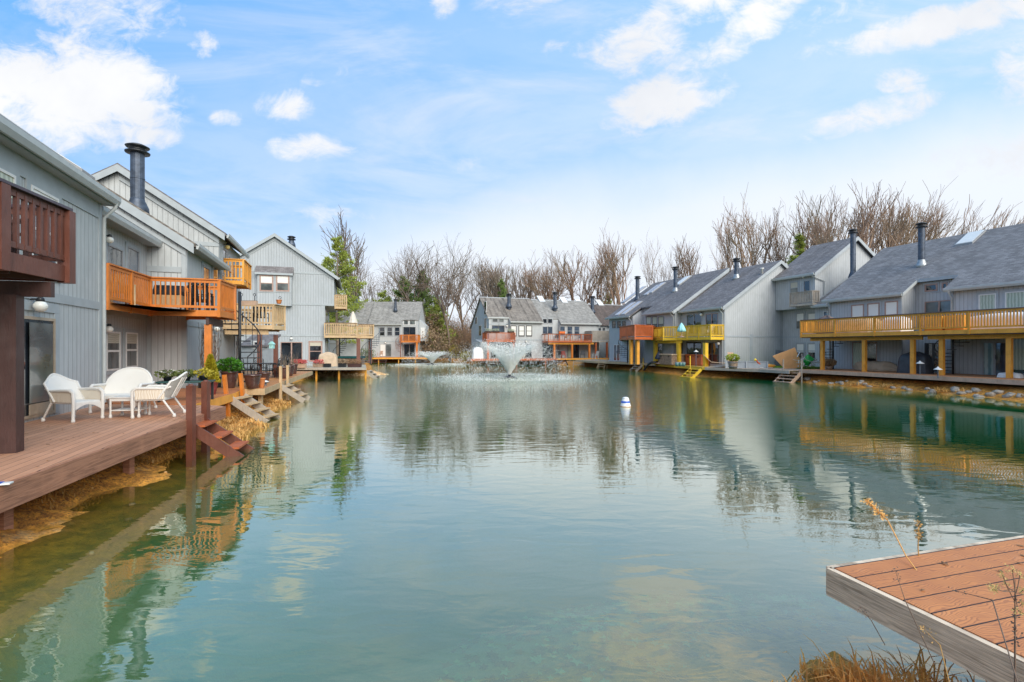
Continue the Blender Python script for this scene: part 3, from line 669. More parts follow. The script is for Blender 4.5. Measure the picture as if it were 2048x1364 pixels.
mb = MB(); mb.box(h.X(52,0), xd1-.14, -.066, -.046, .98, 1.20); mb.build('kick_panel', FRT, d, th=h)
mb = MB(); mb.box(xd1+.003, xd1+.2, -.03, -.003, .9, 3.1); mb.box(h.X(-70,0), xd1+.2, -.03, -.003, 3.103, 3.3); mb.build('window_trim', TRIM, d, th=h)
for a, b in ((-75, 26), (58, 113)):
    win(h, h.X(a,0), h.X(b,0), 3.95, h.Z(85, 383, 0) if a > 0 else h.Z(85,383,0), 0, FRW, GLB, BLG if a < 0 else BLW, .25, 'hung', TRIM, tw=.15)
lamp(h, h.X(60,0), 0, h.Z(60,612,0), .12)
skylight(h, h.roof(80,300,-.28,6.36,K)[0] if h.roof(80,300,-.28,6.36,K) else -5, -2.9, .7, 1.9, -.28, 6.36, K, h=.18)
skylight(h, -1.5, -.55, 1.0, 2.2, -.28, 6.36, K, h=.16)
# its dark brown balcony, front edge parallel to the deck edge
c1 = h.L(-6.86, 7.7); c0 = h.L(-5.6, 2.4)
bal = balcony(h, [c0, c1, (c1[0]+.15, -.05)], 3.58, 4.47, BRN, posts=[], cap=CAPD, pw=.16, psp=1.45, fas=.24, bw=.05, step=.15, sup=.2, capw=.17)
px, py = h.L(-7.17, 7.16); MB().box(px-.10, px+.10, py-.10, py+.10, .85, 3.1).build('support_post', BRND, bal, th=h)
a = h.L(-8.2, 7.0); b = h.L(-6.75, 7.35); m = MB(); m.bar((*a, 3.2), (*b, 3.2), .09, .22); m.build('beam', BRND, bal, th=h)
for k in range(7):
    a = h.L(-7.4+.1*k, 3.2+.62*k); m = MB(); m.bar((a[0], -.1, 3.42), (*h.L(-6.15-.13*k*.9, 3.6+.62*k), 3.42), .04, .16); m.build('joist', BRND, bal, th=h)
# --- second house
h = left('grey_house', 'grey house with the orange balcony on the left bank', 0)
walls_y(h, .02, 4.95, .48, 12, .5, 6.05, K, 7.2)
walls_y(h, 4.952, 10.3, -.72, 12, .5, 6.05, K, 6.9)
roof_y(h, [(.14,4.93,.12)], .12, 6.12, K, 6.3, 12.2, RF1)
roof_y(h, [(4.80,10.28,-1.05)], -1.05, 6.12, K, 6.0, 12.2, RF2, name='projecting_roof')
rake(h, 4.76, -1.0, 6.08, 6.0, 6.08+K*7.0, .34)
rake(h, 4.90, -.72, 5.80, 6.0, 5.80+K*6.72, .14)
gutter(h, .14, 4.9, .12, 6.04); gutter(h, 4.82, 10.28, -1.05, 6.04)
m = MB(); m.box(.14,4.93,.13,.47,5.93,5.96); m.build('soffit', SOF, h); m = MB(); m.box(4.95,10.28,-1.03,-.73,5.93,5.96); m.build('soffit', SOF, h)
band(h, .05, 4.95, .48, 3.4, .2)
vband(h, 5.04, -.72, .9, 5.9, .16); vband(h, 10.2, -.72, .9, 5.9, .16); band(h, 5, 10.28, -.72, 3.25, .2)
m = MB(); m.box(4.92, 4.948, -.72, -.58, .9, 6.0); m.box(4.92, 4.948, -.57, .47, 5.05, 5.25); m.box(4.92, 4.948, .36, .475, .9, 5.04); m.build('corner_board', TRIM, h)
for a, b in ((213,243),(253,276)): win(h, h.X(a,.48), h.X(b,.48), h.Z(b,556,.48), h.Z(b, 500 if a<220 else 502,.48), .48, FRG, GLB, None, .5, 'fixed', TRIM)
wp(h, .48, 210, 238, 663, 741, 225, frame=FRW, glass=GL, blind=BLM, bf=.28, trim=TRIM)
wp(h, .48, 249, 273, 665, 735, 262, frame=FRW, glass=GL, blind=BLM, bf=.3, trim=TRIM)
lamp(h, h.X(207,.48), .48, h.Z(207,479,.48), .10); lamp(h, h.X(206,.48), .48, h.Z(206,658,.48), .10)
for a, b in ((404,418),(424,437),(442,452)): wp(h, -.72, a, b, 533, 570, (a+b)/2, frame=FRG, glass=GLB, kind='fixed', trim=TRIM, fw=.07)
dp(h, -.72, 404, 432, 668, 750, 418, frame=FRW, glass=GL, blind=None, trim=TRIM)
lamp(h, h.X(425,-.72), -.72, h.Z(425,658,-.72), .12)
flue(h, 6.0, 1.09, 7.5, 9.86, .22)
skylight(h, 5.6, 6.6, 2.6, 3.8, -1.05, 6.12, K)
bal = balcony(h, [(.05,-.12),(2.76,-.28),(2.72,-2.21),(4.25,-2.39),(4.9,-2.3),(5.0,-.74)], 3.55, 4.58, ORG, posts=[(2.95,-1.85)], zg=.87, psp=1.6, sup=.2, beam=[((2.8,-1.85),(5.0,-1.85))], fas=.2, beammat=BRND, capw=.12, bw=.034)
m = MB(); m.ext_z([(.1,-.05),(2.72,-.2),(2.7,.46),(.1,.46)], 3.50, 3.545); m.ext_z([(2.73,-2.15),(4.9,-2.2),(4.95,.46),(2.73,.46)], 3.50, 3.545); m.build('balcony_boards', ORG, bal, th=h)
spiral(h, 5.55, -2.35, .87, 3.5, .72, R(-150), 1, 12)
# house number two's bracket lamps and the tall third house
h = left('grey_townhouse', 'tall grey house with a gable above the flue on the left', 10.3)
walls_y(h, .0, 5.3, -.72, 7.4, .5, 7.55, K, 3.1)
roof_y(h, [(-.25,5.5,-1.05)], -1.05, 7.62, K, 3.1, 7.8, RF1)
rake(h, -.29, -1.0, 7.58, 3.1, 7.58+K*4.1, .3); rake(h, -.06, -.72, 7.32, 3.1, 7.32+K*3.82, .16)
m = MB(); m.ext_x([(3.1,7.58+K*4.1),(7.8,7.58+K*4.1-K*4.7),(7.8,7.28+K*4.1-K*4.7),(3.1,7.28+K*4.1)], -.29, -.25); m.build('rake_board', TRIM, h)
m = MB(); m.box(-.03, -.003, -.72, 2.6, 7.02, 7.2); m.build('trim_board', TRIM, h)
gutter(h, -.2, 5.5, -1.05, 7.54); band(h, 0, 5.3, -.72, 3.25, .2)
win(h, h.X(444,-.72), h.X(451,-.72), 5.9, 7.1, -.72, FRG, GL, None, .5, 'fixed', TRIM); win(h, h.X(456,-.72), h.X(465,-.72), 5.5, 6.9, -.72, FRB, GL, BLM, .5, 'hung', TRIM)
lamp(h, h.X(450,-.72)-.3, -.72, 7.2, .11, LAMPY)
dp(h, -.72, 469, 478, 660, 724, 474, frame=FRW, glass=GL, trim=TRIM)
zt = EZ-(528-HY)/F*h.W(2.4,-1.5)[1]
balcony(h, [(1.1,-.74),(1.05,-1.55),(3.2,-1.55),(3.2,-.74)], zt-1.05, zt, AMB, psp=1.1, fas=.18, step=.14, name='small_balcony')
b3 = balcony(h, [(.7,-.74),(.65,-2.93),(1.6,-3.35),(3.3,-2.9),(4.6,-2.75),(4.6,-.74)], 3.42, 4.46, TAN, posts=[(.85,-2.3),(1.5,-2.95)], zg=.86, psp=2.2, sup=.2, supmat=BRN, beam=[((.85,-.8),(.85,-2.7))], bw=.06, step=.15, fas=.2)
px = -0.2
# ================================================================ GABLE HOUSE (axis aligned, Y=42)
h = Th('gable_house', 'three storey grey gable house facing the camera behind the patio', 'house', (-15.72, 42, .5), R(17.5))
xr, xrt, xp = 0.0, h.X(668, 0), h.X(550, 0)
zp = h.Z(550, 466, -.29)-.15; sl = .69
zev = zp-sl*(xrt-xp)
m = MB(); m.ext_y([(xp-4.9,zp-sl*4.9),(xp-4.9,5.85),(xrt,5.85),(xrt,zev),(xp,zp)], 0, 8); m.build('wall', SIDF, h)
m = MB(); m.box(xp-4.9, xr, 0.003, 8, .5, 5.848); m.build('lower_wall', SIDF, h)
m = MB(); e = .35
m.ext_y([(xp,zp+.16),(xrt+e,zev-sl*e+.16),(xrt+e,zev-sl*e+.02),(xp,zp+.02)], -.25, 8.2); m.ext_y([(xp,zp+.16),(xp,zp+.02),(xp-5.2,zp-sl*5.2+.02),(xp-5.2,zp-sl*5.2+.16)], -.25, 8.2); m.build('roof', RF1, h)
m = MB(); m.ext_y([(xp,zp+.15),(xrt+e,zev-sl*e+.15),(xrt+e,zev-sl*e-.13),(xp,zp-.13)], -.29, -.252); m.ext_y([(xp,zp+.15),(xp,zp-.13),(xp-5.2,zp-sl*5.2-.13),(xp-5.2,zp-sl*5.2+.15)], -.29, -.252); m.build('rake_board', TRIM, h)
m = MB(); m.ext_y([(xp,zp-.14),(xrt,zev-.14),(xrt,zev-.4),(xp,zp-.4)], -.03, -.003); m.ext_y([(xp,zp-.14),(xp,zp-.4),(xp-4.9,zp-sl*4.9-.4),(xp-4.9,zp-sl*4.9-.14)], -.03, -.003); m.build('trim_board', TRIM, h)
m = MB(); m.box(xrt+e, xrt+e+.12, -.25, 8.2, zev-sl*e+.0, zev-sl*e+.12); m.build('gutter', GUT, h)
for z in (8.55, 5.86, 3.35): band(h, xp-4.9, (xrt if z > 5.8 else xr), 0, z+(.09 if z == 5.86 else 0), .16)
vband(h, xrt-.07, 0, 5.95, 8.45, .13); vband(h, xr-.07, 0, 3.45, 5.85, .13); vband(h, xr-.07, 0, .9, 3.25, .13)
# bay window
zb = lambda py, y=-.45: h.Z(545, py, y)
bx0, bx1 = h.X(514,-.45), h.X(583,-.45)
m = MB(); m.box(bx0, bx1, -.45, -.003, zb(611), zb(548)); bay = m.build('bay_window', SIDF, h)
m = MB(); m.ext_x([(-.6,zb(547)),(-.003,zb(531)),(-.003,zb(546)),(-.6,zb(549))], bx0-.15, bx1+.12); m.build('bay_roof', RF1, bay, th=h)
m = MB(); m.box(bx0-.15, bx1+.12, -.64, -.602, zb(550), zb(546)); m.build('trim_board', TRIM, bay, th=h)
for a, b in ((519,547),(552,579)): wp(h, -.45, a, b, 550, 583, frame=FRB, glass=GLG, blind=BLW, bf=.5, fw=.11, trim=TRIM, tw=.08)
dp(h, 0, 561, 605, 684, 729, frame=FRB, glass=GL, blind=None, trim=TRIM)
wp(h, 0, 617, 645, 682, 723, frame=FRB, glass=GL, blind=BLM, bf=.2, fw=.12, trim=TRIM)
lamp(h, h.X(583,0), 0, h.Z(583,677,0), .11); 
flue(h, h.X(583,3), 3, h.Z(583,489,3), h.Z(583,472,3), .2, FLU, True)
# right-hand side of the gable house: glazed slots and balconies
for (a, b) in ((0.5,1.3),(1.6,2.4),(2.8,4.6)):
    m = MB(); m.box(xr+.003, xr+.05, a, b, 3.6, 5.5); wv = m.build('window', FRG, h); m = MB(); m.box(xr+.051, xr+.06, a+.08, b-.08, 3.68, 5.42); m.build('pane', GL, wv, th=h)
for (a, b) in ((.6,2.2),(3.0,5.2)):
    m = MB(); m.box(xr+.003, xr+.05, a, b, .9, 2.95); wv = m.build('window', FRG, h); m = MB(); m.box(xr+.051, xr+.06, a+.08, b-.08, 1.0, 2.85); m.build('pane', GL, wv, th=h)
for (a, b) in ((1.2,2.3),):
    m = MB(); m.box(xrt+.003, xrt+.05, a, b, 6.3, 8.1); wv = m.build('window', FRG, h); m = MB(); m.box(xrt+.051, xrt+.06, a+.08, b-.08, 6.4, 8.0); m.build('pane', GL, wv, th=h)
balcony(h, [(xrt+.06,.5),(xrt+.98,.5),(xrt+.98,2.6),(xrt+.06,2.6)], 5.85, 6.85, TAN, fas=.2, step=.14, name='small_balcony', bw=.06)
gb = balcony(h, [(xr+.0,-.35),(xr+2.55,-.35),(xr+2.55,1.6),(xr+4.0,1.6),(xr+4.0,5.5),(xr+.02,5.5)], 3.35, 4.42, TAN, posts=[(xr+2.7,.9),(xr+3.8,4.6)], supmat=BRN, sup=.32, psp=1.3, step=.14, bw=.06, fas=.2, cap=CAP)
q = h.L(*at(741,0,45)[:2]); spiral(h, q[0], q[1], .85, 3.3, .8, R(160), 1, 13, GRYM)
q = h.L(*at(679,0,49)[:2]); spiral(h, q[0], q[1], .85, 3.3, .65, R(200), 1, 12, BLK)
# ================================================================ FAR LEFT HOUSES (two joined roofs)
h = Th('far_house', 'far grey house with the closed white parasol before its roof', 'house', (-30.0, 80.6, .5), 0)
walls_y(h, 0, 6.98, 0, 9, .5, 6.05, .98, 4.1)
roof_y(h, [(-.2,6.98,-.25)], -.25, 6.1, .98, 3.8, 9.2, RF4)
gutter(h, 0, 6.98, -.25, 6.02)
flue(h, h.X(714,2.3), 2.3, h.Z(714,612,2.3), h.Z(714,591,2.3), .24, FLU)
for a, b in ((738,746),): pass
h = Th('far_house', 'far grey house with three dark windows and a small orange balcony', 'house', (-23.0, 80, .5), 0)
x1 = 7.9
walls_y(h, 0, 5.45, 0, 9, .5, 6.05, .98, 4.0); walls_y(h, 5.452, x1, .5, 9, .5, 6.62, .98, 3.8)
roof_y(h, [(0,5.4,-.25),(5.4,x1+.12,.45)], -.25, 6.1, .98, 3.75, 9.2, RF4)
gutter(h, 0, 5.4, -.25, 6.02)
for a, b in ((759,770),(774,785),(789,800)): wp(h, 0, a, b, 654, 672, frame=FRG, glass=GL, blind=None, fw=.09, trim=TRIM)
for a, b in ((807,817),(819,831)): wp(h, .5, a, b, 640, 650, frame=FRW, glass=GLG, kind='fixed', fw=.08)
dp(h, .5, 807, 831, 654, 684, frame=FRD, glass=GL)
dp(h, 0, 760, 783, 688, 713, frame=FRG, glass=GLG, blind=BLW); dp(h, .5, 808, 830, 688, 713, frame=FRG, glass=GL)
band(h, 0, 5.4, 0, 3.3, .18); flue(h, h.X(791,1.9), 1.9, h.Z(791,620,1.9), h.Z(791,598,1.9), .2)
lamp(h, h.X(771,0), 0, 3.15, .12)
m = MB(); m.ext_y([(x1+.002,3.4),(x1+1.05,3.4),(x1+1.05,5.9),(x1+.002,6.9)], 1.6, 4.2); bay = m.build('side_bay', SID, h)
m = MB(); m.box(x1+.2, x1+.85, 1.55, 1.598, 3.9, 5.6); m.build('window', FRW, bay, th=h)
balcony(h, [(5.4,-.02),(5.4,-1.5),(x1+.3,-1.5),(x1+.3,.45)], 3.35, 4.35, ORG, posts=[(x1+.15,-1.35)], sup=.25, psp=1.3, step=.16, bw=.06)
spiral(h, 5.6, -2.0, .85, 3.3, .75, R(60), 1, 11, wood('rust_wood', (.22,.08,.05)))
# ================================================================ FAR MIDDLE HOUSES
FA = math.atan2(.33,.944)
h = Th('far_house', 'far grey house with a streaked brown roof and red balcony behind the fountain', 'house', (fo.x, fo.y, .5), FA)
x7 = 7.75
walls_y(h, 0, 2.9, 0.5, 10, .5, 6.36, .75, 5.0); walls_y(h, 2.902, x7, 0, 10, .5, 5.85, .75, 5.2)
roof_y(h, [(-.2,2.85,.45),(2.85,x7,-.3)], -.3, 5.95, .75, 4.6, 10.2, RF2)
gutter(h, 2.85, x7, -.3, 5.87); gutter(h, -.2, 2.85, .45, 6.43); rake(h, 2.82, -.3, 5.95, .45, 6.5, .2)
band(h, 0, 2.9, .5, 5.55, .2); band(h, 2.95, x7, 0, 3.4, .18)
for a, b in ((984,996),(997,1008)): wp(h, .5, a, b, 635, 645, frame=FRG, glass=GLG, kind='fixed', fw=.09, trim=TRIM, tw=.08)
dp(h, .5, 984, 1009, 651, 664, frame=FRD, glass=GLB)
for a, b in ((1021,1033),(1037,1049),(1052,1064)): wp(h, 0, a, b, 651, 673, frame=FRD, glass=GLG, blind=BLW, bf=.95, fw=.1, trim=None)
dp(h, 0, 1039, 1063, 688, 715, frame=FRD, glass=GL, blind=BLM); dp(h, .5, 982, 1012, 686, 715, frame=FRD, glass=GL)
flue(h, h.X(1018,2.2), 2.2, h.Z(1018,612,2.2), h.Z(1018,587,2.2), .25); lamp(h, h.X(1013,.5), .5, h.Z(1013,652,.5), .15); lamp(h, h.X(1051,0), 0, 3.2, .15)
for (a, b, z0, z1) in ((1.0,2.2,6.9,8.8),(1.0,2.2,5.0,6.5),(.9,2.4,3.4,4.7),(3.5,5.0,4.0,5.6),(6,7,5.8,6.9)):
    m = MB(); m.box(-.05, -.003, a+.5, b+.5, z0, z1); wv = m.build('window', FRW, h); m = MB(); m.box(-.06, -.051, a+.6, b+.4, z0+.08, z1-.08); m.build('pane', GL, wv, th=h)
m = MB(); m.box(-1.0, -.01, 1.2, 3.6, .5, 3.1); m.ext_x([(1.2,3.1),(3.6,3.1),(3.6,3.5)], -1.1, -.01); m.build('side_store', SID, h)
rb = balcony(h, [(-.9,.4),(-.9,-1.6),(3.0,-1.75),(3.0,-.02)], 3.3, 4.35, RED, posts=[(-.7,-1.4),(2.85,-1.5)], sup=.25, psp=1.3, step=.16, bw=.06)
spiral(h, h.X(1030,-1.2), -1.2, .85, 3.3, .75, R(20), 1, 12, GRYM)
h = Th('far_house', 'far grey house with two skylights and a long cedar balcony', 'house', (*fpt(x7,0), .5), FA)
x8 = 9.0
walls_y(h, 0.002, 2.7, 0.5, 10, .5, 6.26, .75, 5.0); walls_y(h, 2.702, x8, 0, 10, .5, 5.75, .75, 5.2)
roof_y(h, [(.02,2.65,.55),(2.65,x8+.2,-.3)], -.3, 5.85, .75, 4.6, 10.2, RF4)
gutter(h, 2.65, x8+.2, -.3, 5.77, down=x8-.1, ydown=.0)
for a, b in ((1085,1094),(1095,1105)): wp(h, .5, a, b, 637, 647, frame=FRG, glass=GL, kind='fixed', fw=.08, trim=TRIM, tw=.08)
dp(h, .5, 1085, 1105, 653, 690-22, frame=FRG, glass=GLB)
for a, b in ((1119,1130),(1134,1145),(1148,1159)): wp(h, 0, a, b, 652, 672, frame=FRG, glass=GLB, fw=.09)
dp(h, .5, 1084, 1106, 689, 716, frame=FRD, glass=GL); dp(h, 0, 1135, 1158, 688, 716, frame=FRD, glass=GL, blind=BLG, side=1)
flue(h, h.X(1110,2.2), 2.2, h.Z(1110,615,2.2), h.Z(1110,584,2.2), .25)
for pa, pb in ((1082,600),(1127,602)):
    q = h.roof(pa, pb, -.3, 5.85, .75)
    if q: skylight(h, q[0]-.45, q[0]+.55, q[1]-.6, q[1]+.8, -.3, 5.85, .75, FRW)
balcony(h, [(-.02,.4),(-.05,-2.2),(6.6,-2.2),(6.6,-.02)], 3.25, 4.25, RED, posts=[(.9,-2.0),(3.6,-2.0),(6.3,-2.0)], supmat=ORG, sup=.25, psp=1.7, step=.3, bw=.03, fas=.22, beam=[((0,-2.0),(7.0,-2.0))], beammat=AMB, cap=CAP)
balcony(h, [(6.7,-.02),(6.7,-2.1),(12.4,-2.1),(12.4,-.02)], 3.3, 4.7, GRW, posts=[(7.4,-1.9),(9.2,-1.9)], supmat=RED, sup=.22, psp=3, step=.18, bw=.13, fas=.2, name='fenced_balcony')
h = Th('far_house', 'far house with a dark brown roof partly behind the right row', 'house', (*fpt(17.2,-1.5), .5), FA)
walls_y(h, 0, 9, 0, 9, .5, 5.6, .75, 5.0); roof_y(h, [(-.2,9.2,-.3)], -.3, 5.75, .75, 4.3, 9, shingle('shingle_dark_brown', (.12,.095,.085), .4)); gutter(h, 1.8, 9.2, -.3, 5.67)
for a, b in ((1196,1202),(1205,1210)): wp(h, 0, a, b, 655, 668, frame=FRG, glass=GL, fw=.08)
win(h, h.X(1192,0), h.X(1200,0), .95, 2.9, 0, FRG, BLW, None, .5, 'fixed')
flue(h, h.X(1185,2.2), 2.2, h.Z(1185,623,2.2), h.Z(1185,592,2.2), .27)
for pa, pb in ((1158,606),(1199,607)):
    q = h.roof(pa, pb, -.3, 5.75, .75)
    if q: skylight(h, q[0]-.45, q[0]+.55, q[1]-.6, q[1]+.8, -.3, 5.75, .75, FRW)
# ================================================================ RIGHT ROW (frame at OR, x runs towards the camera)
def right(name, label): return Th(name, label, 'house', (OR[0], OR[1], .5), RA)
# --- nearest right house
h = right('right_house', 'large nearest grey house on the right with wide blue grey roof')
h_r5 = h
Kr = .655
xa = h.X(1804, 3.3); xb = h.X(1901, 3.3)
walls_y(h, -7.4, xa, 3.3, 16, .5, 5.62, Kr, 9.6, mat=SIDB); walls_y(h, xa+.002, xb-.002, 4.6, 16, .5, 6.45, Kr, 9.6, mat=SIDB); walls_y(h, xb, 14, 3.3, 16, .5, 5.62, Kr, 9.6, mat=SIDB)
xra, xrb = h.X(1805,3.0), h.X(1888,3.0)
roof_y(h, [(-7.65,xra,3.0),(xra,xrb,4.35),(xrb,14,3.0)], 3.0, 5.78, Kr, 9.4, 16, RF3)
gutter(h, -7.65, xra, 3.0, 5.70, down=-7.3, ydown=3.3); gutter(h, xrb, 14, 3.0, 5.70, down=xb+.1, ydown=3.3)
zc = 5.78+Kr*1.35
m = MB(); m.box(xra, xrb, 4.31, 4.348, zc-.2, zc+.0); m.build('eave_board', TRIMB, h)
rake(h, xra+.002, 3.0, 5.76, 4.34, 5.76+Kr*1.34, .2, mat=GUT); 
for x in (-7.32, xb+.08): vband(h, x, 3.3, .9, 5.6, .14, TRIMB)
vband(h, xa-.07, 3.3, .9, 5.6, .14, TRIMB)
for a, b, t_ in ((1703,1729,609),(1735,1760,606),(1770,1797,602)): wp(h, 3.3, a, b, t_, t_+55, frame=FRB, glass=GLG, blind=BLW, bf=.5, trim=TRIMB, fw=.08)
for a, b in ((1850,1876),(1884,1896)): wp(h, 4.6, a, b, 568, 583, 1862, frame=FRB, glass=GL, kind='fixed', fw=.09, trim=TRIMB, tw=.08)
dp(h, 4.6, 1850, 1910, 602, 655, 1870, frame=FRB, glass=GLG)
wp(h, 3.3, 1958, 1993, 588, 650, frame=FRW, glass=GLG, blind=BLG, bf=.5, trim=TRIMB); wp(h, 3.3, 2011, 2052, 583, 648, frame=FRW, glass=GLG, blind=BLG, bf=.5, trim=TRIMB)
lamp(h, h.X(1823,4.6)-.1, 4.6, h.Z(1823,603,4.6), .13)
dp(h, 3.3, 1705, 1755, 684, 738, frame=FRB, glass=GL, blind=BLG, trim=TRIMB)
dp(h, 4.6, 1850, 1885, 686, 742, frame=FRD, glass=GL); dp(h, 3.3, 1966, 2015, 684, 752, frame=FRG, glass=GLB, blind=BLT, trim=TRIMB)
win(h, h.X(2024,3.3), h.X(2070,3.3), .95, 2.95, 3.3, FRG, GL, BLG, .9, 'fixed')
q = h.roof(1843, 530, 3.0, 5.78, Kr); print('flue', q)
Yq = h.W(*q)[1]; flue(h, q[0], q[1], 5.78+Kr*(q[1]-3.0), EZ-(445-HY)/F*Yq, .19, FLU, 2)
q = h.roof(1940, 478, 3.0, 5.78, Kr); skylight(h, q[0]-.5, q[0]+.5, q[1]-.7, q[1]+.7, 3.0, 5.78, Kr, FRW)
# wide balcony
b5 = balcony(h, [(-6.9,3.28),(-6.9,0),(.55,0),(.55,.001),(14,.0)], 3.25, 4.23, AMB, posts=[(h.X(1645,.55),.55),(h.X(1729,.55),.55),(h.X(1826,.55),.55),(h.X(1884,.55),.55),(h.X(2019,.55),.55),(7.5,.55)], zg=.86, sup=.2, psp=2.3, step=.125, bw=.05, fas=.22, cap=CAP, beam=[((-6.6,.55),(.35,.55)),((.6,.57),(14,.57))])
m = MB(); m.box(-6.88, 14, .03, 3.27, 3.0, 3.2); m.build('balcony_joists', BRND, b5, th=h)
spiral(h, h.X(1666,2.2), 2.2, .86, 3.25, .8, R(-200), 1, 12, BLK, sweep=1.5*math.pi); spiral(h, h.X(1906,2.0), 2.0, .86, 3.25, .8, R(-200), 1, 12, BLK, sweep=1.5*math.pi)
# --- link and tall narrow house
h = right('tower_house', 'tall narrow grey house with a tiny balcony between the right roofs')
walls_y(h, -10.6, -7.42, 5.9, 18, .5, 5.6, .575, 12.3, mat=SIDB, name='link_wall')
m = MB(); f = lambda y: 5.7+.575*(y-5.4); m.ext_x([(5.4,f(5.4)),(12.3,f(12.3)),(12.3,f(12.3)-.14),(5.4,f(5.4)-.14)], -10.5, -7.42); m.build('link_roof', RF3, h)
rake(h, -10.56, 5.4, f(5.4)+.10, 12.9, f(12.9)+.10, .3, mat=TRIMB)
gutter(h, -10.5, -7.5, 5.4, 5.62)
wp(h, 5.9, 1647, 1656, 622, 640, frame=FRW, glass=GLB, kind='fixed')
walls_y(h, -14.38, -10.6, 5.9, 15, 5.62, 8.25, .67, 10.4, mat=SIDB); 
m = MB(); m.box(-14.38, -10.603, 6.7, 15, .5, 5.618); m.build('lower_wall', SIDB, h)
m = MB(); m.box(-14.38, -10.6, 5.88, 6.7, 5.57, 5.616); m.build('soffit', SOF, h)
roof_y(h, [(-14.6,-10.35,5.55)], 5.55, 8.3, .67, 10.4, 15.3, RF1); gutter(h, -14.6, -10.35, 5.55, 8.22, down=-10.5, zdown=6.2, ydown=6.9)
rake(h, -10.34, 5.55, 8.28, 10.4, 8.28+.67*4.85, .3, mat=TRIMB)
m = MB(); zr_ = 8.28+.67*4.85; m.ext_x([(10.4,zr_),(15.3,zr_-.67*4.9),(15.3,zr_-.67*4.9-.3),(10.4,zr_-.3)], -10.34, -10.30); m.build('rake_board', TRIMB, h)
wp(h, 5.9, 1581, 1597, 564, 588, frame=FRG, glass=GLG, blind=BLM, bf=.5, trim=TRIMB); wp(h, 5.9, 1608, 1621, 561, 590, frame=FRG, glass=GL, kind='fixed', trim=TRIMB)
lamp(h, h.X(1610,5.9), 5.9, h.Z(1610,554,5.9), .12)
for a, b in ((1593,1609),(1616,1632)): wp(h, 6.7, a, b, 626, 658, frame=FRG, glass=GLG, blind=BLW, bf=.5, trim=TRIMB); wp(h, 6.7, a, b, 687, 717, frame=FRG, glass=GL, blind=BLW, bf=.6, trim=TRIMB)
band(h, -14.38, -10.6, 6.7, 3.25, .12, TRIMB)
xq0, xq1 = h.X(1580,5.2), h.X(1625,5.2)
zt = h.Z(1600,584,5.2)
balcony(h, [(xq0,5.88),(xq0,5.2),(xq1,5.2),(xq1,5.88)], zt-.98, zt, GRW, fas=.18, step=.14, psp=1.9, name='small_balcony', bw=.07)
xf = h.Yp(1706, -8.6); Yq = h.W(-8.6, xf)[1]; flue(h, -8.6, xf, EZ-(552-HY)/F*Yq, EZ-(458-HY)/F*Yq, .19)
# --- house with the big side wall
h = right('right_house', 'grey house with the large blank side wall and yellow balcony')
walls_y(h, -19.88, -14.4, .3, 14, .5, 5.75, K, 6.5, mat=SIDB)
roof_y(h, [(-19.86,-14.2,-.05)], -.05, 5.75, K, 6.35, 14.3, RF1); gutter(h, -19.86, -14.2, -.05, 5.67, down=-14.5, ydown=.3)
rake(h, -14.19, -.05, 5.74, 6.35, 5.74+K*6.4, .3, mat=TRIMB)
rake(h, -14.395, .3, 5.55, 6.5, 5.55+K*6.2, .2, .03, mat=TRIMB)
m = MB(); zr_ = 5.74+K*6.4; m.ext_x([(6.35,zr_),(14.3,zr_-K*7.95),(14.3,zr_-K*7.95-.3),(6.35,zr_-.3)], -14.19, -14.15); m.build('rake_board', TRIMB, h)
m = MB(); m.box(-14.397, -14.372, .3, 13, 3.22, 3.34); m.box(-14.397, -14.37, 3.05, 3.35, .8, 3.7-.2); m.box(-14.397,-14.37,.3,.42,.9,5.6); m.build('trim_board', TRIMB, h)
dp(h, .3, 1374, 1404, 628, 668, frame=FRG, glass=GL, trim=TRIMB); dp(h, .3, 1412, 1437, 627, 668, frame=FRB, glass=GL, trim=TRIMB)
wp(h, .3, 1374, 1404, 684, 714, frame=FRD, glass=GL, kind='slide', trim=TRIMB); dp(h, .3, 1413, 1438, 685, 727, frame=FRD, glass=GL); lamp(h, h.X(1440,.3), .3, h.Z(1440,687,.3), .13); lamp(h, h.X(1406,.3), .3, h.Z(1406,629,.3), .13)
wp(h, .3, 1346, 1366, 684, 722, frame=FRD, glass=GL, kind='slide', trim=TRIMB)
q = h.roof(1473, 556, -.05, 5.75, K); Yq = h.W(*q)[1]; flue(h, q[0], q[1], 5.75+K*(q[1]+.05), EZ-(516-HY)/F*Yq, .2, FLU, 2)
q = h.roof(1524, 548, -.05, 5.75, K); zq = 5.75+K*(q[1]+.05); m = MB(); m.lathe((q[0],q[1],0), [(.1,zq-.2),(.1,zq+.4),(.16,zq+.42),(.16,zq+.5)], 10); m.build('vent_pipe', FRW, h)
yb = balcony(h, [(-14.45,.28),(-14.45,-1.05),(-18.6,-1.25),(-19.6,-1.9),(-22.0,-1.4),(-22.2,-.42)], 3.22, 4.25, YEL, posts=[(-15.0,-1.1),(-18.3,-1.2),(-21.6,-1.3)], zg=.78, sup=.3, psp=1.35, step=.14, bw=.05, fas=.24, beam=[((-18.0,-1.1),(-22,-1.25))])
m = MB(); m.ext_z([(-14.5,.28),(-14.5,-1.0),(-18.6,-1.2),(-22,-.5),(-19.9,.28)], 3.1, 3.17); m.build('balcony_joists', YEL, yb, th=h)
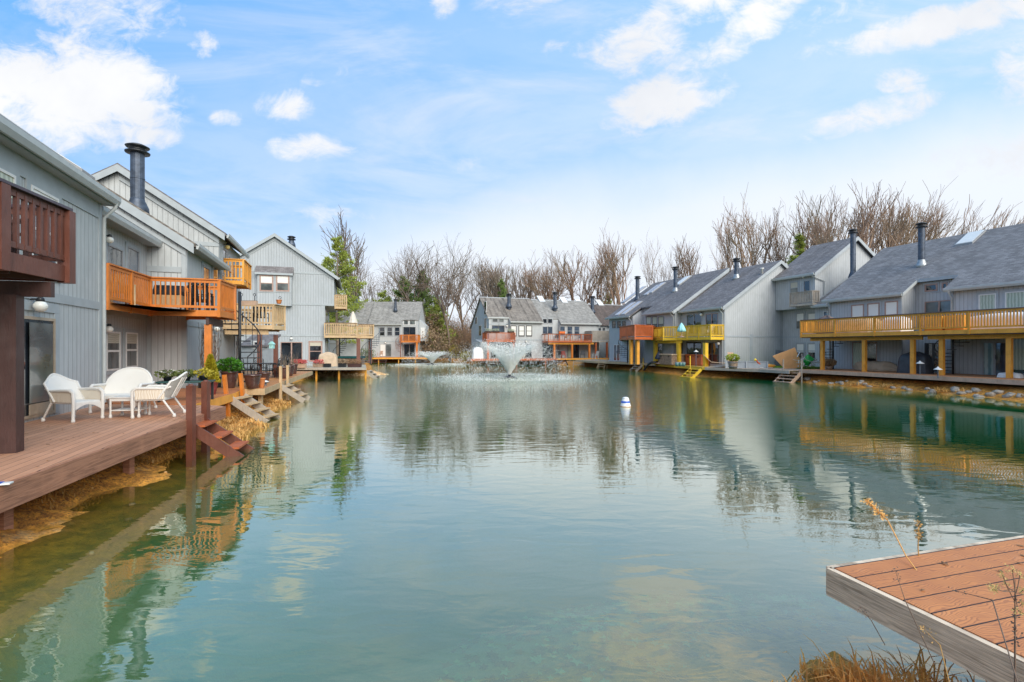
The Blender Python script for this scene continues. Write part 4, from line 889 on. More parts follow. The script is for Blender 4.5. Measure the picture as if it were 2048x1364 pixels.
# --- next house
h = right('right_house', 'grey house with a triple window above the red brown corner balcony')
walls_y(h, -24.6, -19.9, -.4, 14, .5, 5.75, K, 6.1, mat=SIDB)
roof_y(h, [(-24.6,-19.7,-.75)], -.75, 5.78, K, 5.8, 13.5, RF1); gutter(h, -24.6, -19.7, -.75, 5.70, down=-20.0, ydown=-.4)
rake(h, -19.69, -.75, 5.77, 5.8, 5.77+K*6.55, .32, mat=TRIMB); rake(h, -19.896, -.4, 5.62, 6.0, 5.62+K*6.4, .3, .03, mat=TRIMB)
for a, b in ((1293,1303),(1305,1315),(1317,1328)): wp(h, -.4, a, b, 633, 664, frame=FRD, glass=GLG, blind=BLG, bf=.5, trim=TRIMB, tw=.07)
dp(h, -.4, 1307, 1326, 687, 724, frame=FRD, glass=GL, trim=TRIMB)
q = h.roof(1351, 582, -.75, 5.78, K); Yq = h.W(*q)[1]; flue(h, q[0], q[1], 5.78+K*(q[1]+.75), EZ-(533-HY)/F*Yq, .2, FLU, 2)
q = h.roof(1365, 563, -.75, 5.78, K); skylight(h, q[0]-.5, q[0]+.5, q[1]-.8, q[1]+.8, -.75, 5.78, K, FRW)
cc = h.L(*at(1270,0,46)[:2])
rb = balcony(h, [(-22.9,-.42),(h.L(*at(1304,0,46.5)[:2])), (h.L(*at(1270,0,45.0)[:2])), (h.L(*at(1240,0,49.5)[:2])), (-29.0,-.42)], 3.3, 4.4, RED, posts=[h.L(*at(1262,0,46.5)[:2]), h.L(*at(1275,0,46.0)[:2])], zg=.8, supmat=AMB, sup=.28, psp=3, step=.15, bw=.07, fas=.24)
# --- furthest of the row
h = right('right_house', 'furthest grey house of the right row with white solar panels')
walls_y(h, -26.8, -24.602, .9, 14, .5, 6.6, K, 6.1, mat=SIDB); walls_y(h, -31.6, -26.802, -.4, 14, .5, 5.6, K, 6.3, mat=SIDB)
roof_y(h, [(-26.8,-24.602,.6),(-31.8,-26.8,-.75)], -.75, 5.75, K, 5.8, 13.5, RF1); gutter(h, -31.8, -26.8, -.75, 5.67, down=-27.0, ydown=-.4)
for a, b in ((1225,1232),(1235,1242),(1245,1252)): wp(h, -.4, a, b, 642, 656, frame=FRD, glass=GL, trim=TRIMB, tw=.1)
dp(h, -.4, 1228, 1240, 689, 722, frame=FRW, glass=GLB)
q = h.roof(1275, 598, -.75, 5.75, K); Yq = h.W(*q)[1]; flue(h, q[0], q[1], 5.75+K*(q[1]+.75), EZ-(552-HY)/F*Yq, .22, FLU, True)
for pa, pb, lw in ((1250,619,1.9),(1263,617,1.9),(1267,590,2.6),(1304,581,1.6),(1313,577,1.6)):
    q = h.roof(pa, pb, -.75, 5.75, K)
    if q: skylight(h, q[0]-.45, q[0]+.45, q[1]-lw*.6, q[1]+lw*.6, -.75, 5.75, K, plain('solar_panel', (.50,.48,.50), .3), h=.1).name = 'solar_panel'
q = h.L(*at(1255,0,50)[:2]); spiral(h, q[0], q[1], .8, 3.3, .9, R(120), 1, 13, BLK, sweep=1.6*math.pi)
h = Th('right_house', 'small grey gable and flue just showing behind the furthest right roof', 'house', (13.2, 66, .5), RA)
walls_y(h, -4, 0, 3, 12, .5, 5.9, K, 7.5, mat=SIDB); roof_y(h, [(-4.2,.2,2.7)], 2.7, 6.0, K, 7.5, 12, RF1); flue(h, -1, 5.5, 7.6, 9.6, .25)
# small grey garden shed left
h = Th('shed', 'small blue grey shed with a tiny window under the weathered balcony', 'shed', (*at(483,0,34)[:2], .8), 0)
wd = (549-487)*.034
m = MB(); m.box(0, wd-.35, 0, 1.6, .8, 2.55); m.build('wall', TRIMB, h)
m = MB(); m.ext_x([(-.15,2.5),(1.7,3.3),(1.7,3.2),(-.15,2.4)], -.1, wd-.2); m.build('roof', RF1, h)
w_ = win(h, h.X(508,0), h.X(523,0), h.Z(515,697,0), h.Z(515,683,0), 0, FRW, GL, None, kind='fixed', trim=FRW, tw=.05)
for s in (-1,1):
    xs = h.X(515.5,0)+s*.38; MB().box(xs-.08, xs+.08, -.04, -.003, 2.2, 2.85).build('shutter', TRIMB, h)
# ================================================================ trees
def bark(name, c):
    m, N = newmat(name)
    oc = N.add('ShaderNodeTexCoord').outputs['Object']; n = N.noise(N.map(oc, scale=(1,1,.25)), 20, 5, .65); n2 = N.noise(oc, 3, 3)
    a = N.mix(N.ss(n, .3, .7), [x*.6 for x in c], [x*1.35 for x in c]); a = N.mix(N.m('MULTIPLY', N.ss(n2, .4, .7), .4), a, (.16,.17,.09))
    finish(N, prin(N, a, .9).outputs[0]); return m
BK1 = bark('bark_brown', (.21,.155,.12)); BK2 = bark('bark_grey', (.26,.20,.16)); BK3 = bark('bark_warm', (.30,.19,.13)); BKT = bark('bark_tan', (.30,.20,.145))
def bare_tree_mesh(seed, style):
    """unit-height tree: trunk mesh and branch mesh"""
    r = random.Random(seed); trunk = MB(); br = MB()
    def seg(m, p, q, ra, rb, n): m.tube([p, q], [ra, rb], n, cap=False, smooth=True)
    stats = [0]
    def grow(p, d, L, rad, depth, maxd):
        if depth > maxd or stats[0] > 3600: return
        ns = 3 if depth < 3 else 2
        pts = [p]; dd = Vector(d)
        wob = .10+.05*depth
        for i in range(ns):
            dd = (dd + Vector((r.gauss(0,wob), r.gauss(0,wob), r.gauss(.03 if depth > 0 else 0, wob*.6)))).normalized()
            pts.append(pts[-1]+dd*(L/ns))
        rs = [max(.00065, rad*(1-.42*i/ns)) for i in range(ns+1)]
        (trunk if depth == 0 else br).tube(pts, rs, 7 if depth == 0 else (5 if depth < 3 else 3), cap=False)
        stats[0] += ns
        nch = {'vase': (5,3,3,3,3,2,2), 'spread': (5,4,3,3,2,2,2), 'tall': (4,4,3,3,3,2,2)}[style][min(depth, 6)]
        for k in range(nch):
            t = r.uniform(.45, 1.0) if depth else r.uniform(.62, 1.0)
            if k == 0: t = 1.0
            i = min(ns-1, int(t*ns)); f = t*ns-i; q = pts[i].lerp(pts[i+1], f)
            base = {'vase': 20, 'spread': 38, 'tall': 27}[style]
            ang = R(base*r.uniform(.5,1.35)) if k else R(base*.35*r.random())
            az = r.uniform(0, 2*math.pi)
            o = dd.orthogonal().normalized(); o2 = dd.cross(o)
            nd = (dd*math.cos(ang) + (o*math.cos(az)+o2*math.sin(az))*math.sin(ang)); nd.z += .30 if style != 'spread' else .12; nd.normalize()
            grow(q, nd, L*r.uniform(.58,.86)*(1.0 if depth else .95), rad*(.62 if k else .74)*r.uniform(.8,1), depth+1, maxd)
    H0 = {'vase': .20, 'spread': .30, 'tall': .36}[style]
    if style == 'vase':
        grow(Vector((0,0,-.02)), Vector((0,0,1)), H0, .0115, 0, 5)
    else: grow(Vector((0,0,-.02)), Vector((0,0,1)), H0, .0120, 0, 5)
    zm = max(v[2] for v in br.v)
    for m in (trunk, br): m.v = [(x/zm, y/zm, z/zm) for x, y, z in m.v]
    return trunk, br
PROT = []
for sd_, st in ((11,'vase'),(5,'vase'),(23,'spread'),(31,'spread'),(42,'tall'),(57,'vase'),(64,'spread')):
    PROT.append(bare_tree_mesh(sd_, st))
TREE_MESH = {}
ORD = ['first','second','third','fourth','fifth','sixth','seventh','eighth','ninth','tenth','eleventh','twelfth','thirteenth','fourteenth','fifteenth','sixteenth','seventeenth','eighteenth','nineteenth','twentieth','twenty-first','twenty-second','twenty-third','twenty-fourth','twenty-fifth','twenty-sixth','twenty-seventh','twenty-eighth','twenty-ninth','thirtieth']
def bare_tree(px, ptop, Y, k, mat, label, group, lean=0, sx=1.0, rz=None):
    X = (px-HX)/F*Y; H = (EZ+(HY-ptop)/F*Y-.5)*1.06
    e = bpy.data.objects.new('bare_tree', None); col.objects.link(e); e.location = (X, Y, .5); tag(e, label, 'tree', group)
    e.rotation_euler = (0, R(lean), rz if rz is not None else rnd.uniform(0, 6.28)); e.scale = (H*sx, H*sx, H)
    if lean: e.rotation_euler = (0, R(lean), 0)
    for nm, i in (('trunk', 0), ('branches', 1)):
        key = (k, i, mat.name)
        if key not in TREE_MESH:
            o = PROT[k][i].build(nm, mat); TREE_MESH[key] = o.data
        else:
            o = bpy.data.objects.new(nm, TREE_MESH[key]); col.objects.link(o)
        o.parent = e
    return e
# the tree line left to centre (px, top, depth, prototype)
tl = [(712,452,88,0,BK1,'tall forked bare tree with upright limbs just right of the pine'),(735,520,104,4,BK1,None),(782,500,108,6,BK1,None),(808,478,92,2,BK1,'broad bare tree with dense crooked branches above the far left house'),(843,505,112,3,BK1,None),(900,470,86,3,BK1,'large bare spreading tree standing alone left of the far middle house'),(877,560,100,5,BK1,None),(935,505,98,2,BK1,'crooked bare tree leaning over the thicket left of the far middle house'),(952,540,115,4,BK1,None),
 (985,525,104,5,BK2,None),(1008,512,112,1,BK2,None),(1022,520,98,0,BK2,None),(1052,528,104,5,BK2,None),(1082,515,96,3,BK3,None),(1035,540,108,0,BK2,None),(1068,555,120,4,BK2,None),(1100,498,102,4,BK3,None),(1128,512,96,1,BK3,None),(1158,505,106,5,BK3,None),(1190,515,92,0,BK3,None),(1215,500,100,4,BK3,None)]
c = 0
for (px, pt, Y, k, mt, lb) in tl:
    if lb is None: lb = 'slender bare tree, %s from the left of the thin trees behind the far houses' % ORD[c]; c += 1
    bare_tree(px, pt, Y, k, mt, lb, 'bare trees behind the far houses', sx=.8)
tr_ = [(1252,460,84,1,BK3),(1318,472,88,4,BK3),(1378,482,84,5,BK3),(1440,455,82,4,BK3),(1492,404,70,1,BKT),(1530,440,76,0,BKT),(1572,420,74,3,BKT),(1630,425,70,0,BKT),(1662,398,66,5,BKT),(1700,368,64,0,BKT),(1755,388,70,1,BKT)]
for i, (px, pt, Y, k, mt) in enumerate(tr_):
    bare_tree(px, pt, Y, k, mt, 'warm brown bare tree, %s from the left behind the right row of houses' % ORD[i], 'bare trees behind the right row', sx=.62)
for i, (px, pt, Y, k, ln) in enumerate([(1775,380,64,5,16),(1840,375,66,0,22),(1905,365,70,1,28),(1990,350,72,5,33),(1690,400,60,1,12)]):
    bare_tree(px-int(ln*5), pt, Y, k, BKT, ['bare tree leaning right behind the tall narrow house','bare tree leaning far right behind the nearest roof','bare tree bent right beside the roof flue','bare tree bent right above the roof skylight','bare tree leaning slightly right behind the narrow tower house'][i], 'leaning bare trees on the right', lean=ln, sx=.5)
# ---------------------------------------------------------------- evergreens
NEED = leafm('pine_needles', (.32,.38,.06), .4, trans=.3); NEEDD = leafm('pine_needles_dark', (.18,.26,.06), .4, trans=.3)
def pine(px, ptop, Y, mat, label, seed, wide=.24, base=.22, dens=1.0, open_=.5):
    r = random.Random(seed); X = (px-HX)/F*Y; H = EZ+(HY-ptop)/F*Y-.5
    t = Th('pine_tree', label, 'tree', (X, Y, .5), 0, 'evergreen trees behind the houses')
    m = MB(); m.tube([(X,Y,.3),(X+r.uniform(-.3,.3),Y,H*.5),(X,Y,H+.3)], [H*.014,H*.010,.03], 8); m.build('trunk', BK1, t, world=True)
    m = MB(); lv = MB()
    nb = int(70*dens)
    for i in range(nb):
        f = base+(1-base)*((i+.5)/nb); z = H*f+.5
        L = H*wide*(1-((f-base)/(1-base))**1.3)*r.uniform(.6,1.15)+.4
        if f < base+.1: L *= .8
        a = r.uniform(0, 6.28); up = r.uniform(.05,.5)+ .5*(f-base)
        p = Vector((X,Y,z)); d = Vector((math.cos(a), math.sin(a), up)).normalized(); q = p+d*L
        m.tube([p, p.lerp(q,.5)-Vector((0,0,.05*L)), q], [.05,.03,.012], 4, cap=False)
        for k in range(int(8*L*dens)+8):
            c = p.lerp(q, r.uniform(.35,1.05)) + Vector((r.gauss(0,.14*L*.5+.1), r.gauss(0,.14*L*.5+.1), r.gauss(0,.12)))
            for j in range(7):
                dv = Vector((r.gauss(0,1), r.gauss(0,1), r.gauss(.5,.7))).normalized()*r.uniform(.22,.45); s_ = dv.orthogonal().normalized()*.055
                cc = c+Vector((r.gauss(0,.1), r.gauss(0,.1), r.gauss(0,.07)))
                lv.add([cc-s_, cc+s_, cc+dv], [(0,1,2)])
    m.build('branches', BK1, t, world=True); lv.build('crown', mat, t, world=True)
pine(676,478,72,NEED,'light green pine rising just right of the tall gable house',1,.30,.15,1.0)
pine(655,520,78,NEED,'small yellow green pine tucked behind the gable roof edge',2,.3,.15,.8)
pine(718,566,96,NEED,'low green pine above the roof ridge of the far left houses',3,.34,.15,.8)
pine(808,556,98,NEEDD,'dark green pine left of the largest bare trunk',4,.34,.15,1.0)
pine(845,545,92,NEEDD,'dark green pine just right of the far left house roof',5,.28,.12,1.1)
pine(872,600,90,NEED,'light green pine low at the edge of the thicket',6,.35,.05,1.0)
pine(768,585,100,NEED,'yellowish low pine over the middle of the far left roof',7,.4,.2,.8)
pine(1003,562,96,NEEDD,'dull green cedar behind the brown streaked roof',8,.25,.1,.8)
pine(1598,474,60,NEED,'bright green evergreen between the two tall right roofs',9,.16,.1,1.1)
pine(1215,590,100,NEED,'low evergreen between the far and right rows',10,.3,.1,.7)
# ---------------------------------------------------------------- shrubs, thicket
def shrub(name, label, c, rx, rz_, mat, n=500, ls=.06, seed=0, cat='shrub', group=None, stem=True, stemmat=None, flat=1.0):
    r = random.Random(seed); t = Th(name, label, cat, c, 0, group); lv = MB(); st = MB()
    for i in range(max(6, n//40)):
        a = r.uniform(0,6.28); e = r.uniform(.2,1)
        st.tube([(c[0],c[1],c[2]), (c[0]+rx*.8*math.cos(a)*(1-e*.6), c[1]+rx*.8*math.sin(a)*(1-e*.6), c[2]+2*rz_*e)], [ls*.25, ls*.08], 4, cap=False)
    for i in range(n):
        a = r.uniform(0,6.28); f = r.uniform(-1,1); rad = r.uniform(.55,1.0)*(1+.18*math.sin(3*a+seed)+.12*math.sin(7*a+f*4))
        p = Vector((c[0]+rx*rad*math.cos(a)*math.sqrt(1-f*f), c[1]+rx*rad*math.sin(a)*math.sqrt(1-f*f), c[2]+rz_*(1+rad*f*flat)))
        d = Vector((r.gauss(0,1), r.gauss(0,1), r.gauss(.3,.8))).normalized()*ls*r.uniform(.7,1.5); s_ = d.cross(Vector((r.gauss(0,1),r.gauss(0,1),r.gauss(0,1)))).normalized()*ls*.45
        lv.add([p, p+d*.5+s_, p+d, p+d*.5-s_], [(0,1,2,3)])
    st.build('stem', stemmat or BK1, t, world=True); lv.build('foliage', mat, t, world=True); return t
SHG = leafm('shrub_green', (.15,.19,.045), .4); SHY = leafm('shrub_yellow', (.50,.42,.04), .3); SHB = leafm('dry_brush_leaf', (.36,.25,.15), .35); SHD = leafm('dead_leaf', (.30,.17,.08), .4)
for i, (px, py, Y, rx, mt, lb) in enumerate([(868,705,84,3.2,SHB,'pale brown leafless bush at the water behind the small fountain'),(860,668,92,3.2,SHG,'dark green bush at the foot of the pines'),(892,672,94,3.4,SHG,'round green bush in the middle of the thicket'),(858,640,90,3.0,SHB,'pale brown bush crown leaning from the thicket'),
      (932,700,78,1.8,SHB,'brown bush just left of the far middle house'),(912,706,84,1.5,SHY,'yellow bush beside the white car'),(931,712,74,.9,SHY,'small yellow bush at the left corner of the far middle house'),(733,708,66,1.2,SHG,'green bush at the end of the pale grey deck')]):
    X_, Y_, Z_ = at(px, py, Y); zb_ = max(.4, Z_-rx)
    shrub('bush', lb, (X_, Y_, zb_), rx, rx*.8, mt, int(700*max(1, rx)), .22 if rx > 1.6 else .12, i+20, 'bush', 'bushes on the far bank')
r = random.Random(99); TW = MB(); LVS = MB()
for i in range(3400):
    Y = r.uniform(88,128); px = r.uniform(640,1330) if i % 3 else r.uniform(838,955); X = (px-HX)/F*Y
    if sdist(X, Y) < 2: continue
    H = r.uniform(2.5,8.5)*(1.0 if i % 2 else .7); bx = r.gauss(0,.6); by = r.gauss(0,.5)
    p = Vector((X,Y,.4)); q = Vector((X+bx*.5,Y+by*.5,.4+H*.55)); e = Vector((X+bx*1.4,Y+by,.4+H)); w_ = .05
    TW.tube([p,q,e], [w_,w_*.6,.012], 3, cap=False)
    for k in range(6):
        t = r.uniform(.25,.95); a = p.lerp(q, t*2) if t < .5 else q.lerp(e, t*2-1)
        TW.tube([a, a+Vector((r.gauss(0,.8), r.gauss(0,.5), r.uniform(.4,1.6)))], [.022,.006], 3, cap=False)
    if i % 3 == 0:
        for k in range(16):
            a = p.lerp(e, r.uniform(.1,1))+Vector((r.gauss(0,.6),r.gauss(0,.5),r.gauss(0,.3))); d = Vector((r.gauss(0,.14),0,r.gauss(0,.14)))
            LVS.add([a, a+d+Vector((.09,0,.05)), a+d*2], [(0,1,2)])
o = TW.build('thicket', BK3); tag(o, 'dense brown leafless thicket and saplings behind the far houses', 'thicket', kind='stuff')
o = LVS.build('thicket_leaves', SHD); tag(o, 'dead brown leaves clinging in the thicket', 'leaves', kind='stuff')
# ================================================================ materials for small things
def wickerm(name, c):
    m, N = newmat(name)
    oc = N.add('ShaderNodeTexCoord').outputs['Object']; s = N.add('ShaderNodeSeparateXYZ', {0: oc})
    a = N.m('SINE', N.m('MULTIPLY', N.m('ADD', s.outputs[0], s.outputs[1]), 260.0)); b = N.m('SINE', N.m('MULTIPLY', s.outputs[2], 330.0))
    h = N.m('MULTIPLY', a, b)
    cc = N.mix(N.ss(h, -.9, .2), [x*.62 for x in c], c); cc = N.mix(N.m('MULTIPLY', N.ss(N.noise(oc, 4, 4), .5, .8), .18), cc, (.52,.46,.34))
    bp = N.add('ShaderNodeBump', {'Height': h, 'Strength': .5, 'Distance': .004}).outputs[0]
    finish(N, prin(N, cc, .5, Normal=bp).outputs[0]); return m
WK = wickerm('white_wicker', (.82,.80,.76)); WKT = stripes('wicker_side_slats', (.85,.81,.74), (.55,.44,.30), .028, 'v', .6)
POTB = plain('brown_glazed_pot', (.075,.035,.03), .25, .25, 5, coat=.4); POTM = plain('maroon_pot', (.20,.035,.035), .4, .2, 5); POTT = plain('terracotta', (.55,.19,.06), .6, .15, 6); POTG = plain('barrel_wood', (.30,.21,.15), .8, .3, 6); SOIL = plain('soil', (.06,.035,.02), .9, .3, 20)
TEAL = plain('turquoise_paint', (.05,.55,.62), .4, .1); CAN = plain('tan_canvas', (.52,.40,.28), .8, .12, 3, bump=.6, bscale=8); CANW = plain('white_canvas', (.80,.79,.77), .7, .06, 3, bump=.6, bscale=6); CAND = plain('black_canvas', (.035,.04,.05), .5, .25, 3, bump=.6, bscale=8)
ORS = plain('orange_board', (.82,.45,.20), .6, .08, 2); GRN = plain('kite_green', (.02,.42,.07), .4, .2); REDP = plain('red_flowers', (.50,.10,.09), .7, .3, 20); STONE = plain('stone', (.36,.31,.25), .85, .35, 2.2, bump=.6, bscale=20); BUOY = plain('buoy_white', (.82,.82,.80), .35, .03); BLU = plain('buoy_blue', (.02,.10,.50), .35, .05)
# ================================================================ wicker set
def tf(X, Y, z, rot):
    c, s = math.cos(rot), math.sin(rot)
    return lambda x, y, h: (X+x*c-y*s, Y+x*s+y*c, z+h)
def wicker_chair(label, X, Y, rot, w=.66, d=.60, style='scallop', hb=.52, z=.85):
    """front of the chair looks along local -y"""
    t = Th('wicker_chair', label, 'chair', (X, Y, z), rot, 'white wicker furniture set'); T = lambda x, y, h: (x, y, z+h)
    n = 14
    m = MB(); m.box(-w/2+.05, w/2-.05, -d/2, d/2-.02, z+.36, z+.41); m.build('seat', WK, t, bevel=.015)
    # apron with a curved lower edge
    m = MB(); pr = [(-w/2+.04, .38), (w/2-.04, .38)] + [(w/2-.04-(w-.08)*i/10, .22+.12*math.sin(math.pi*i/10)) for i in range(11)]
    m.ext_y([(x, z+h) for x, h in reversed(pr)], -d/2-.015, -d/2+.01); m.build('apron', WK, t)
    # back: gently curved, reclined sheet with a shaped top
    m = MB(); vs = []; fs = []; rows = 8
    for side in (0, .03):
        for i in range(n+1):
            f = -1+2*i/n
            if style == 'round': top = hb*math.sqrt(max(0, 1-(abs(f))**2.6))*1.0; wd = w/2*1.04
            else: top = hb*(.86+.14*math.cos(f*math.pi*.98)+ .05*(1-abs(f))); wd = w/2*.95
            for k in range(rows+1):
                g = k/rows; h = .40+top*g if style != 'round' else .40+max(.03, top)*g
                x = f*wd*(1+.06*g if style != 'round' else 1); y = d/2-.04+(.52 if style!='round' else .30)*(h-.40) - .10*abs(f)**2 + side + (.03*g*g)
                vs.append((x, y, z+h))
    R1 = (n+1)*(rows+1)
    for i in range(n):
        for k in range(rows):
            a = i*(rows+1)+k; b = a+rows+1
            fs += [(a, b, b+1, a+1), (R1+a, R1+a+1, R1+b+1, R1+b)]
    for i in range(n): a = i*(rows+1)+rows; b = a+rows+1; fs.append((a, b, R1+b, R1+a))
    for k in range(rows): fs += [(k, k+1, R1+k+1, R1+k), (n*(rows+1)+k, R1+n*(rows+1)+k, R1+n*(rows+1)+k+1, n*(rows+1)+k+1)]
    m.add(vs, fs, True); bk = m.build('backrest', WK, t)
    m = MB(); tp = [Vector(vs[i*(rows+1)+rows])+Vector((0,.015,0)) for i in range(n+1)]; m.tube([vs[0]]+[tuple(p) for p in tp]+[vs[n*(rows+1)]], .024, 8); m.build('back_rim', WK, bk, th=t)
    m = MB()
    for x in (-.12, 0, .12): m.bar((x*w/.66, d/2-.0+.05, z+.42), (x*w/.66*1.1, d/2+.03+(.52 if style!='round' else .30)*hb*.85, z+.40+hb*.85), .02, .02)
    if style != 'round': m.build('back_brace', WK, bk, th=t)
    for sx in (-1, 1):
        m = MB(); x = sx*(w/2-.02)
        m.tube([(x, -d/2-.02, z+.06),(x, -d/2-.03, z+.40),(x, -d/2-.02, z+.58),(x, -d/2+.05, z+.635),(x, 0, z+.63),(x, d/2, z+.62),(x*.97, d/2+.10, z+.66)], [.03,.032,.034,.036,.032,.028,.025], 8); arm = m.build('armrest', WK, t)
        m = MB(); m.box(x-.010, x+.010, -d/2+.02, d/2-.02, z+.40, z+.60); m.build('arm_panel', WKT, arm, th=t)
        for y, y2 in ((-d/2-.02, -d/2-.02), (d/2-.05, d/2+.16)):
            m = MB(); m.tube([(x, y, z+.38), (x, y2, z+.05)], [.022,.02], 8); m.lathe((x, y2, z), [(.02,.0),(.036,.012),(.034,.05),(.02,.085)], 10); m.build('leg', WK, t)
    return t
wicker_chair('white wicker armchair nearest the glass door, seen from its side', -8.98, 10.30, R(78), .62, .58)
wicker_chair('white wicker loveseat with a wide rounded back facing the camera', -9.15, 11.75, R(12), 1.02, .60, 'round', .60)
wicker_chair('white wicker armchair seen from behind, nearest the water steps', -7.80, 10.95, R(-72), .74, .58)
def wicker_table(X, Y, rot, z=.85):
    t = Th('wicker_table', 'small square white wicker table between the wicker chairs', 'table', (X, Y, z), rot, 'white wicker furniture set')
    m = MB(); m.box(-.30,.30,-.24,.24,z+.42,z+.45); m.build('table_top', WK, t, bevel=.01)
    m = MB(); m.box(-.27,.27,-.21,.21,z+.15,z+.17); m.build('shelf', WK, t)
    m = MB(); m.box(-.27,.27,-.225,-.205,z+.36,z+.42); m.build('apron', WK, t)
    for sx in (-1,1):
        for sy in (-1,1):
            m = MB(); m.tube([(sx*.27,sy*.21,z+.42),(sx*.27,sy*.21,z+.05)], .02, 8); m.lathe((sx*.27,sy*.21,z), [(.02,0),(.033,.01),(.03,.05),(.02,.08)], 10); m.build('leg', WK, t)
wicker_table(-8.28, 10.85, R(10))
# ================================================================ pots and plants
def pot(name, label, px, py, hpx, mat, z=.85, prof=None, group=None, plant=None, rim=True, cat='flower pot', wpx=None, Y=None):
    X_, Y_ = gnd(px, py, z) if Y is None else ((px-HX)/F*Y, Y)
    H = hpx/F*Y_; Rr = (wpx or hpx*1.1)/F*Y_/2
    t = Th(name, label, cat, (X_, Y_, z), 0, group)
    pr = prof or [(.62,0),(.66,.02),(.82,.4),(.95,.8),(1.0,.88),(1.06,.90),(1.06,1.0),(.92,1.0),(.90,.9)]
    m = MB(); m.lathe((X_, Y_, z), [(r*Rr, h*H) for r, h in pr], 24); m.build('pot', mat, t, world=True)
    m = MB(); m.lathe((X_, Y_, z), [(.88*Rr, .88*H), (.5*Rr,.90*H), (.01, .91*H)], 16); m.build('soil', SOIL, t, world=True)
    return t, X_, Y_, z+H*.9
def leaves_on(t, X_, Y_, z0, rx, hz, mat, n, ls, seed, name='plant', conic=False, up=.3):
    r = random.Random(seed); lv = MB()
    for i in range(n):
        f = r.random(); a = r.uniform(0, 6.28)
        rad = rx*((1-f)**.75*r.uniform(.5,1.05) if conic else math.sqrt(max(.05,1-(2*f-1)**2))*r.uniform(.4,1.08)*(1+.15*math.sin(3*a+seed)))
        p = Vector((X_+rad*math.cos(a), Y_+rad*math.sin(a), z0+hz*f)); d = (Vector((math.cos(a), math.sin(a), up))+Vector((r.gauss(0,.5),r.gauss(0,.5),r.gauss(0,.5)))).normalized()*ls*r.uniform(.6,1.4)
        s_ = d.cross(Vector((r.gauss(0,1),r.gauss(0,1),r.gauss(0,1)))).normalized()*ls*.35
        lv.add([p, p+d*.5+s_, p+d, p+d*.5-s_], [(0,1,2,3)])
    st = MB(); st.tube([(X_,Y_,z0-.1),(X_,Y_,z0+hz*.7)], [.02,.008], 5, cap=False)
    p_ = lv.build(name, mat, t, world=True); st.build('stem', BK1, p_, world=True, th=t); return p_
SHC = leafm('conifer_gold', (.42,.36,.02), .3); SHG2 = leafm('glossy_green', (.07,.22,.02), .45, .35)
t, a, b, zt = pot('potted_conifer', 'conical golden green conifer in a maroon pot on the orange deck', 421, 789, 26, POTM, .872, wpx=27, cat='potted plant')
leaves_on(t, a, b, zt, .25, .86, SHC, 2600, .065, 3, conic=True, up=.9)
t, a, b, zt = pot('potted_shrub', 'leafy green shrub in a tall dark brown pot by the spiral stair', 459, 776, 34, POTB, .86, wpx=30, cat='potted plant')
leaves_on(t, a, b, zt, .40, .50, SHG2, 900, .10, 4)
t, a, b, zt = pot('large_pot', 'wide dark brown empty pot at the front corner of the honey deck', 505, 777, 28, POTB, .86, wpx=31)
t, a, b, zt = pot('large_pot', 'dark brown pot behind the wide pot on the honey deck', 528, 766, 21, POTB, .86, wpx=24)
pot('terracotta_pot', 'small orange terracotta pot beside the wide brown pot', 523, 775, 19, POTT, .86, wpx=14)
for i, (px, py, h_, w_, lb) in enumerate([(567,757,24,25,'big brown pot with bare twigs at the deck rail posts'),(578,752,21,20,'second brown pot in the row along the deck edge'),(587,748,20,16,'third brown pot, furthest in the row along the deck edge')]):
    t, a, b, zt = pot('large_pot', lb, px, py, h_, POTB, .86, wpx=w_, group='brown pots along the honey deck edge')
    m = MB(); r = random.Random(i)
    for k in range(14): q = Vector((a+r.gauss(0,.1), b+r.gauss(0,.1), zt)); m.tube([q, q+Vector((r.gauss(0,.12), r.gauss(0,.1), r.uniform(.3,.8)))], [.012,.004], 4, cap=False)
    m.build('dead_stem', BK1, t, world=True)
def lantern(px, py, z, label, H=.22):
    X_, Y_ = gnd(px, py, z); t = Th('solar_lantern', label, 'lantern', (X_, Y_, z)); m = MB(); m.lathe((X_,Y_,z), [(.05,0),(.06,.02),(.03,.05),(.06,.10),(.11,H*.6),(.10,H*.75)], 14); m.build('body', GRYM, t, world=True)
    m = MB(); m.lathe((X_,Y_,z), [(.14,H*.72),(.10,H*.85),(.03,H),(.01,H*1.05)], 14); m.build('cap', FRW, t, world=True)
lantern(531, 771, .86, 'small metal lantern at the front edge of the honey deck', .2)
def torch(px, py, z, H, label, mat=BLK, Y=None, group='garden torches and stakes'):
    X_, Y_ = gnd(px, py, z) if Y is None else ((px-HX)/F*Y, Y); t = Th('garden_torch', label, 'torch', (X_, Y_, z), 0, group)
    m = MB(); m.tube([(X_,Y_,z),(X_,Y_,z+H)], .014, 6); m.build('pole', mat, t, world=True)
    m = MB(); m.lathe((X_,Y_,z+H), [(.02,-.02),(.055,.06),(.065,.14),(.03,.20),(.02,.23)], 12); m.build('torch_head', mat, t, world=True)
torch(503, 772, .9, .62, 'black torch standing in the wide brown pot'); torch(517, 772, .9, .55, 'black torch right of the one in the wide brown pot'); torch(575, 755, .9, .75, 'black torch behind the row of brown pots')
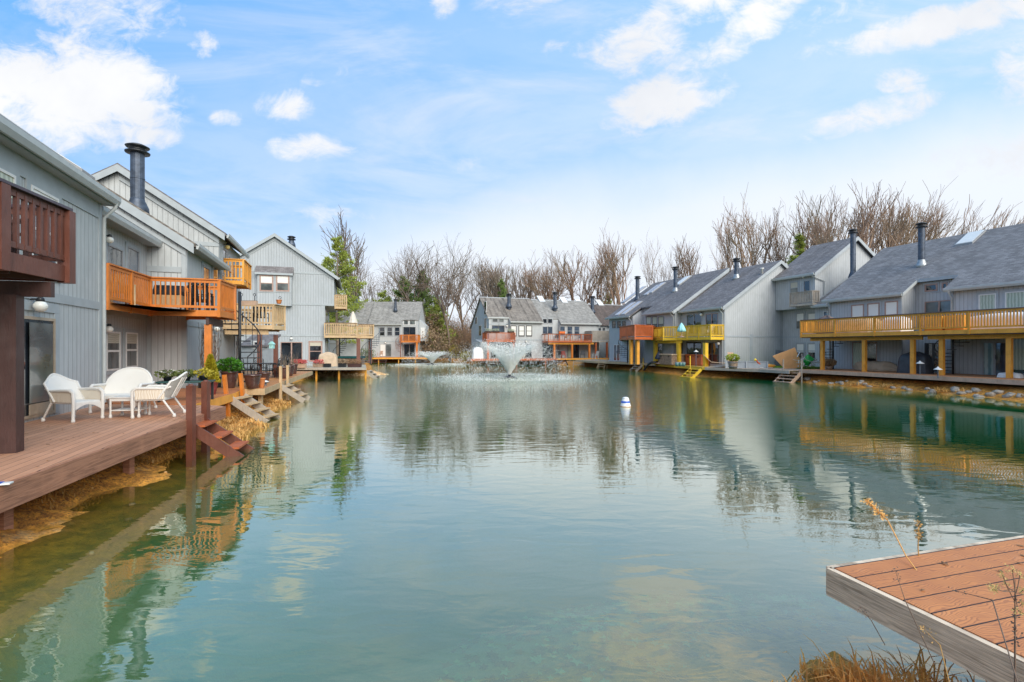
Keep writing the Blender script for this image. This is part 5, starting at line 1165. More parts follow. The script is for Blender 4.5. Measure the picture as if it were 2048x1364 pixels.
# bare climbing vine on a trellis in a dark planter
X_, Y_ = (-11.15), 18.45
t = Th('vine_planter', 'bare twining vine on a trellis in a black planter against the wall', 'planter', (X_, Y_, .87)); r = random.Random(5)
m = MB(); m.box(X_-.3, X_+.3, Y_-.2, Y_+.2, .87, 1.27); m.build('planter_box', BLK, t, world=True)
m = MB()
for k in range(26):
    x0 = X_+r.uniform(-.26,.26); pts_ = [(x0, Y_, 1.2)]
    for i in range(9): x0 += r.gauss(0,.06); pts_.append((max(X_-.42, min(X_+.42, x0)), Y_+.02+r.gauss(0,.03), 1.2+.22*(i+1)*r.uniform(.85,1.1)))
    m.tube(pts_, [.010]*5+[.006]*5, 4, cap=False)
m.build('vine', BK2, t, world=True)
m = MB()
for k in range(5): m.bar((X_-.28+.14*k, Y_+.06, 1.2), (X_-.28+.14*k, Y_+.06, 2.9), .015, .01)
for k in range(7): m.bar((X_-.3, Y_+.07, 1.35+.24*k), (X_+.3, Y_+.07, 1.35+.24*k), .015, .01)
m.build('trellis', FRB, t, world=True)
# dark table with plants behind the wicker set
X_, Y_ = -9.05, 13.9
t = Th('plant_table', 'dark green table edge with white flowering plants behind the wicker set', 'table', (X_, Y_, .87), LA-R(90))
m = MB(); m.box(-.65,.65,-.3,.3,1.38,1.43); m.build('table_top', plain('dark_green_paint', (.02,.07,.07), .4), t, bevel=.01)
for sx in (-1,1):
    for sy in (-1,1): m = MB(); m.box(sx*.58-.03, sx*.58+.03, sy*.24-.03, sy*.24+.03, .87, 1.38); m.build('leg', BLK, t)
for i, (dx, mt, lb) in enumerate([(-.45,SHG,'white flowered plant on the left of the dark table'),(0,SHG,'dark leafed plant in the middle of the dark table'),(.42,SHY,'yellow leafed plant on the right of the dark table')]):
    xx, yy = t.W(dx, 0); q = Th('potted_flower', lb, 'potted plant', (xx, yy, 1.432), 0, 'plants on the dark table'); m = MB(); m.lathe((xx,yy,1.432), [(.08,0),(.11,.12),(.12,.13),(.10,.13)], 14); m.build('pot', BLK, q, world=True)
    leaves_on(q, xx, yy, 1.52, .24, .2, mt, 240, .07, i+9); 
    if i == 0: leaves_on(q, xx, yy, 1.60, .2, .14, FRW, 40, .05, 33, 'blossom')
# ================================================================ black patio set
def scroll_chair(label, X_, Y_, rot, z=.86):
    t = Th('iron_chair', label, 'chair', (X_, Y_, z), rot, 'black iron patio chairs')
    m = MB(); m.box(-.24,.24,-.24,.24,z+.42,z+.45); m.build('seat', BLK, t)
    m = MB(); m.tube([(-.24,.24,z+.44),(-.24,.32,z+.9),(0,.34,z+.98),(.24,.32,z+.9),(.24,.24,z+.44)], .018, 6)
    for i in range(5):
        for k in range(4):
            cx, cz = -.18+.09*i, z+.52+.10*k; y = .25+.09*(cz-z-.44)/.45*.9
            m.tube([(cx+.04*math.cos(a), y, cz+.045*math.sin(a)) for a in [0,1.05,2.1,3.14,4.2,5.24,6.28]], .008, 4, cap=False)
    m.build('backrest', BLK, t)
    for sx in (-1,1):
        m = MB(); m.tube([(sx*.26,.27,z+.66),(sx*.27,0,z+.68),(sx*.27,-.22,z+.64),(sx*.25,-.22,z+.44)], .015, 6); m.build('armrest', BLK, t)
        for sy in (-1,1): m = MB(); m.tube([(sx*.22,sy*.22,z+.43),(sx*.25,sy*.26,z)], .015, 6); m.build('leg', BLK, t)
for i, (px, Y, ro, lb) in enumerate([(467,23.6,90,'black iron chair at the left end of the patio table, partly behind the green shrub'),(487,25.6,170,'black iron chair on the far side of the patio table, left one'),(546,24.6,-80,'black iron chair at the right end of the patio table by the rail'),(522,25.8,185,'black iron chair on the far side of the patio table, right one'),(560,24.9,-100,'black iron chair tilted back against the deck rail posts')]):
    scroll_chair(lb, (px-HX)/F*Y, Y, R(ro))
X_, Y_ = (509-HX)/F*24.3, 24.3
t = Th('patio_table', 'long black iron patio table on the honey deck', 'table', (X_, Y_, .86)); m = MB(); m.box(-.85,.85,-.45,.45,1.56,1.59); m.build('table_top', BLK, t)
m = MB()
for k in range(8): m.box(-.80+.2*k,-.66+.2*k,-.40,.40,1.591,1.60)
m.build('table_slats', GRYM, t)
for sx in (-1,1):
    for sy in (-1,1): m = MB(); m.tube([(sx*.75,sy*.38,1.56),(sx*.7,sy*.34,1.2),(sx*.78,sy*.4,.86)], .022, 6); m.build('leg', BLK, t)
# turquoise kayak paddle board standing behind the spiral stair, teal birdhouse on a post
X_, Y_ = at(472, 680, 30)[:2]
t = Th('paddle_board', 'upright turquoise board leaning behind the spiral stair', 'board', (X_, Y_, .86)); m = MB(); m.ext_y([(X_-.26,.95),(X_-.10,.87),(X_+.10,.87),(X_+.26,.95),(X_+.28,2.6),(X_+.2,3.05),(X_,3.2),(X_-.2,3.05),(X_-.28,2.6)], Y_, Y_+.08); m.build('board', TEAL, t, world=True, bevel=.02)
m = MB(); m.ext_y([(X_-.03,1.1),(X_+.03,1.1),(X_+.03,2.9),(X_-.03,2.9)], Y_-.015, Y_-.001); m.build('stripe', FRW, t, world=True)
X_, Y_, Z_ = at(548, 692, 24.4)
t = Th('birdhouse', 'tiny pale turquoise birdhouse hanging on the brown balcony post', 'birdhouse', (X_, Y_-.2, Z_)); m = MB(); m.box(X_-.09,X_+.09,Y_-.30,Y_-.12,Z_-.12,Z_+.08); m.ext_y([(X_-.13,Z_+.08),(X_+.13,Z_+.08),(X_,Z_+.22)], Y_-.34, Y_-.10); m.build('box', plain('pale_turquoise', (.35,.68,.66), .5), t, world=True)
m = MB(); m.lathe((X_,Y_-.305,Z_), [(.025,0),(.025,.01)], 10); m.build('entrance', BLK, t, world=True)
# orange balcony furniture: bench, black chair
def slat_chair(label, X_, Y_, z, rot, mat, group=None, name='deck_chair', hb=.55):
    t = Th(name, label, 'chair', (X_, Y_, z), rot, group)
    m = MB()
    for k in range(5): m.box(-.26,.26,-.25+.1*k,-.17+.1*k,z+.40,z+.425)
    m.build('seat', mat, t)
    m = MB()
    for k in range(6): m.bar((-.25+.1*k,.26,z+.42),(-.25+.1*k,.38,z+.42+hb), .07, .02)
    m.bar((-.27,.395,z+.40+hb*.9),(.27,.395,z+.40+hb*.9), .02, .06); m.build('backrest', mat, t)
    for sx in (-1,1):
        m = MB(); m.box(sx*.28-.04, sx*.28+.04, -.28, .30, z+.62, z+.645); m.build('armrest', mat, t)
        for y in (-.24,.24): m = MB(); m.box(sx*.28-.025, sx*.28+.025, y-.025, y+.025, z, z+(.62)); m.build('leg', mat, t)
    return t
bh = lambda x, y: (LO[0]+x*math.cos(LA)-y*math.sin(LA), LO[1]+x*math.sin(LA)+y*math.cos(LA))
q = bh(3.55,-1.5); scroll = slat_chair('black slatted chair on the orange balcony seen from behind', q[0], q[1], 3.56, R(200), BLK)
q = bh(1.6,.15); slat_chair('orange brown wooden chair on the narrow part of the orange balcony', q[0], q[1], 3.56, R(60), TAN)
q = bh(3.2,-.7); t = Th('grill_cart', 'dark grill with a wooden shelf on the orange balcony', 'grill', (q[0], q[1], 3.56), LA)
m = MB(); m.box(-.3,.3,-.4,.4,3.7,4.05); m.build('shelf', TAN, t); m = MB(); m.ext_y([(-.3,4.06),(.3,4.06),(.3,4.2),(.15,4.38),(-.15,4.38),(-.3,4.2)], -.4,.4); m.build('lid', BLK, t)
for sx in (-1,1):
    for sy in (-1,1): m = MB(); m.box(sx*.26-.02,sx*.26+.02,sy*.36-.02,sy*.36+.02,3.56,3.7); m.build('leg', BLK, t)
q = bh(4.3,-1.4); slat_chair('black chair at the right end of the orange balcony', q[0], q[1], 3.56, R(100), BLK)
# furniture on the nearest dark brown balcony
slat_chair('dark chair behind the brown balcony balusters near the corner post', -7.42, 7.15, 3.58, R(60), BRND)
# weathered balcony: rail planters, hooks, orange pot
def box_planter(name, label, c, w_, d_, h_, mat, plantmat=None, rot=0, n=150, ls=.06, group=None, ph=.2, seed=1):
    t = Th(name, label, 'planter', c, rot, group); z = c[2]
    m = MB(); m.ext_x([(-d_/2*.8,z),(d_/2*.8,z),(d_/2,z+h_),(-d_/2,z+h_)], -w_/2, w_/2); m.build('planter_box', mat, t)
    m = MB(); m.box(-w_/2+.02, w_/2-.02, -d_/2+.02, d_/2-.02, z+h_, z+h_+.015); m.build('soil', SOIL, t)
    if plantmat:
        r = random.Random(seed); lv = MB()
        for i in range(n):
            p = Vector((r.uniform(-w_/2,w_/2), r.gauss(0,d_*.4), z+h_+r.random()*ph)); d = Vector((r.gauss(0,1),r.gauss(0,1),r.gauss(.4,.8))).normalized()*ls; s_ = d.orthogonal().normalized()*ls*.4
            lv.add([p, p+d*.5+s_, p+d, p+d*.5-s_], [(0,1,2,3)])
        lv.build('plant', plantmat, t)
    return t
P_ = at(499, 612, 23.2); box_planter('rail_planter', 'pale trough planter on the weathered balcony rail', (P_[0], P_[1]-.1, 4.30), .80, .2, .2, PNK)
P_ = at(558, 611, 24.6); t, a, b, zt = pot('terracotta_pot', 'orange pot on the corner of the weathered balcony rail', 558, 0, 8, POTT, 4.50, wpx=11, Y=24.6)
for i, (px, Y, lb) in enumerate([(483,23.2,'left black candle hook on the trough planter'),(509,23.2,'right black candle hook on the trough planter'),(560,24.6,'black curl hooks in the orange rail pot')]):
    X_ = (px-HX)/F*Y; t = Th('garden_hook', lb, 'hook', (X_, Y, 4.5), 0, 'black hooks on the weathered balcony'); m = MB(); m.tube([(X_,Y,4.5),(X_,Y,4.74)], .012, 5); m.build('stake', BLK, t, world=True)
    m = MB(); m.tube([(X_+.06*math.sin(a_),Y,4.80-.06*math.cos(a_)) for a_ in np.linspace(0,5.6,9)], .014, 5); m.build('hook_ring', BLK, t, world=True)
for i, (x, y, lb) in enumerate([(1.4,-1.6,'black chair on the weathered balcony, left one'),(1.5,-2.3,'black chair on the weathered balcony, right one')]):
    q = bh(10.3+x, y); slat_chair(lb, q[0], q[1], 3.43, R(100+90*i), BLK, 'black chairs on the weathered balcony')
# ================================================================ things around the gable house
for i, (px, py, w_, h_, mt, lb, pm) in enumerate([(588,736,17,11,PNK,'wooden planter box with red flowers left of the covered grill',REDP),(599,736,14,10,PNK,'second wooden planter box with red flowers on the grey deck',REDP),(632,735,20,9,POTG,'half barrel of red flowers in front of the covered grill',REDP),(650,735,12,9,BLK,'small dark planter on the grey deck edge',None),(680,735,14,10,BLK,'dark round planter with dead stems on the grey deck',SHB),(705,735,26,9,BRND,'long dark planter with dead stems at the right of the grey deck',SHD)]):
    X_, Y_ = gnd(px, py, .85); s_ = Y_/F
    box_planter('planter_box', lb, (X_, Y_+.5, .851), w_*s_, .4, h_*s_*.8, mt, pm, 0, 260, .09, 'planters along the grey deck edge', .28, i)
def cover(name, label, c, w_, d_, h_, mat, rot=0, top=.7, cat='cover', folds=14, seed=0, group=None):
    """thing under a draped cover: rounded top, folded skirt"""
    r = random.Random(seed); t = Th(name, label, cat, c, rot, group); n = 40; vs = []; fs = []; prof = [(1.06,0),(1.03,.25),(1.0,.55),(.97,.75),(.86,.9),(top*.8,1.0),(.3,1.04),(.01,1.05)]
    ph = r.random()*6
    for (s_, h) in prof:
        for k in range(n):
            a = 2*math.pi*k/n; ex = .35; cx = math.copysign(abs(math.cos(a))**ex, math.cos(a)); cy = math.copysign(abs(math.sin(a))**ex, math.sin(a))
            f = 1+(.035*math.sin(folds*a+ph)+.02*math.sin(5*a+2*ph))*(1-h)
            vs.append((cx*w_/2*s_*f, cy*d_/2*s_*f, c[2]+h_*h*(1+.04*math.sin(3*a+ph)*(1 if h > .5 else 0))))
    for i in range(len(prof)-1):
        for k in range(n): k2 = (k+1) % n; fs.append((i*n+k, i*n+k2, (i+1)*n+k2, (i+1)*n+k))
    m = MB(); m.add(vs, fs, True); m.build('fabric_cover', mat, t); 
    m = MB()
    for sx in (-1,1):
        for sy in (-1,1): m.box(sx*w_*.38-.03, sx*w_*.38+.03, sy*d_*.36-.03, sy*d_*.36+.03, c[2], c[2]+h_*.3)
    return t
X_, Y_ = gnd(636, 734, .85); cover('covered_grill', 'grill under a beige cover beside the gable house window', (X_+.2, Y_+1.6, .851), 1.4, .8, 1.05, CAN, R(10), .45, 'grill')
X_, Y_ = at(700, 712, 46)[:2]; t = Th('hot_tub', 'teal topped hot tub under the second balcony of the gable house', 'hot tub', (X_, Y_, .6)); m = MB(); m.box(X_-1.1,X_+1.1,Y_-.9,Y_+.9,.6,1.35); m.build('shell', POTG, t, world=True, bevel=.05); m = MB(); m.box(X_-1.15,X_+1.15,Y_-.95,Y_+.95,1.36,1.55); m.build('lid', plain('teal_cover', (.02,.14,.15), .5), t, world=True, bevel=.05)
def parasol(px, Y, z, ptop, label, mat, closed=True, rr=.28):
    X_ = (px-HX)/F*Y; zt = EZ-(ptop-HY)/F*Y; H = zt-z; t = Th('parasol', label, 'parasol', (X_, Y, z)); m = MB(); m.tube([(X_,Y,z),(X_,Y,zt)], .025, 8); m.lathe((X_,Y,z), [(.25,0),(.25,.05),(.06,.1)], 14); m.build('pole', FRB, t, world=True)
    m = MB(); n = 24; prof = [(.5,H*.36),(1.0,H*.40),(.85,H*.55),(.6,H*.72),(.32,H*.88),(.03,H*1.0)]; vs = []; fs = []
    for (s_, h) in prof:
        for k in range(n): a = 2*math.pi*k/n; q = rr*s_*(1+.22*math.cos(8*a)); vs.append((X_+q*math.cos(a), Y+q*math.sin(a), z+h))
    for i in range(len(prof)-1):
        for k in range(n): k2 = (k+1) % n; fs.append((i*n+k, i*n+k2, (i+1)*n+k2, (i+1)*n+k))
    m.add(vs, fs, True); m.build('canopy', mat, t, world=True)
parasol(706, 43.6, 3.38, 622, 'closed white parasol on the gable house balcony', plain('parasol_cream', (.66,.62,.55), .8), rr=.38)
parasol(1363, 42.8, 3.24, 645, 'closed pale blue parasol on the yellow balcony', plain('parasol_blue', (.35,.72,.75), .8), rr=.34)
parasol(1317, 46.5, .85, 703, 'closed navy parasol with white stripes beside the house door', plain('parasol_navy', (.02,.03,.06), .7), rr=.30)
# ================================================================ right side
def spa(label, c, w_, d_, h_, mat, lid, rot):
    t = Th('hot_tub', label, 'hot tub', c, rot, 'hot tubs on the yellow deck'); z = c[2]
    m = MB(); m.box(-w_/2,w_/2,-d_/2,d_/2,z,z+h_); m.build('shell', mat, t, bevel=.06); m = MB(); m.box(-w_/2-.04,w_/2+.04,-d_/2-.04,d_/2+.04,z+h_+.003,z+h_+.14); m.build('lid', lid, t, bevel=.05)
    for s_ in (-1,1): m = MB(); m.box(s_*w_*.3-.03,s_*w_*.3+.03,-d_/2-.05,-d_/2-.003,z+h_-.15,z+h_); m.build('strap', BLK, t)
q = gnd(1344, 730, .78); spa('grey brown hot tub with a pale lid left on the yellow deck', (q[0]+.35,q[1]+1.0,.781), 1.9,1.6,.85, POTG, CAN, RA)
q = gnd(1400, 731, .78); spa('orange brown wooden hot tub right on the yellow deck', (q[0]+.1,q[1]+.6,.781), 2.1,1.2,.82, RED, RED, RA)
for i, px in enumerate((1354,1361,1367)):
    q = gnd(px, 732.5, .78); t = Th('storage_tub', ['teal plastic tub left of three by the yellow steps','teal plastic tub in the middle by the yellow steps','teal plastic tub right of three by the yellow steps'][i], 'tub', (q[0], q[1], .781), 0, 'teal tubs by the yellow steps')
    m = MB(); m.lathe((q[0],q[1],.781), [(.13,0),(.17,.30),(.16,.30)], 14); m.build('body', plain('teal_plastic', (.10,.22,.22), .4), t, world=True); m = MB(); m.lathe((q[0],q[1],.781), [(.18,.303),(.18,.34),(.02,.36)], 14); m.build('lid', FRG, t, world=True)
# wire lounge chair
q = gnd(1417, 733, .78); t = Th('lounge_chair', 'brown slatted sun lounge chair beside the orange hot tub', 'chair', (q[0]+.3, q[1]+.2, .781), R(-20))
m = MB(); m.bar((-.6,0,1.75),(0,.0,1.15),.65,.04); m.build('backrest', CAN, t); m = MB(); m.bar((0,0,1.15),(1.3,0,1.05),.05,.04)
m.bar((0,0,1.14),(1.3,0,1.04),.6,.03); m.build('seat', CAN, t)
for x in (-.1,1.2):
    for y in (-.28,.28): m = MB(); m.tube([(x,y,1.1),(x-.05,y,.78)], .02, 6); m.build('leg', BRND, t)
# steps into the water
def wdir(a, b): v = Vector((b[0]-a[0], b[1]-a[1])).normalized(); return (v.y, -v.x)
steps('water_steps', 'reddish brown wooden steps with two posts at the corner of the brown deck', (-6.96,10.98), (.97,.24), .80, .85, 3, BRN, RED, 0, .33, .25)
e = col.objects[-1]
for i, (px, py0, py1, Y) in enumerate([(381.5,768,905,11.15),(411.5,760,842,12.1)]):
    pass
STEPS0 = [o for o in col.objects if o.type == 'EMPTY' and o.name.startswith('water_steps')][0]
for px, ptop, Y in ((382,768,10.45),(411.5,760,11.42)):
    X_ = (px-HX)/F*Y; zt = EZ-(ptop-HY)/F*Y; m = MB(); m.tube([(X_,Y,zt-.03),(X_,Y,zt)], [.062,.04], 8); m.box(X_-.065, X_+.065, Y-.065, Y+.065, -.4, zt-.03); po = m.build('post', BRN, None); po.data.transform(Matrix.Translation((-STEPS0.location.x,-STEPS0.location.y,-STEPS0.location.z))); po.parent = STEPS0
steps('water_steps', 'weathered grey wooden steps with two leaning orange posts', (-9.05,16.45), (.93,.02), .85, .86, 4, GRW, TAN, 2, .30, .2, post_h=.62, pmat=ORG, lean=-.16)
steps('water_steps', 'weathered steps with tall grey posts at the far end of the honey deck', (-9.95,21.8), (.95,.15), .9, .84, 3, GRW, TAN, 2, .30, .2, post_h=.72, pmat=TAN)
dd = (RC*0+.0, 0)
n_ = (-.941,-.339)
def rsteps(lb, px, py, z, mt, n=3, w_=1.1, posts=2, ph=.8, pm=None, dr=None): 
    q = gnd(px, py, z); return steps('water_steps', lb, q, dr or n_, w_, z, n, mt, None, posts, .26, .2, 'wooden steps into the water on the right bank', ph, pm, pw=.06)
rsteps('bright yellow wooden steps at the hot tubs', 1392, 734.5, .78, YEL, 4, 1.2, 1, .9)
rsteps('brown wooden steps with two thin posts at the low dock', 1585, 741, .78, PNK, 4, 1.3, 2, .75, GRW)
rsteps('small grey steps beside the yellow deck and hose', 1280, 726, .80, GRW, 3, 1.0, 2, .5, YEL)
rsteps('small ladder steps at the pale walkway', 1206, 722.8, .80, TAN, 3, .8, 2, .4, TAN, (-.5,-.85))
rsteps('dark steps under the far cedar balcony', 1119, 717.8, .85, BRND, 3, 1.6, 0, .4, None, (.33,-.944))
rsteps('pale sloping steps at the far tan deck', 1158, 720, .82, GRW, 3, 1.3, 0, .4, None, (-.2,-.97))
rsteps('grey steps behind the large fountain spray', 982, 718, .85, GRW, 3, 1.4, 0, .4, None, (.33,-.944))
rsteps('small steps at the far left orange deck', 759, 716.5, .85, BRND, 3, 2.0, 0, .4, None, (0,-1))
rsteps('pale little steps at the end of the grey deck', 736, 738, .7, GRW, 3, .9, 0, .4, None, (1,0))
# black drain hose from the walkway into the water
A = Vector((*gnd(1330,726.5,.86),.90)); B = Vector((*gnd(1303,727,.86),.95)); C_ = Vector((*gnd(1290,737,.3),.25)); D_ = Vector((*gnd(1283,741,.0),-.2))
t = Th('drain_hose', 'thick black drain hose curving off the walkway into the water', 'hose', (A.x,A.y,.86)); m = MB(); pts_ = [A, A.lerp(B,.5)+Vector((0,0,.05)), B, B.lerp(C_,.45)+Vector((0,0,.12)), C_, D_]; m.tube(pts_, .11, 10); m.build('hose', BLK, t, world=True)
m = MB(); m.lathe((C_.x,C_.y,C_.z-.05), [(.125,0),(.125,.12)], 12); m.build('coupling', GRYM, t, world=True)
# big tilted orange board, green kite, white ornament, goose toy, board, barrel
X_, Y_, Z_ = at(1576, 718, 37.3)
t = Th('plywood_board', 'large peach coloured square board tipped on its corner by the lawn', 'board', (X_, Y_, .85), R(8)); s_ = 33/F*Y_
m = MB(); m.ext_y([(-34/F*Y_, Z_+6/F*Y_), (-5/F*Y_, Z_-22/F*Y_+.0), (33/F*Y_, Z_-16/F*Y_), (12/F*Y_+.1, Z_+23/F*Y_)], -.02, .02); m.build('panel', ORS, t); m = MB(); m.bar((0,.05,.86),(-.1,.35,Z_+.4), .05,.05); m.build('prop', TAN, t)
X_, Y_, Z_ = at(1557, 705, 41.5); t = Th('dark_board', 'dark sheet leaning on the grey wall behind the peach board', 'board', (X_,Y_,.8)); m = MB(); m.ext_y([(X_-.35,.8),(X_+1.1,.8),(X_+1.2,2.0),(X_-.2,2.15)], Y_, Y_+.06); m.build('panel', GRYM, t, world=True); m = MB(); m.bar((X_,Y_+.08,.8),(X_,Y_+.12,1.9), .06,.04); m.build('prop', GRYM, t, world=True)
X_, Y_, Z_ = at(1616, 716, 37.0)
t = Th('garden_umbrella', 'green faceted folded sun umbrella standing by the dock steps', 'umbrella', (X_,Y_,.85)); m = MB(); z0, z1 = EZ-(737-HY)/F*Y_, EZ-(708-HY)/F*Y_
m.add([(X_,Y_,z1),(X_-.52,Y_-.1,(z0+z1)/2+.1),(X_-.1,Y_-.35,(z0+z1)/2-.05),(X_+.5,Y_,(z0+z1)/2+.15),(X_+.1,Y_+.3,(z0+z1)/2),(X_-.1,Y_,z0+.05)], [(0,1,2),(0,2,3),(0,3,4),(0,4,1),(5,2,1),(5,3,2),(5,4,3),(5,1,4)]); m.build('canopy', GRN, t, world=True); m = MB(); m.tube([(X_-.1,Y_,.86),(X_,Y_,z1+.1)], .02, 6); m.build('pole', FRW, t, world=True)
X_, Y_, Z_ = at(1604, 722, 36.6); t = Th('garden_ornament', 'white lattice garden ornament between the peach board and green umbrella', 'ornament', (X_,Y_,.86)); r = random.Random(8); m = MB()
for k in range(16): a = Vector((X_+r.gauss(0,.18), Y_+r.gauss(0,.1), .86+r.uniform(.0,.9))); m.bar(a, a+Vector((r.gauss(0,.3),r.gauss(0,.1),r.gauss(0,.3))), .05,.03)
m.build('lattice', FRW, t, world=True); m = MB(); m.tube([(X_,Y_,.86),(X_,Y_,1.6)], .03, 6); m.build('stem', FRW, t, world=True)
X_, Y_, Z_ = at(1528, 730, 38.0)
t = Th('inflatable_toy', 'long necked orange and yellow inflatable pool toy on the dock edge', 'pool toy', (X_,Y_,.80)); m = MB(); m.tube([(X_-.25,Y_,1.0),(X_+.1,Y_,.98),(X_+.55,Y_,.92),(X_+.85,Y_,.98)], [.08,.17,.16,.05], 12); m.build('body', plain('toy_orange', (.85,.38,.05), .4), t, world=True)
m = MB(); m.tube([(X_-.2,Y_,1.02),(X_-.45,Y_,1.2),(X_-.6,Y_,1.42)], [.09,.06,.05], 10); m.build('neck', plain('toy_red', (.62,.12,.05), .4), t, world=True); m = MB(); m.lathe((X_-.66,Y_,1.40), [(.02,-.08),(.09,-.02),(.09,.06),(.02,.12)], 12); m.build('head', plain('toy_yellow', (.85,.62,.05), .4), t, world=True)
m = MB(); m.box(X_-.35,X_+.6,Y_-.15,Y_+.15,.801,.85); m.build('float', FRW, t, world=True, bevel=.02)
q = gnd(1466, 737.5, .80); t = Th('barrel_planter', 'grey half barrel with a yellow green shrub at the corner of the side wall', 'planter', (q[0],q[1],.80)); m = MB(); m.lathe((q[0],q[1],.8), [(.26,0),(.31,.25),(.33,.45),(.31,.56),(.28,.56)], 16); m.build('barrel', POTG, t, world=True)
for zz_ in (.12,.42): m = MB(); m.lathe((q[0],q[1],.8), [(.30+.05*zz_,zz_),(.325+.03*zz_,zz_),(.325+.03*zz_,zz_+.05),(.30+.05*zz_,zz_+.05)], 16); m.build('hoop', GRYM, t, world=True)
leaves_on(t, q[0], q[1], 1.33, .42, .5, leafm('fresh_green', (.35,.40,.04), .3), 420, .13, 12)
X_, Y_ = at(1461, 720, 39.8)[:2]; t = Th('leaning_board', 'upright peach coloured board leaning against the corner of the side wall', 'board', (X_,Y_,.78)); m = MB(); m.ext_y([(X_-.22,.8),(X_+.25,.8),(X_+.22,1.95),(X_-.22,1.98)], Y_, Y_+.05); m.build('panel', plain('peach_board', (.72,.46,.30), .7), t, world=True); m = MB(); m.bar((X_,Y_+.07,.8),(X_,Y_+.09,1.7), .05,.03); m.build('batten', TAN, t, world=True)
a = Vector((*gnd(1452,735.5,.78),0)); b = Vector((*gnd(1546,737,.80),0)); t = Th('garden_wall', 'low pale grey panelled wall in front of the big side wall', 'wall', (a.x,a.y,.6)); m = MB(); m.bar(a+Vector((0,.1,.95)), b+Vector((0,.9,.95)), .08,.6); m.build('panel', TRIMB, t, world=True); m = MB(); m.bar(a+Vector((0,.1,1.27)), b+Vector((0,.9,1.27)), .16,.05); m.build('cap', TRIMB, t, world=True)
for f_ in (0,.5,1): c = (a+Vector((0,.05,0))).lerp(b+Vector((0,.85,0)), f_); m = MB(); m.box(c.x-.05,c.x+.05,c.y-.07,c.y+.0,.6,1.3); m.build('post', TRIMB, t, world=True)
m = MB(); a = Vector((*gnd(1394,743,.35),.40)); b = Vector((*gnd(1452,735,.8),.92)); t = Th('driftwood_log', 'long crooked grey log lying on the gravel mound', 'log', (a.x,a.y,.4)); m.tube([a, a.lerp(b,.35)+Vector((.05,0,.12)), a.lerp(b,.7)+Vector((0,0,.05)), b], [.06,.09,.08,.04], 8); m.build('log', GRW, t, world=True); m = MB(); m.tube([a.lerp(b,.5), a.lerp(b,.5)+Vector((.25,0,.2))], [.03,.012], 5); m.build('branch', GRW, t, world=True)
# covered things on the long right deck
def onright(px, py, z=.86): return gnd(px, py, z)
q = onright(1769, 741.5); t = Th('covered_boat', 'long upturned boat shape under a tan cover on the right deck', 'boat', (q[0],q[1]+.6,.861), RA)
L_ = 84/F*q[1]*1.06; vs = []; fs = []; n = 22; mr = 14
for i in range(n+1):
    f = i/n; xx = -L_/2+L_*f; wd = .52*min(1, 4.5*f+.35)*(min(1, (1-f)*3.2+.08)); ht = .60*min(1, f*5+.45)*(min(1,(1-f)*2.6+.30))
    for k in range(mr+1):
        a = math.pi*k/mr; ex = .55; cy = math.copysign(abs(math.cos(a))**ex, math.cos(a)); sz_ = abs(math.sin(a))**ex
        vs.append((xx+.12*sz_*math.sin(k), wd*cy*(1+.03*math.sin(f*40+3*sz_)), .861+ht*sz_*(1+.02*math.sin(f*33))))
for i in range(n):
    for k in range(mr): a = i*(mr+1)+k; fs.append((a,a+1,a+mr+2,a+mr+1))
fs.append(tuple(range(mr+1))); fs.append(tuple(reversed(range(n*(mr+1),(n+1)*(mr+1)))))
m = MB(); m.add(vs, fs, True); m.build('fabric_cover', CAN, t); m = MB()
m.tube([(-L_/2+.2,-.5,.9),(0,-.56,.95),(L_/2-.3,-.42,.92)], .012, 5); m.build('tie_rope', TAN, t)
q = onright(1862, 748.5); cover('covered_grill', 'large grill under a black cover between the yellow posts', (q[0],q[1]+1.1,.861), 1.5,.8,1.15, CAND, RA, .5, 'grill', 9, 3)
q = onright(1888, 749); cover('covered_grill', 'smaller black covered grill beside the second spiral stair', (q[0]-.1,q[1]+1.6,.861), .8,.7,1.0, CAND, RA, .6, 'grill', 7, 4)
q = onright(2033, 756); cover('tarp_heap', 'low white tarp heap on the right deck edge', (q[0],q[1]+.3,.861), .85,.5,.24, CANW, RA, .5, 'tarp', 6, 5)
def path_light(px, py, H, label, Y=None):
    X_, Y_ = gnd(px, py, .861); t = Th('path_light', label, 'lamp', (X_,Y_,.861), 0, 'path lights on the right deck'); m = MB(); m.tube([(X_,Y_,.75),(X_,Y_,.861+H)], .03, 8); m.build('pole', GRYM, t, world=True); m = MB(); m.lathe((X_,Y_,.861+H), [(.20,-.02),(.19,.0),(.06,.08),(.02,.14)], 16); m.build('lamp_shade', FRW, t, world=True)
path_light(1876, 752.5, .36, 'small white capped path light at the deck edge before the grill'); path_light(1840, 749, .62, 'taller white capped light beside the middle yellow post'); path_light(1392-0, 731, 1.15, 'white capped light between the two hot tubs')
q = rpt(-4.0, 1.6); cover('covered_table', 'round table under a beige tarp on the wide balcony', (q[0],q[1],3.251), 2.2,1.6,1.02, CAN, RA, .5, 'table', 10, 7)
q = rpt(-1.6, 1.5); cover('covered_chairs', 'stack of chairs under a white tarp right of the beige one on the wide balcony', (q[0],q[1],3.251), 1.2,1.1,.95, CANW, RA, .6, 'chairs', 8, 9)
q = rpt(4.2, 1.3); cover('covered_sofa', 'long white covered sofa at the right end of the wide balcony', (q[0],q[1],3.251), 4.6,1.0,.78, CANW, RA, .7, 'sofa', 16, 8)
q = rpt(-6.2, 1.6); cover('covered_grill', 'dark hooded grill at the left end of the wide balcony', (q[0],q[1],3.251), 1.1,.7,1.2, plain('taupe_canvas', (.16,.12,.11), .7), RA, .5, 'grill', 8, 10)
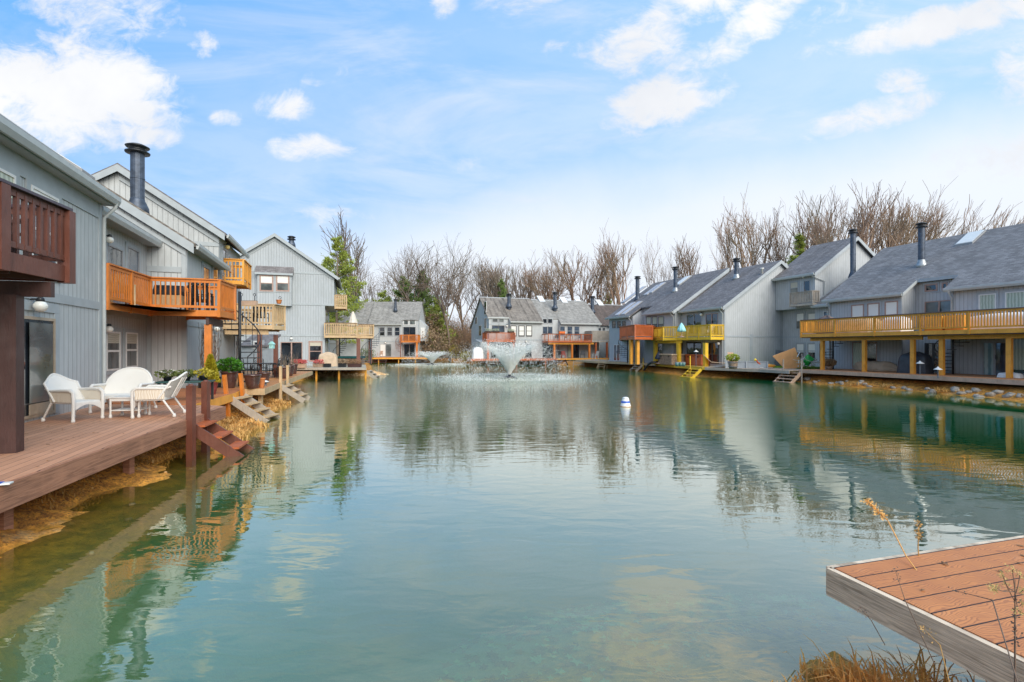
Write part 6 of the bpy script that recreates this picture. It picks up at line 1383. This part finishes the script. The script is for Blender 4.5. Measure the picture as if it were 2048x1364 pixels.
for i, (x, lb) in enumerate([(.9,'honey coloured wooden cabinet on the wide balcony, left one'),(1.9,'honey coloured wooden cabinet on the wide balcony, right one')]):
    q = rpt(x, .7); t = Th('wooden_cabinet', lb, 'cabinet', (q[0],q[1],3.251), RA, 'wooden cabinets on the wide balcony'); m = MB(); m.box(-.42,.42,-.25,.25,3.251,4.05); m.build('body', AMB, t); m = MB(); m.box(-.36,-.02,-.275,-.252,3.35,3.98); m.build('door', TAN, t); m = MB(); m.box(.02,.36,-.275,-.252,3.35,3.98); m.build('door', TAN, t)
q = gnd(1655, 739, .86); t = Th('ornamental_grass', 'tuft of dry ornamental grass in a basket at the first yellow post', 'plant', (q[0]+.1,q[1],.86)); m = MB(); m.lathe((q[0]+.1,q[1],.86), [(.16,0),(.26,.22),(.24,.22)], 14); m.build('basket', POTG, t, world=True); leaves_on(t, q[0]+.1, q[1], 1.05, .35, .40, SHB, 500, .18, 15, up=2.2)
q = gnd(1640, 737, .80); shrub('bush', 'leafless dark twiggy shrub behind the green umbrella', (q[0],q[1]+1.8,.82), .8, .5, SHD, 420, .07, 41, 'bush')
# white chairs on yellow balcony; red cedar balcony plants; far chairs
q = rpt(-15.4,-.4); slat_chair('white chair at the right end of the yellow balcony', q[0], q[1], 3.22, RA+R(20), FRW, None, 'balcony_chair')
q = rpt(-18.3,-.6); slat_chair('white chair near the pale blue parasol on the yellow balcony', q[0], q[1], 3.22, RA-R(30), FRW, None, 'balcony_chair')
for i, (a_, lb) in enumerate([(.3,'left flower box with green and white plants on the far red balcony rail'),(2.4,'right flower box with green and white plants on the far red balcony rail'),(-.7,'corner flower box on the far red balcony rail')]):
    p = fpt(a_, 1.78); box_planter('flower_box', lb, (p[0],p[1],4.37), .9,.25,.15, BRND, leafm('pale_flowers', (.45,.50,.35), .4), FA, 200, .1, 'flower boxes on the far red balcony', .3, i+50)
for i, (a_, lb) in enumerate([(9.3,'chair on the far cedar balcony, first from the left'),(10.6,'chair on the far cedar balcony, second from the left'),(11.6,'chair on the far cedar balcony, third from the left'),(12.7,'chair on the far cedar balcony, fourth from the left')]):
    p = fpt(a_, 1.2); slat_chair(lb, p[0], p[1], 3.26, FA+R(180+30*i), [GRYM,PNK,TAN,FRG][i], 'chairs on the far cedar balcony')
p = fpt(9.7, 2.25); t = Th('rail_box', 'bright orange box hung on the far cedar balcony rail', 'box', (p[0],p[1],4.3), FA); m = MB(); m.box(-.45,.45,-.12,.12,4.28,4.55); m.build('box', plain('bright_orange', (.8,.17,.03), .5), t, bevel=.02); m = MB(); m.box(-.48,.48,-.15,.15,4.555,4.60); m.build('lid', ORG, t)
for i, (px, Y, z, mt, lb) in enumerate([(1127,70.5,.87,REDP,'small red seat under the far cedar balcony'),(1165,71.5,.87,GRYM,'dark chair under the far cedar balcony near the pergola posts'),(1118,70.5,.87,BLK,'dark chair under the far cedar balcony at the left'),(1191,66,.87,FRW,'white folding chair under the far fenced balcony'),(760,77,.87,PNK,'pinkish chair on the far left orange deck')]):
    slat_chair(lb, (px-HX)/F*Y, Y, z, R(160+20*i), mt, 'chairs on the far decks')
p = at(1203, 668, 58); parasol(1187, 60, .85, 0+672, 'closed tan parasol by the far fenced balcony', CAN, rr=.3) if False else None
p = at(956, 712, 66.5); cover('round_boat', 'white round dinghy on end at the corner of the far middle house', (p[0],p[1],.87), 1.4,.5,1.4, CANW, R(20), .8, 'dinghy', 3, 31)
# navigation buoy
X_, Y_ = gnd(1251, 813, 0); t = Th('mooring_buoy', 'white mooring buoy with a blue band floating in the pond', 'buoy', (X_,Y_,0))
m = MB(); m.lathe((X_,Y_,0), [(.10,-.12),(.20,-.05),(.215,.01),(.20,.05),(.135,.30),(.125,.32)], 28); m.build('float', BUOY, t, world=True)
m = MB(); m.lathe((X_,Y_,0), [(.180,.155),(.176,.158),(.160,.222),(.158,.225)], 28); m.v = [(X_+(x-X_)*1.02, Y_+(y-Y_)*1.02, z) for x,y,z in m.v]; m.build('stripe', BLU, t, world=True)
m = MB(); m.lathe((X_,Y_,0), [(.128,.32),(.125,.35),(.06,.375),(.01,.38)], 24); m.build('cap', BUOY, t, world=True); m = MB(); m.tube([(X_+.03*math.cos(a_),Y_,.40+.03*math.sin(a_)) for a_ in np.linspace(-.6,3.74,8)], .008, 6); m.build('ring', GRYM, t, world=True)
m = MB(); m.lathe((X_,Y_,0), [(.217,.0),(.219,.01),(.213,.02)], 28); m.build('waterline_ring', plain('rust_orange', (.6,.25,.05), .6), t, world=True)
# car beyond the pond
X_, Y_ = at(905, 0, 112)[:2]; t = Th('parked_car', 'white car parked beyond the pond behind the brush', 'car', (X_,Y_,.56), R(8)); z = .56
m = MB(); m.ext_y([(-2.1,z+.3),(-2.15,z+.75),(-1.35,z+.9),(-.8,z+1.35),(.9,z+1.38),(1.5,z+.95),(2.1,z+.88),(2.15,z+.3)], -.85,.85); m.build('body', plain('car_white', (.8,.8,.8), .25, coat=.6), t, bevel=.06)
m = MB(); m.ext_y([(-1.2,z+.92),(-.75,z+1.28),(.85,z+1.30),(1.35,z+.95)], -.87,-.853); m.build('window', GL, t)
for x in (-1.35,1.35):
    m = MB(); m.tube([(x,-.88,z+.33),(x,-.65,z+.33)], .33, 16); wl = m.build('wheel', BLK, t); m = MB(); m.tube([(x,-.895,z+.33),(x,-.88,z+.33)], .2, 12); m.build('rim', FLUL, wl, th=t)
# pole with lamp near the car
X_, Y_ = at(899, 0, 95)[:2]; t = Th('wooden_pole', 'thin pale pole standing by the far bank', 'pole', (X_,Y_,.5)); m = MB(); m.tube([(X_,Y_,.5),(X_,Y_,3.2)], .07, 6); m.build('pole', FRG, t, world=True); m = MB(); m.box(X_-.2,X_+.2,Y_-.08,Y_-.04,2.6,3.0); m.build('sign_plate', FRW, t, world=True)
# ================================================================ fountains
def whiteness(name, e=.75):
    m, N = newmat(name); a = N.add('ShaderNodeBsdfDiffuse', {'Color': (.97,.96,.94,1)}).outputs[0]; b = N.add('ShaderNodeBsdfTranslucent', {'Color': (.98,.97,.95,1)}).outputs[0]
    finish(N, N.add('ShaderNodeMixShader', {0: .04, 1: a, 2: b}).outputs[0]); return m
SPR = whiteness('spray_white')
def drop(m, p, r, st=(0,0,0)):
    x, y, z = p; sx, sy, sz = st
    m.add([(x-r,y,z),(x+r,y,z),(x,y-r,z),(x,y+r,z),(x-sx,y-sy,z-r-sz),(x+sx,y+sy,z+r+sz)], [(0,2,5),(2,1,5),(1,3,5),(3,0,5),(2,0,4),(1,2,4),(3,1,4),(0,3,4)])
def fountain(label, X, Y, H, Rad, ring, n, seed, k=1.0):
    r = random.Random(seed); t = Th('fountain', label, 'fountain', (X, Y, 0), 0, 'pond fountains')
    m = MB(); m.lathe((X,Y,0), [(.55*k,-.1),(.6*k,.03),(.35*k,.07),(.12*k,.12),(.1*k,.22),(.06*k,.22)], 24); m.build('nozzle', BLK, t, world=True)
    m = MB(); g = 9.8; T = 2*math.sqrt(2*H/g); v0 = math.sqrt(2*g*H)
    for i in range(n):
        a = r.uniform(0, 6.283); q = r.random(); tt = T*(q**1.7)*.98
        if tt > .5*T and r.random() < .2: continue
        vr = Rad/T*r.gauss(1.0,.10)*(1 if r.random() < .82 else r.uniform(.35,1)); vz = v0*r.gauss(1,.05)
        z = vz*tt-.5*g*tt*tt+.12
        if z < .0: continue
        rad = vr*tt; s = .010*k*(.7+.9*r.random())*(1.2 if tt < .25*T else (1.35 if tt < .48*T else .75)); drop(m, (X+rad*math.cos(a)+r.gauss(0,.04*q), Y+rad*math.sin(a)+r.gauss(0,.04*q), z), s, (vr*math.cos(a)*.012, vr*math.sin(a)*.012, abs(vz-g*tt)*.010))
    for i in range(110):     # dense jets at the root of the cone
        a = 2*math.pi*i/60+r.gauss(0,.02); pts_ = []
        for j in range(6): tt = T*.25*j/5; pts_.append((X+Rad/T*tt*math.cos(a), Y+Rad/T*tt*math.sin(a), v0*tt-.5*g*tt*tt+.12))
        m.tube(pts_, [.024*k,.020*k,.016*k,.012*k,.008*k,.003*k], 4, cap=False)
    m.build('spray', SPR, t, world=True)
    m = MB()
    for i in range(int(n*.35)):   # splashes where the drops land
        a = r.uniform(0, 6.283); rad = ring*abs(r.gauss(.85,.2)) if r.random() < .7 else ring*r.uniform(.1,1.6)
        s = .013*k*r.uniform(.5,1.6); drop(m, (X+rad*math.cos(a), Y+rad*math.sin(a), .02+abs(r.gauss(0,.03))), s)
    m.build('splash', SPR, t, world=True)
fountain('large fountain with a wide white spray cone in the middle of the pond', FX, FY, 2.35, 4.5, 4.9, 21000, 1)
fountain('small distant fountain in front of the far bank', FX2, FY2, 1.5, 4.1, 4.4, 8000, 2, 1.4)
# ================================================================ stones on the banks
def icos(m, c, r3, rr):
    ph = (1+5**.5)/2; V = [(-1,ph,0),(1,ph,0),(-1,-ph,0),(1,-ph,0),(0,-1,ph),(0,1,ph),(0,-1,-ph),(0,1,-ph),(ph,0,-1),(ph,0,1),(-ph,0,-1),(-ph,0,1)]
    Fc = [(0,11,5),(0,5,1),(0,1,7),(0,7,10),(0,10,11),(1,5,9),(5,11,4),(11,10,2),(10,7,6),(7,1,8),(3,9,4),(3,4,2),(3,2,6),(3,6,8),(3,8,9),(4,9,5),(2,4,11),(6,2,10),(8,6,7),(9,8,1)]
    az = rr.uniform(0,6.28); ca, sa = math.cos(az), math.sin(az); vs = []
    for x, y, z in V:
        k = rr.uniform(.42,.62); x, y, z = x*k*r3[0], y*k*r3[1], z*k*r3[2]; vs.append((c[0]+x*ca-y*sa, c[1]+x*sa+y*ca, c[2]+z))
    m.add(vs, Fc, True)
from mathutils.bvhtree import BVHTree
GBVH = BVHTree.FromPolygons(verts.tolist(), faces.tolist())
def gz(x, y):
    h = GBVH.ray_cast(Vector((x, y, 5)), Vector((0, 0, -1)))
    return h[0].z if h[0] is not None else 0.0
def along(pts, s):
    L = [math.dist(a, b) for a, b in zip(pts[:-1], pts[1:])]; t = s*sum(L)
    for (a, b), l in zip(zip(pts[:-1], pts[1:]), L):
        if t <= l: f = t/l; return (a[0]+(b[0]-a[0])*f, a[1]+(b[1]-a[1])*f)
        t -= l
    return pts[-1]
def stonem(name, c1, c2, c3):
    m, N = newmat(name); g = N.add('ShaderNodeNewGeometry'); rn = g.outputs['Random Per Island']; oc = g.outputs['Position']
    a = N.mix(rn, c1, c2); a = N.mix(N.m('MULTIPLY', N.ss(N.noise(oc, 6, 4), .45, .7), .6), a, c3); b = N.add('ShaderNodeBump', {'Height': N.noise(oc, 22, 4), 'Strength': .6, 'Distance': .02}).outputs[0]
    finish(N, prin(N, a, .85, Normal=b).outputs[0]); return m
GRAV = stonem('bank_gravel', (.48,.25,.09), (.90,.66,.38), (.50,.30,.14)); STN = stonem('bank_stones', (.45,.33,.22), (.85,.76,.66), (.60,.36,.16))
def gravel(label, pts, n, w0, w1, s0, s1, seed, mat=GRAV, flip=1):
    r = random.Random(seed); m = MB()
    for i in range(n):
        x, y = along(pts, r.random()); a = r.uniform(0,6.28); d = abs(r.gauss(0,1)); x += math.cos(a)*r.uniform(0,w1); y += math.sin(a)*r.uniform(0,w1)
        sd_ = sdist(x, y)
        if sd_ < w0 or sd_ > w1: continue
        s = r.uniform(s0, s1); icos(m, (x, y, gz(x, y)+s*.15), (s, s*r.uniform(.6,1), s*.5), r)
    o = m.build('bank_gravel', mat); tag(o, label, 'gravel', kind='stuff'); return o
RP = [(23.6,15.8),(22.5,22.1),(21.7,26.9),(20.3,30.2),(19.6,34.1),(20.4,38.2)]
gravel('rough stones and gravel on the bank under the long right deck', RP, 4200, -.3, 1.5, .10, .34, 1, STN)
gravel('orange brown gravel mound between the decks on the right', [(20.4,38.2),(18.4,38.6),(16.6,38.7),(15.1,40.2),(14.5,42.7),(13.6,46.7)], 3200, -.3, 2.0, .05, .14, 2)
gravel('gravel bank below the pale walkway', [(13.6,46.7),(12.5,51.2),(11.3,55.6),(9.0,61.9),(5.4,71)], 2000, -.2, 1.6, .06, .18, 3)
gravel('pale yellow gravel under the grey deck', [(-16.2,38.5),(-15.8,42),(-12.2,42.3),(-11.6,43.5),(-13.2,47)], 1300, -.3, 1.4, .06, .2, 4)
gravel('scattered stones and earth clods on the left bank', [(-5.75,5.2),(-6.95,9.6),(-7.5,12.9),(-9.35,18.6),(-11.6,25)], 260, .45, 1.0, .02, .06, 5)
r = random.Random(77); proto = None
for i in range(70):
    for _ in range(20):
        x, y = along(RP, r.uniform(.1,.98)); x += r.uniform(-.1,.7); y += r.uniform(-.2,.2)
        if -.15 < sdist(x, y) < 1.1: break
    s = r.uniform(.14,.27)
    if i < 6:
        m = MB(); icos(m, (0,0,0), (1, r.uniform(.6,.9), .55), r); o = m.build('bank_stone', STONE)
        if i == 0: protos = []
        protos.append(o)
    else:
        o = protos[i % 6].copy(); col.objects.link(o)
    o.location = (x, y, gz(x, y)+s*.08); o.scale = (s,s,s); o.rotation_euler = (r.uniform(-.2,.2), r.uniform(-.2,.2), r.uniform(0,6.28))
    tag(o, 'large rounded stone on the bank below the long right deck', 'stone', 'large stones below the long right deck')
# ================================================================ dry grass
GRS = leafm('dry_straw', (.74,.45,.15), .35, trans=.35); GRS3 = leafm('golden_straw', (1.0,.46,.12), .25, trans=.35); GRS2 = leafm('dry_straw_dark', (.46,.25,.07), .4)
def tufts(label, spots, mat, seed, name='dry_grass'):
    r = random.Random(seed); m = MB()
    for (x, y, z, n, h, sp) in spots:
        for i in range(n):
            a = r.uniform(0,6.28); l = h*r.uniform(.4,1.1); b = r.uniform(.2,1.1)
            p = Vector((x+r.gauss(0,sp), y+r.gauss(0,sp), z)); d = Vector((math.cos(a)*b, math.sin(a)*b, 1)).normalized(); q = p+d*l*.55; e = q+Vector((d.x*.9, d.y*.9, d.z*r.uniform(-.3,.5)))*l*.45; w_ = .0035+.0008*y
            s_ = Vector((-math.sin(a), math.cos(a), 0))*w_
            m.add([p-s_, p+s_, q+s_*.8, q-s_*.8, e], [(0,1,2,3),(3,2,4)])
    o = m.build(name, mat); tag(o, label, 'grass', kind='stuff'); return o
LB = [(-5.75,5.2),(-6.45,7.6),(-6.95,9.6),(-7.3,11.2),(-7.5,12.9),(-7.9,14.6),(-9.0,17.0),(-9.35,18.6),(-9.5,20.4)]
r = random.Random(4); sp = []
for i in range(200):
    x, y = along(LB, r.random()); x += r.uniform(-.7,.1)
    if sdist(x, y) > .1: sp.append((x, y, gz(x,y), 26, r.uniform(.06,.18), .1))
tufts('matted dead grass along the left bank under the decks', sp, GRS2, 6)
sp = []
for i in range(60): x, y = along([(-7.35,12.6),(-7.6,13.6),(-8.1,15.0)], r.random()); x += r.gauss(.05,.22); sp.append((x, y, max(.0, gz(x,y)), 40, r.uniform(.15,.38), .14))
for i in range(40): x, y = along([(-9.1,17.6),(-9.4,20),(-9.7,21)], r.random()); x += r.gauss(.0,.2); sp.append((x, y, max(.0, gz(x,y)), 34, r.uniform(.12,.3), .12))
tufts('straw coloured grass between the brown deck and the grey steps', sp, GRS, 7)
sp = []
for i in range(34): x = r.uniform(2.2,2.9); y = 3.25-(x-2.0)*.35+r.gauss(0,.16); sp.append((x, y, .02+.1*r.random(), 26, r.uniform(.2,.55), .08))
for i in range(46): x = r.uniform(1.9,2.5); y = r.uniform(2.95,3.5); sp.append((x, y, max(.0, gz(x,y))-.01, 34, r.uniform(.08,.26), .07))
sp += [(2.2,3.2,.1,80,.38,.05),(2.3,3.0,.1,90,.4,.06),(2.2,2.9,.05,60,.35,.06),(2.35,3.1,.15,60,.35,.08)]
tufts('straw and orange dead grass clump at the post of the near deck', sp, GRS3, 8)
sp = []
for i in range(26): x = r.uniform(2.2,3.0); y = 3.1-(x-2.0)*.35+r.gauss(0,.2); sp.append((x, y, .02, 24, r.uniform(.08,.28), .12))
tufts('matted golden dead grass below the near deck edge', sp, GRS3, 9)
sp = []
for i in range(14): x, y = along(RP, r.uniform(.15,.7)); sp.append((x+r.uniform(-.2,.5), y, .1, 30, .4, .12))
tufts('yellow grass tufts on the bank below the right deck', sp, GRS, 10)
# tall dead stalks by the near deck
def stalk(label, pts, mat, heads, seed, wr=.004, group='tall dead stalks by the near deck'):
    r = random.Random(seed); t = Th('dead_stalk', label, 'stalk', pts[0], 0, group); m = MB(); m.tube(pts, [wr]*(len(pts)-1)+[wr*.4], 5, cap=False); m.build('stem', mat, t, world=True)
    m = MB()
    for (c, n, sp_, l) in heads:
        for i in range(n):
            p = Vector(c)+Vector((r.gauss(0,sp_[0]), r.gauss(0,sp_[1]), r.gauss(0,sp_[2]))); d = Vector((r.gauss(0,1), r.gauss(0,1), r.gauss(.5,1))).normalized()*l; s_ = d.orthogonal().normalized()*l*.3
            m.add([p-s_*.4, p+d*.5+s_, p+d, p+d*.5-s_], [(0,1,2,3)])
    m.build('seed_head', mat, t, world=True)
P2 = lambda px, py, Y: Vector(at(px, py, Y))
a = [P2(1925,1180,2.9)-Vector((0,0,.25)), P2(1812,1112,3.5), P2(1775,1040,3.55), P2(1735,1003,3.6)]
stalk('orange feathery stalk arching over the far deck corner', a, GRS, [(a[3].lerp(a[2],f), 26, (.012,.01,.012), .022) for f in (0,.2,.4,.6,.8)], 1)
a = [P2(1850,1160,3.6)-Vector((0,0,.35)), P2(1836,1095,3.6), P2(1838,1048,3.6)]
stalk('short upright orange stalk beyond the far deck edge', a, GRS, [(a[2].lerp(a[1],f), 24, (.008,.01,.02), .02) for f in (0,.25,.5)], 2)
DST = plain('dead_stalk', (.16,.11,.08), .9); YH = leafm('yellow_heads', (.60,.45,.16), .3)
base = P2(2030,1290,2.35); top = P2(2030,1160,2.35)
t_ = [base-Vector((0,0,.2)), base, top]
stalk('dry weed with pale yellow seed clusters at the right frame edge', t_, DST, [(base.lerp(top,f), 20, (.006,.006,.02), .014) for f in (.1,.3,.5,.7)], 3, .004)
r = random.Random(12)
t = Th('dry_weed', 'pale yellow clustered seed heads on thin side twigs by the right frame edge', 'weed', tuple(base), 0); m = MB(); hm = MB()
for (px, py) in ((1990,1175),(2005,1150),(2025,1140),(2040,1150),(2046,1180),(2010,1165),(2046,1205),(2038,1225),(1988,1178)):
    q = P2(px, py, 2.35+r.gauss(0,.03)); s_ = base.lerp(top, r.uniform(.45,1)); m.tube([s_, s_.lerp(q,.6)-Vector((0,0,.01)), q], .0018, 4, cap=False)
    for i in range(34): p = q+Vector((r.gauss(0,.010), r.gauss(0,.010), r.gauss(0,.009))); d = Vector((r.gauss(0,1),r.gauss(0,1),r.gauss(0,1))).normalized()*.012; o_ = d.orthogonal().normalized()*.004; hm.add([p-o_, p+d*.5+o_, p+d], [(0,1,2)])
m.build('twig', DST, t, world=True); hm.build('seed_head', YH, t, world=True)
for i, (pts_, lb) in enumerate([([(2046,1400,1.95),(1985,1200,2.3),(1905,1045+135,2.7)],'thin bare twig crossing the deck boards diagonally'),([(1870,1330,2.7),(1810,1200,2.8),(1790,1140,2.85)],'thin bare twig in front of the deck edge board'),([(1770,1290,3.0),(1742,1240,3.0),(1722,1218,3.0)],'thin bare twig over the straw clump'),([(1900,1370,2.4),(1880,1290,2.5),(1845,1255,2.6)],'forked orange stem before the deck edge board')]):
    ps = [P2(*p) for p in pts_]; stalk(lb, ps, DST if i < 3 else GRS, [(ps[2].lerp(ps[1],f), 10, (.012,.01,.012), .012) for f in (0,.3)], 20+i, .0025)
# leaves and straw under the water near the camera
r = random.Random(31); m = MB(); m2 = MB()
for i in range(2600):
    x = r.uniform(-.6,4.2); y = r.uniform(2.3,8.5); s = r.uniform(.02,.06); z = gz(x, y)
    if z > -.13: continue
    z += .02; pts_ = []; n = 10; a0 = r.uniform(0,6.28)
    for k in range(n): a = a0+2*math.pi*k/n; q = s*(1.15 if k % 2 == 0 else .5); pts_.append((x+q*math.cos(a), y+q*math.sin(a), z+r.gauss(0,.004)))
    (m if i % 3 else m2).add(pts_, [tuple(range(n))])
o = m.build('fallen_leaves', SHD); tag(o, 'sunken brown leaves on the pond bed near the camera', 'leaves', kind='stuff'); o = m2.build('fallen_leaves', leafm('pale_green_leaf', (.38,.50,.25), .3)); tag(o, 'sunken pale green leaves on the pond bed near the camera', 'leaves', kind='stuff')
m = MB()
for i in range(420):
    x = r.uniform(.9,2.8); y = r.uniform(2.7,4.6)+(.6 if i % 2 else 0); z = min(-.012, gz(x,y)+.10); a = r.gauss(-.6,.6); l = r.uniform(.1,.4); s_ = .0030
    m.add([(x,y,z),(x+l*math.cos(a),y+l*math.sin(a),z+.004),(x+l*math.cos(a)+s_,y+l*math.sin(a)+s_,z+.004),(x+s_,y+s_*1.5,z)], [(0,1,2,3)])
o = m.build('floating_straw', GRS); tag(o, 'loose straw floating in the shallow water by the near deck', 'straw', kind='stuff')
# a small folded white and blue cloth at the left deck edge
X_, Y_ = gnd(12, 974, .85); t = Th('folded_cloth', 'small white and blue folded cloth on the left deck edge', 'cloth', (X_-.15, Y_+.08, .851), R(25)); m = MB(); m.box(-.14,.10,-.05,.05,.852,.87); m.build('cloth', FRW, t, bevel=.005); m = MB(); m.box(-.06,.02,-.052,.052,.871,.876); m.build('stripe', BLU, t)

# dead leaves blown onto the decks
r = random.Random(55); m = MB()
spots = [tuple(cor+dv1*r.uniform(.1,2.6)+dv2*r.uniform(.05,1.6))+(.853,) for i in range(34)]
for i in range(90):
    f = r.random(); y = 5.8+7.0*f; xe = -5.63-.24*(y-5.5); spots.append((xe-r.uniform(.1,2.2), y, .853))
for (x, y, z) in spots:
    s_ = r.uniform(.010,.026); a0 = r.uniform(0,6.28); h_ = r.uniform(0,.008); n = 6
    m.add([(x+s_*(1.4 if k % 3 == 0 else .7)*math.cos(a0+k*1.047), y+s_*(1.4 if k % 3 == 0 else .7)*math.sin(a0+k*1.047), z+.002+(h_ if k % 2 else 0)) for k in range(n)], [tuple(range(n))])
o = m.build('fallen_leaves', SHD); tag(o, 'small dead leaves blown over the brown deck and the near deck', 'leaves', kind='stuff')
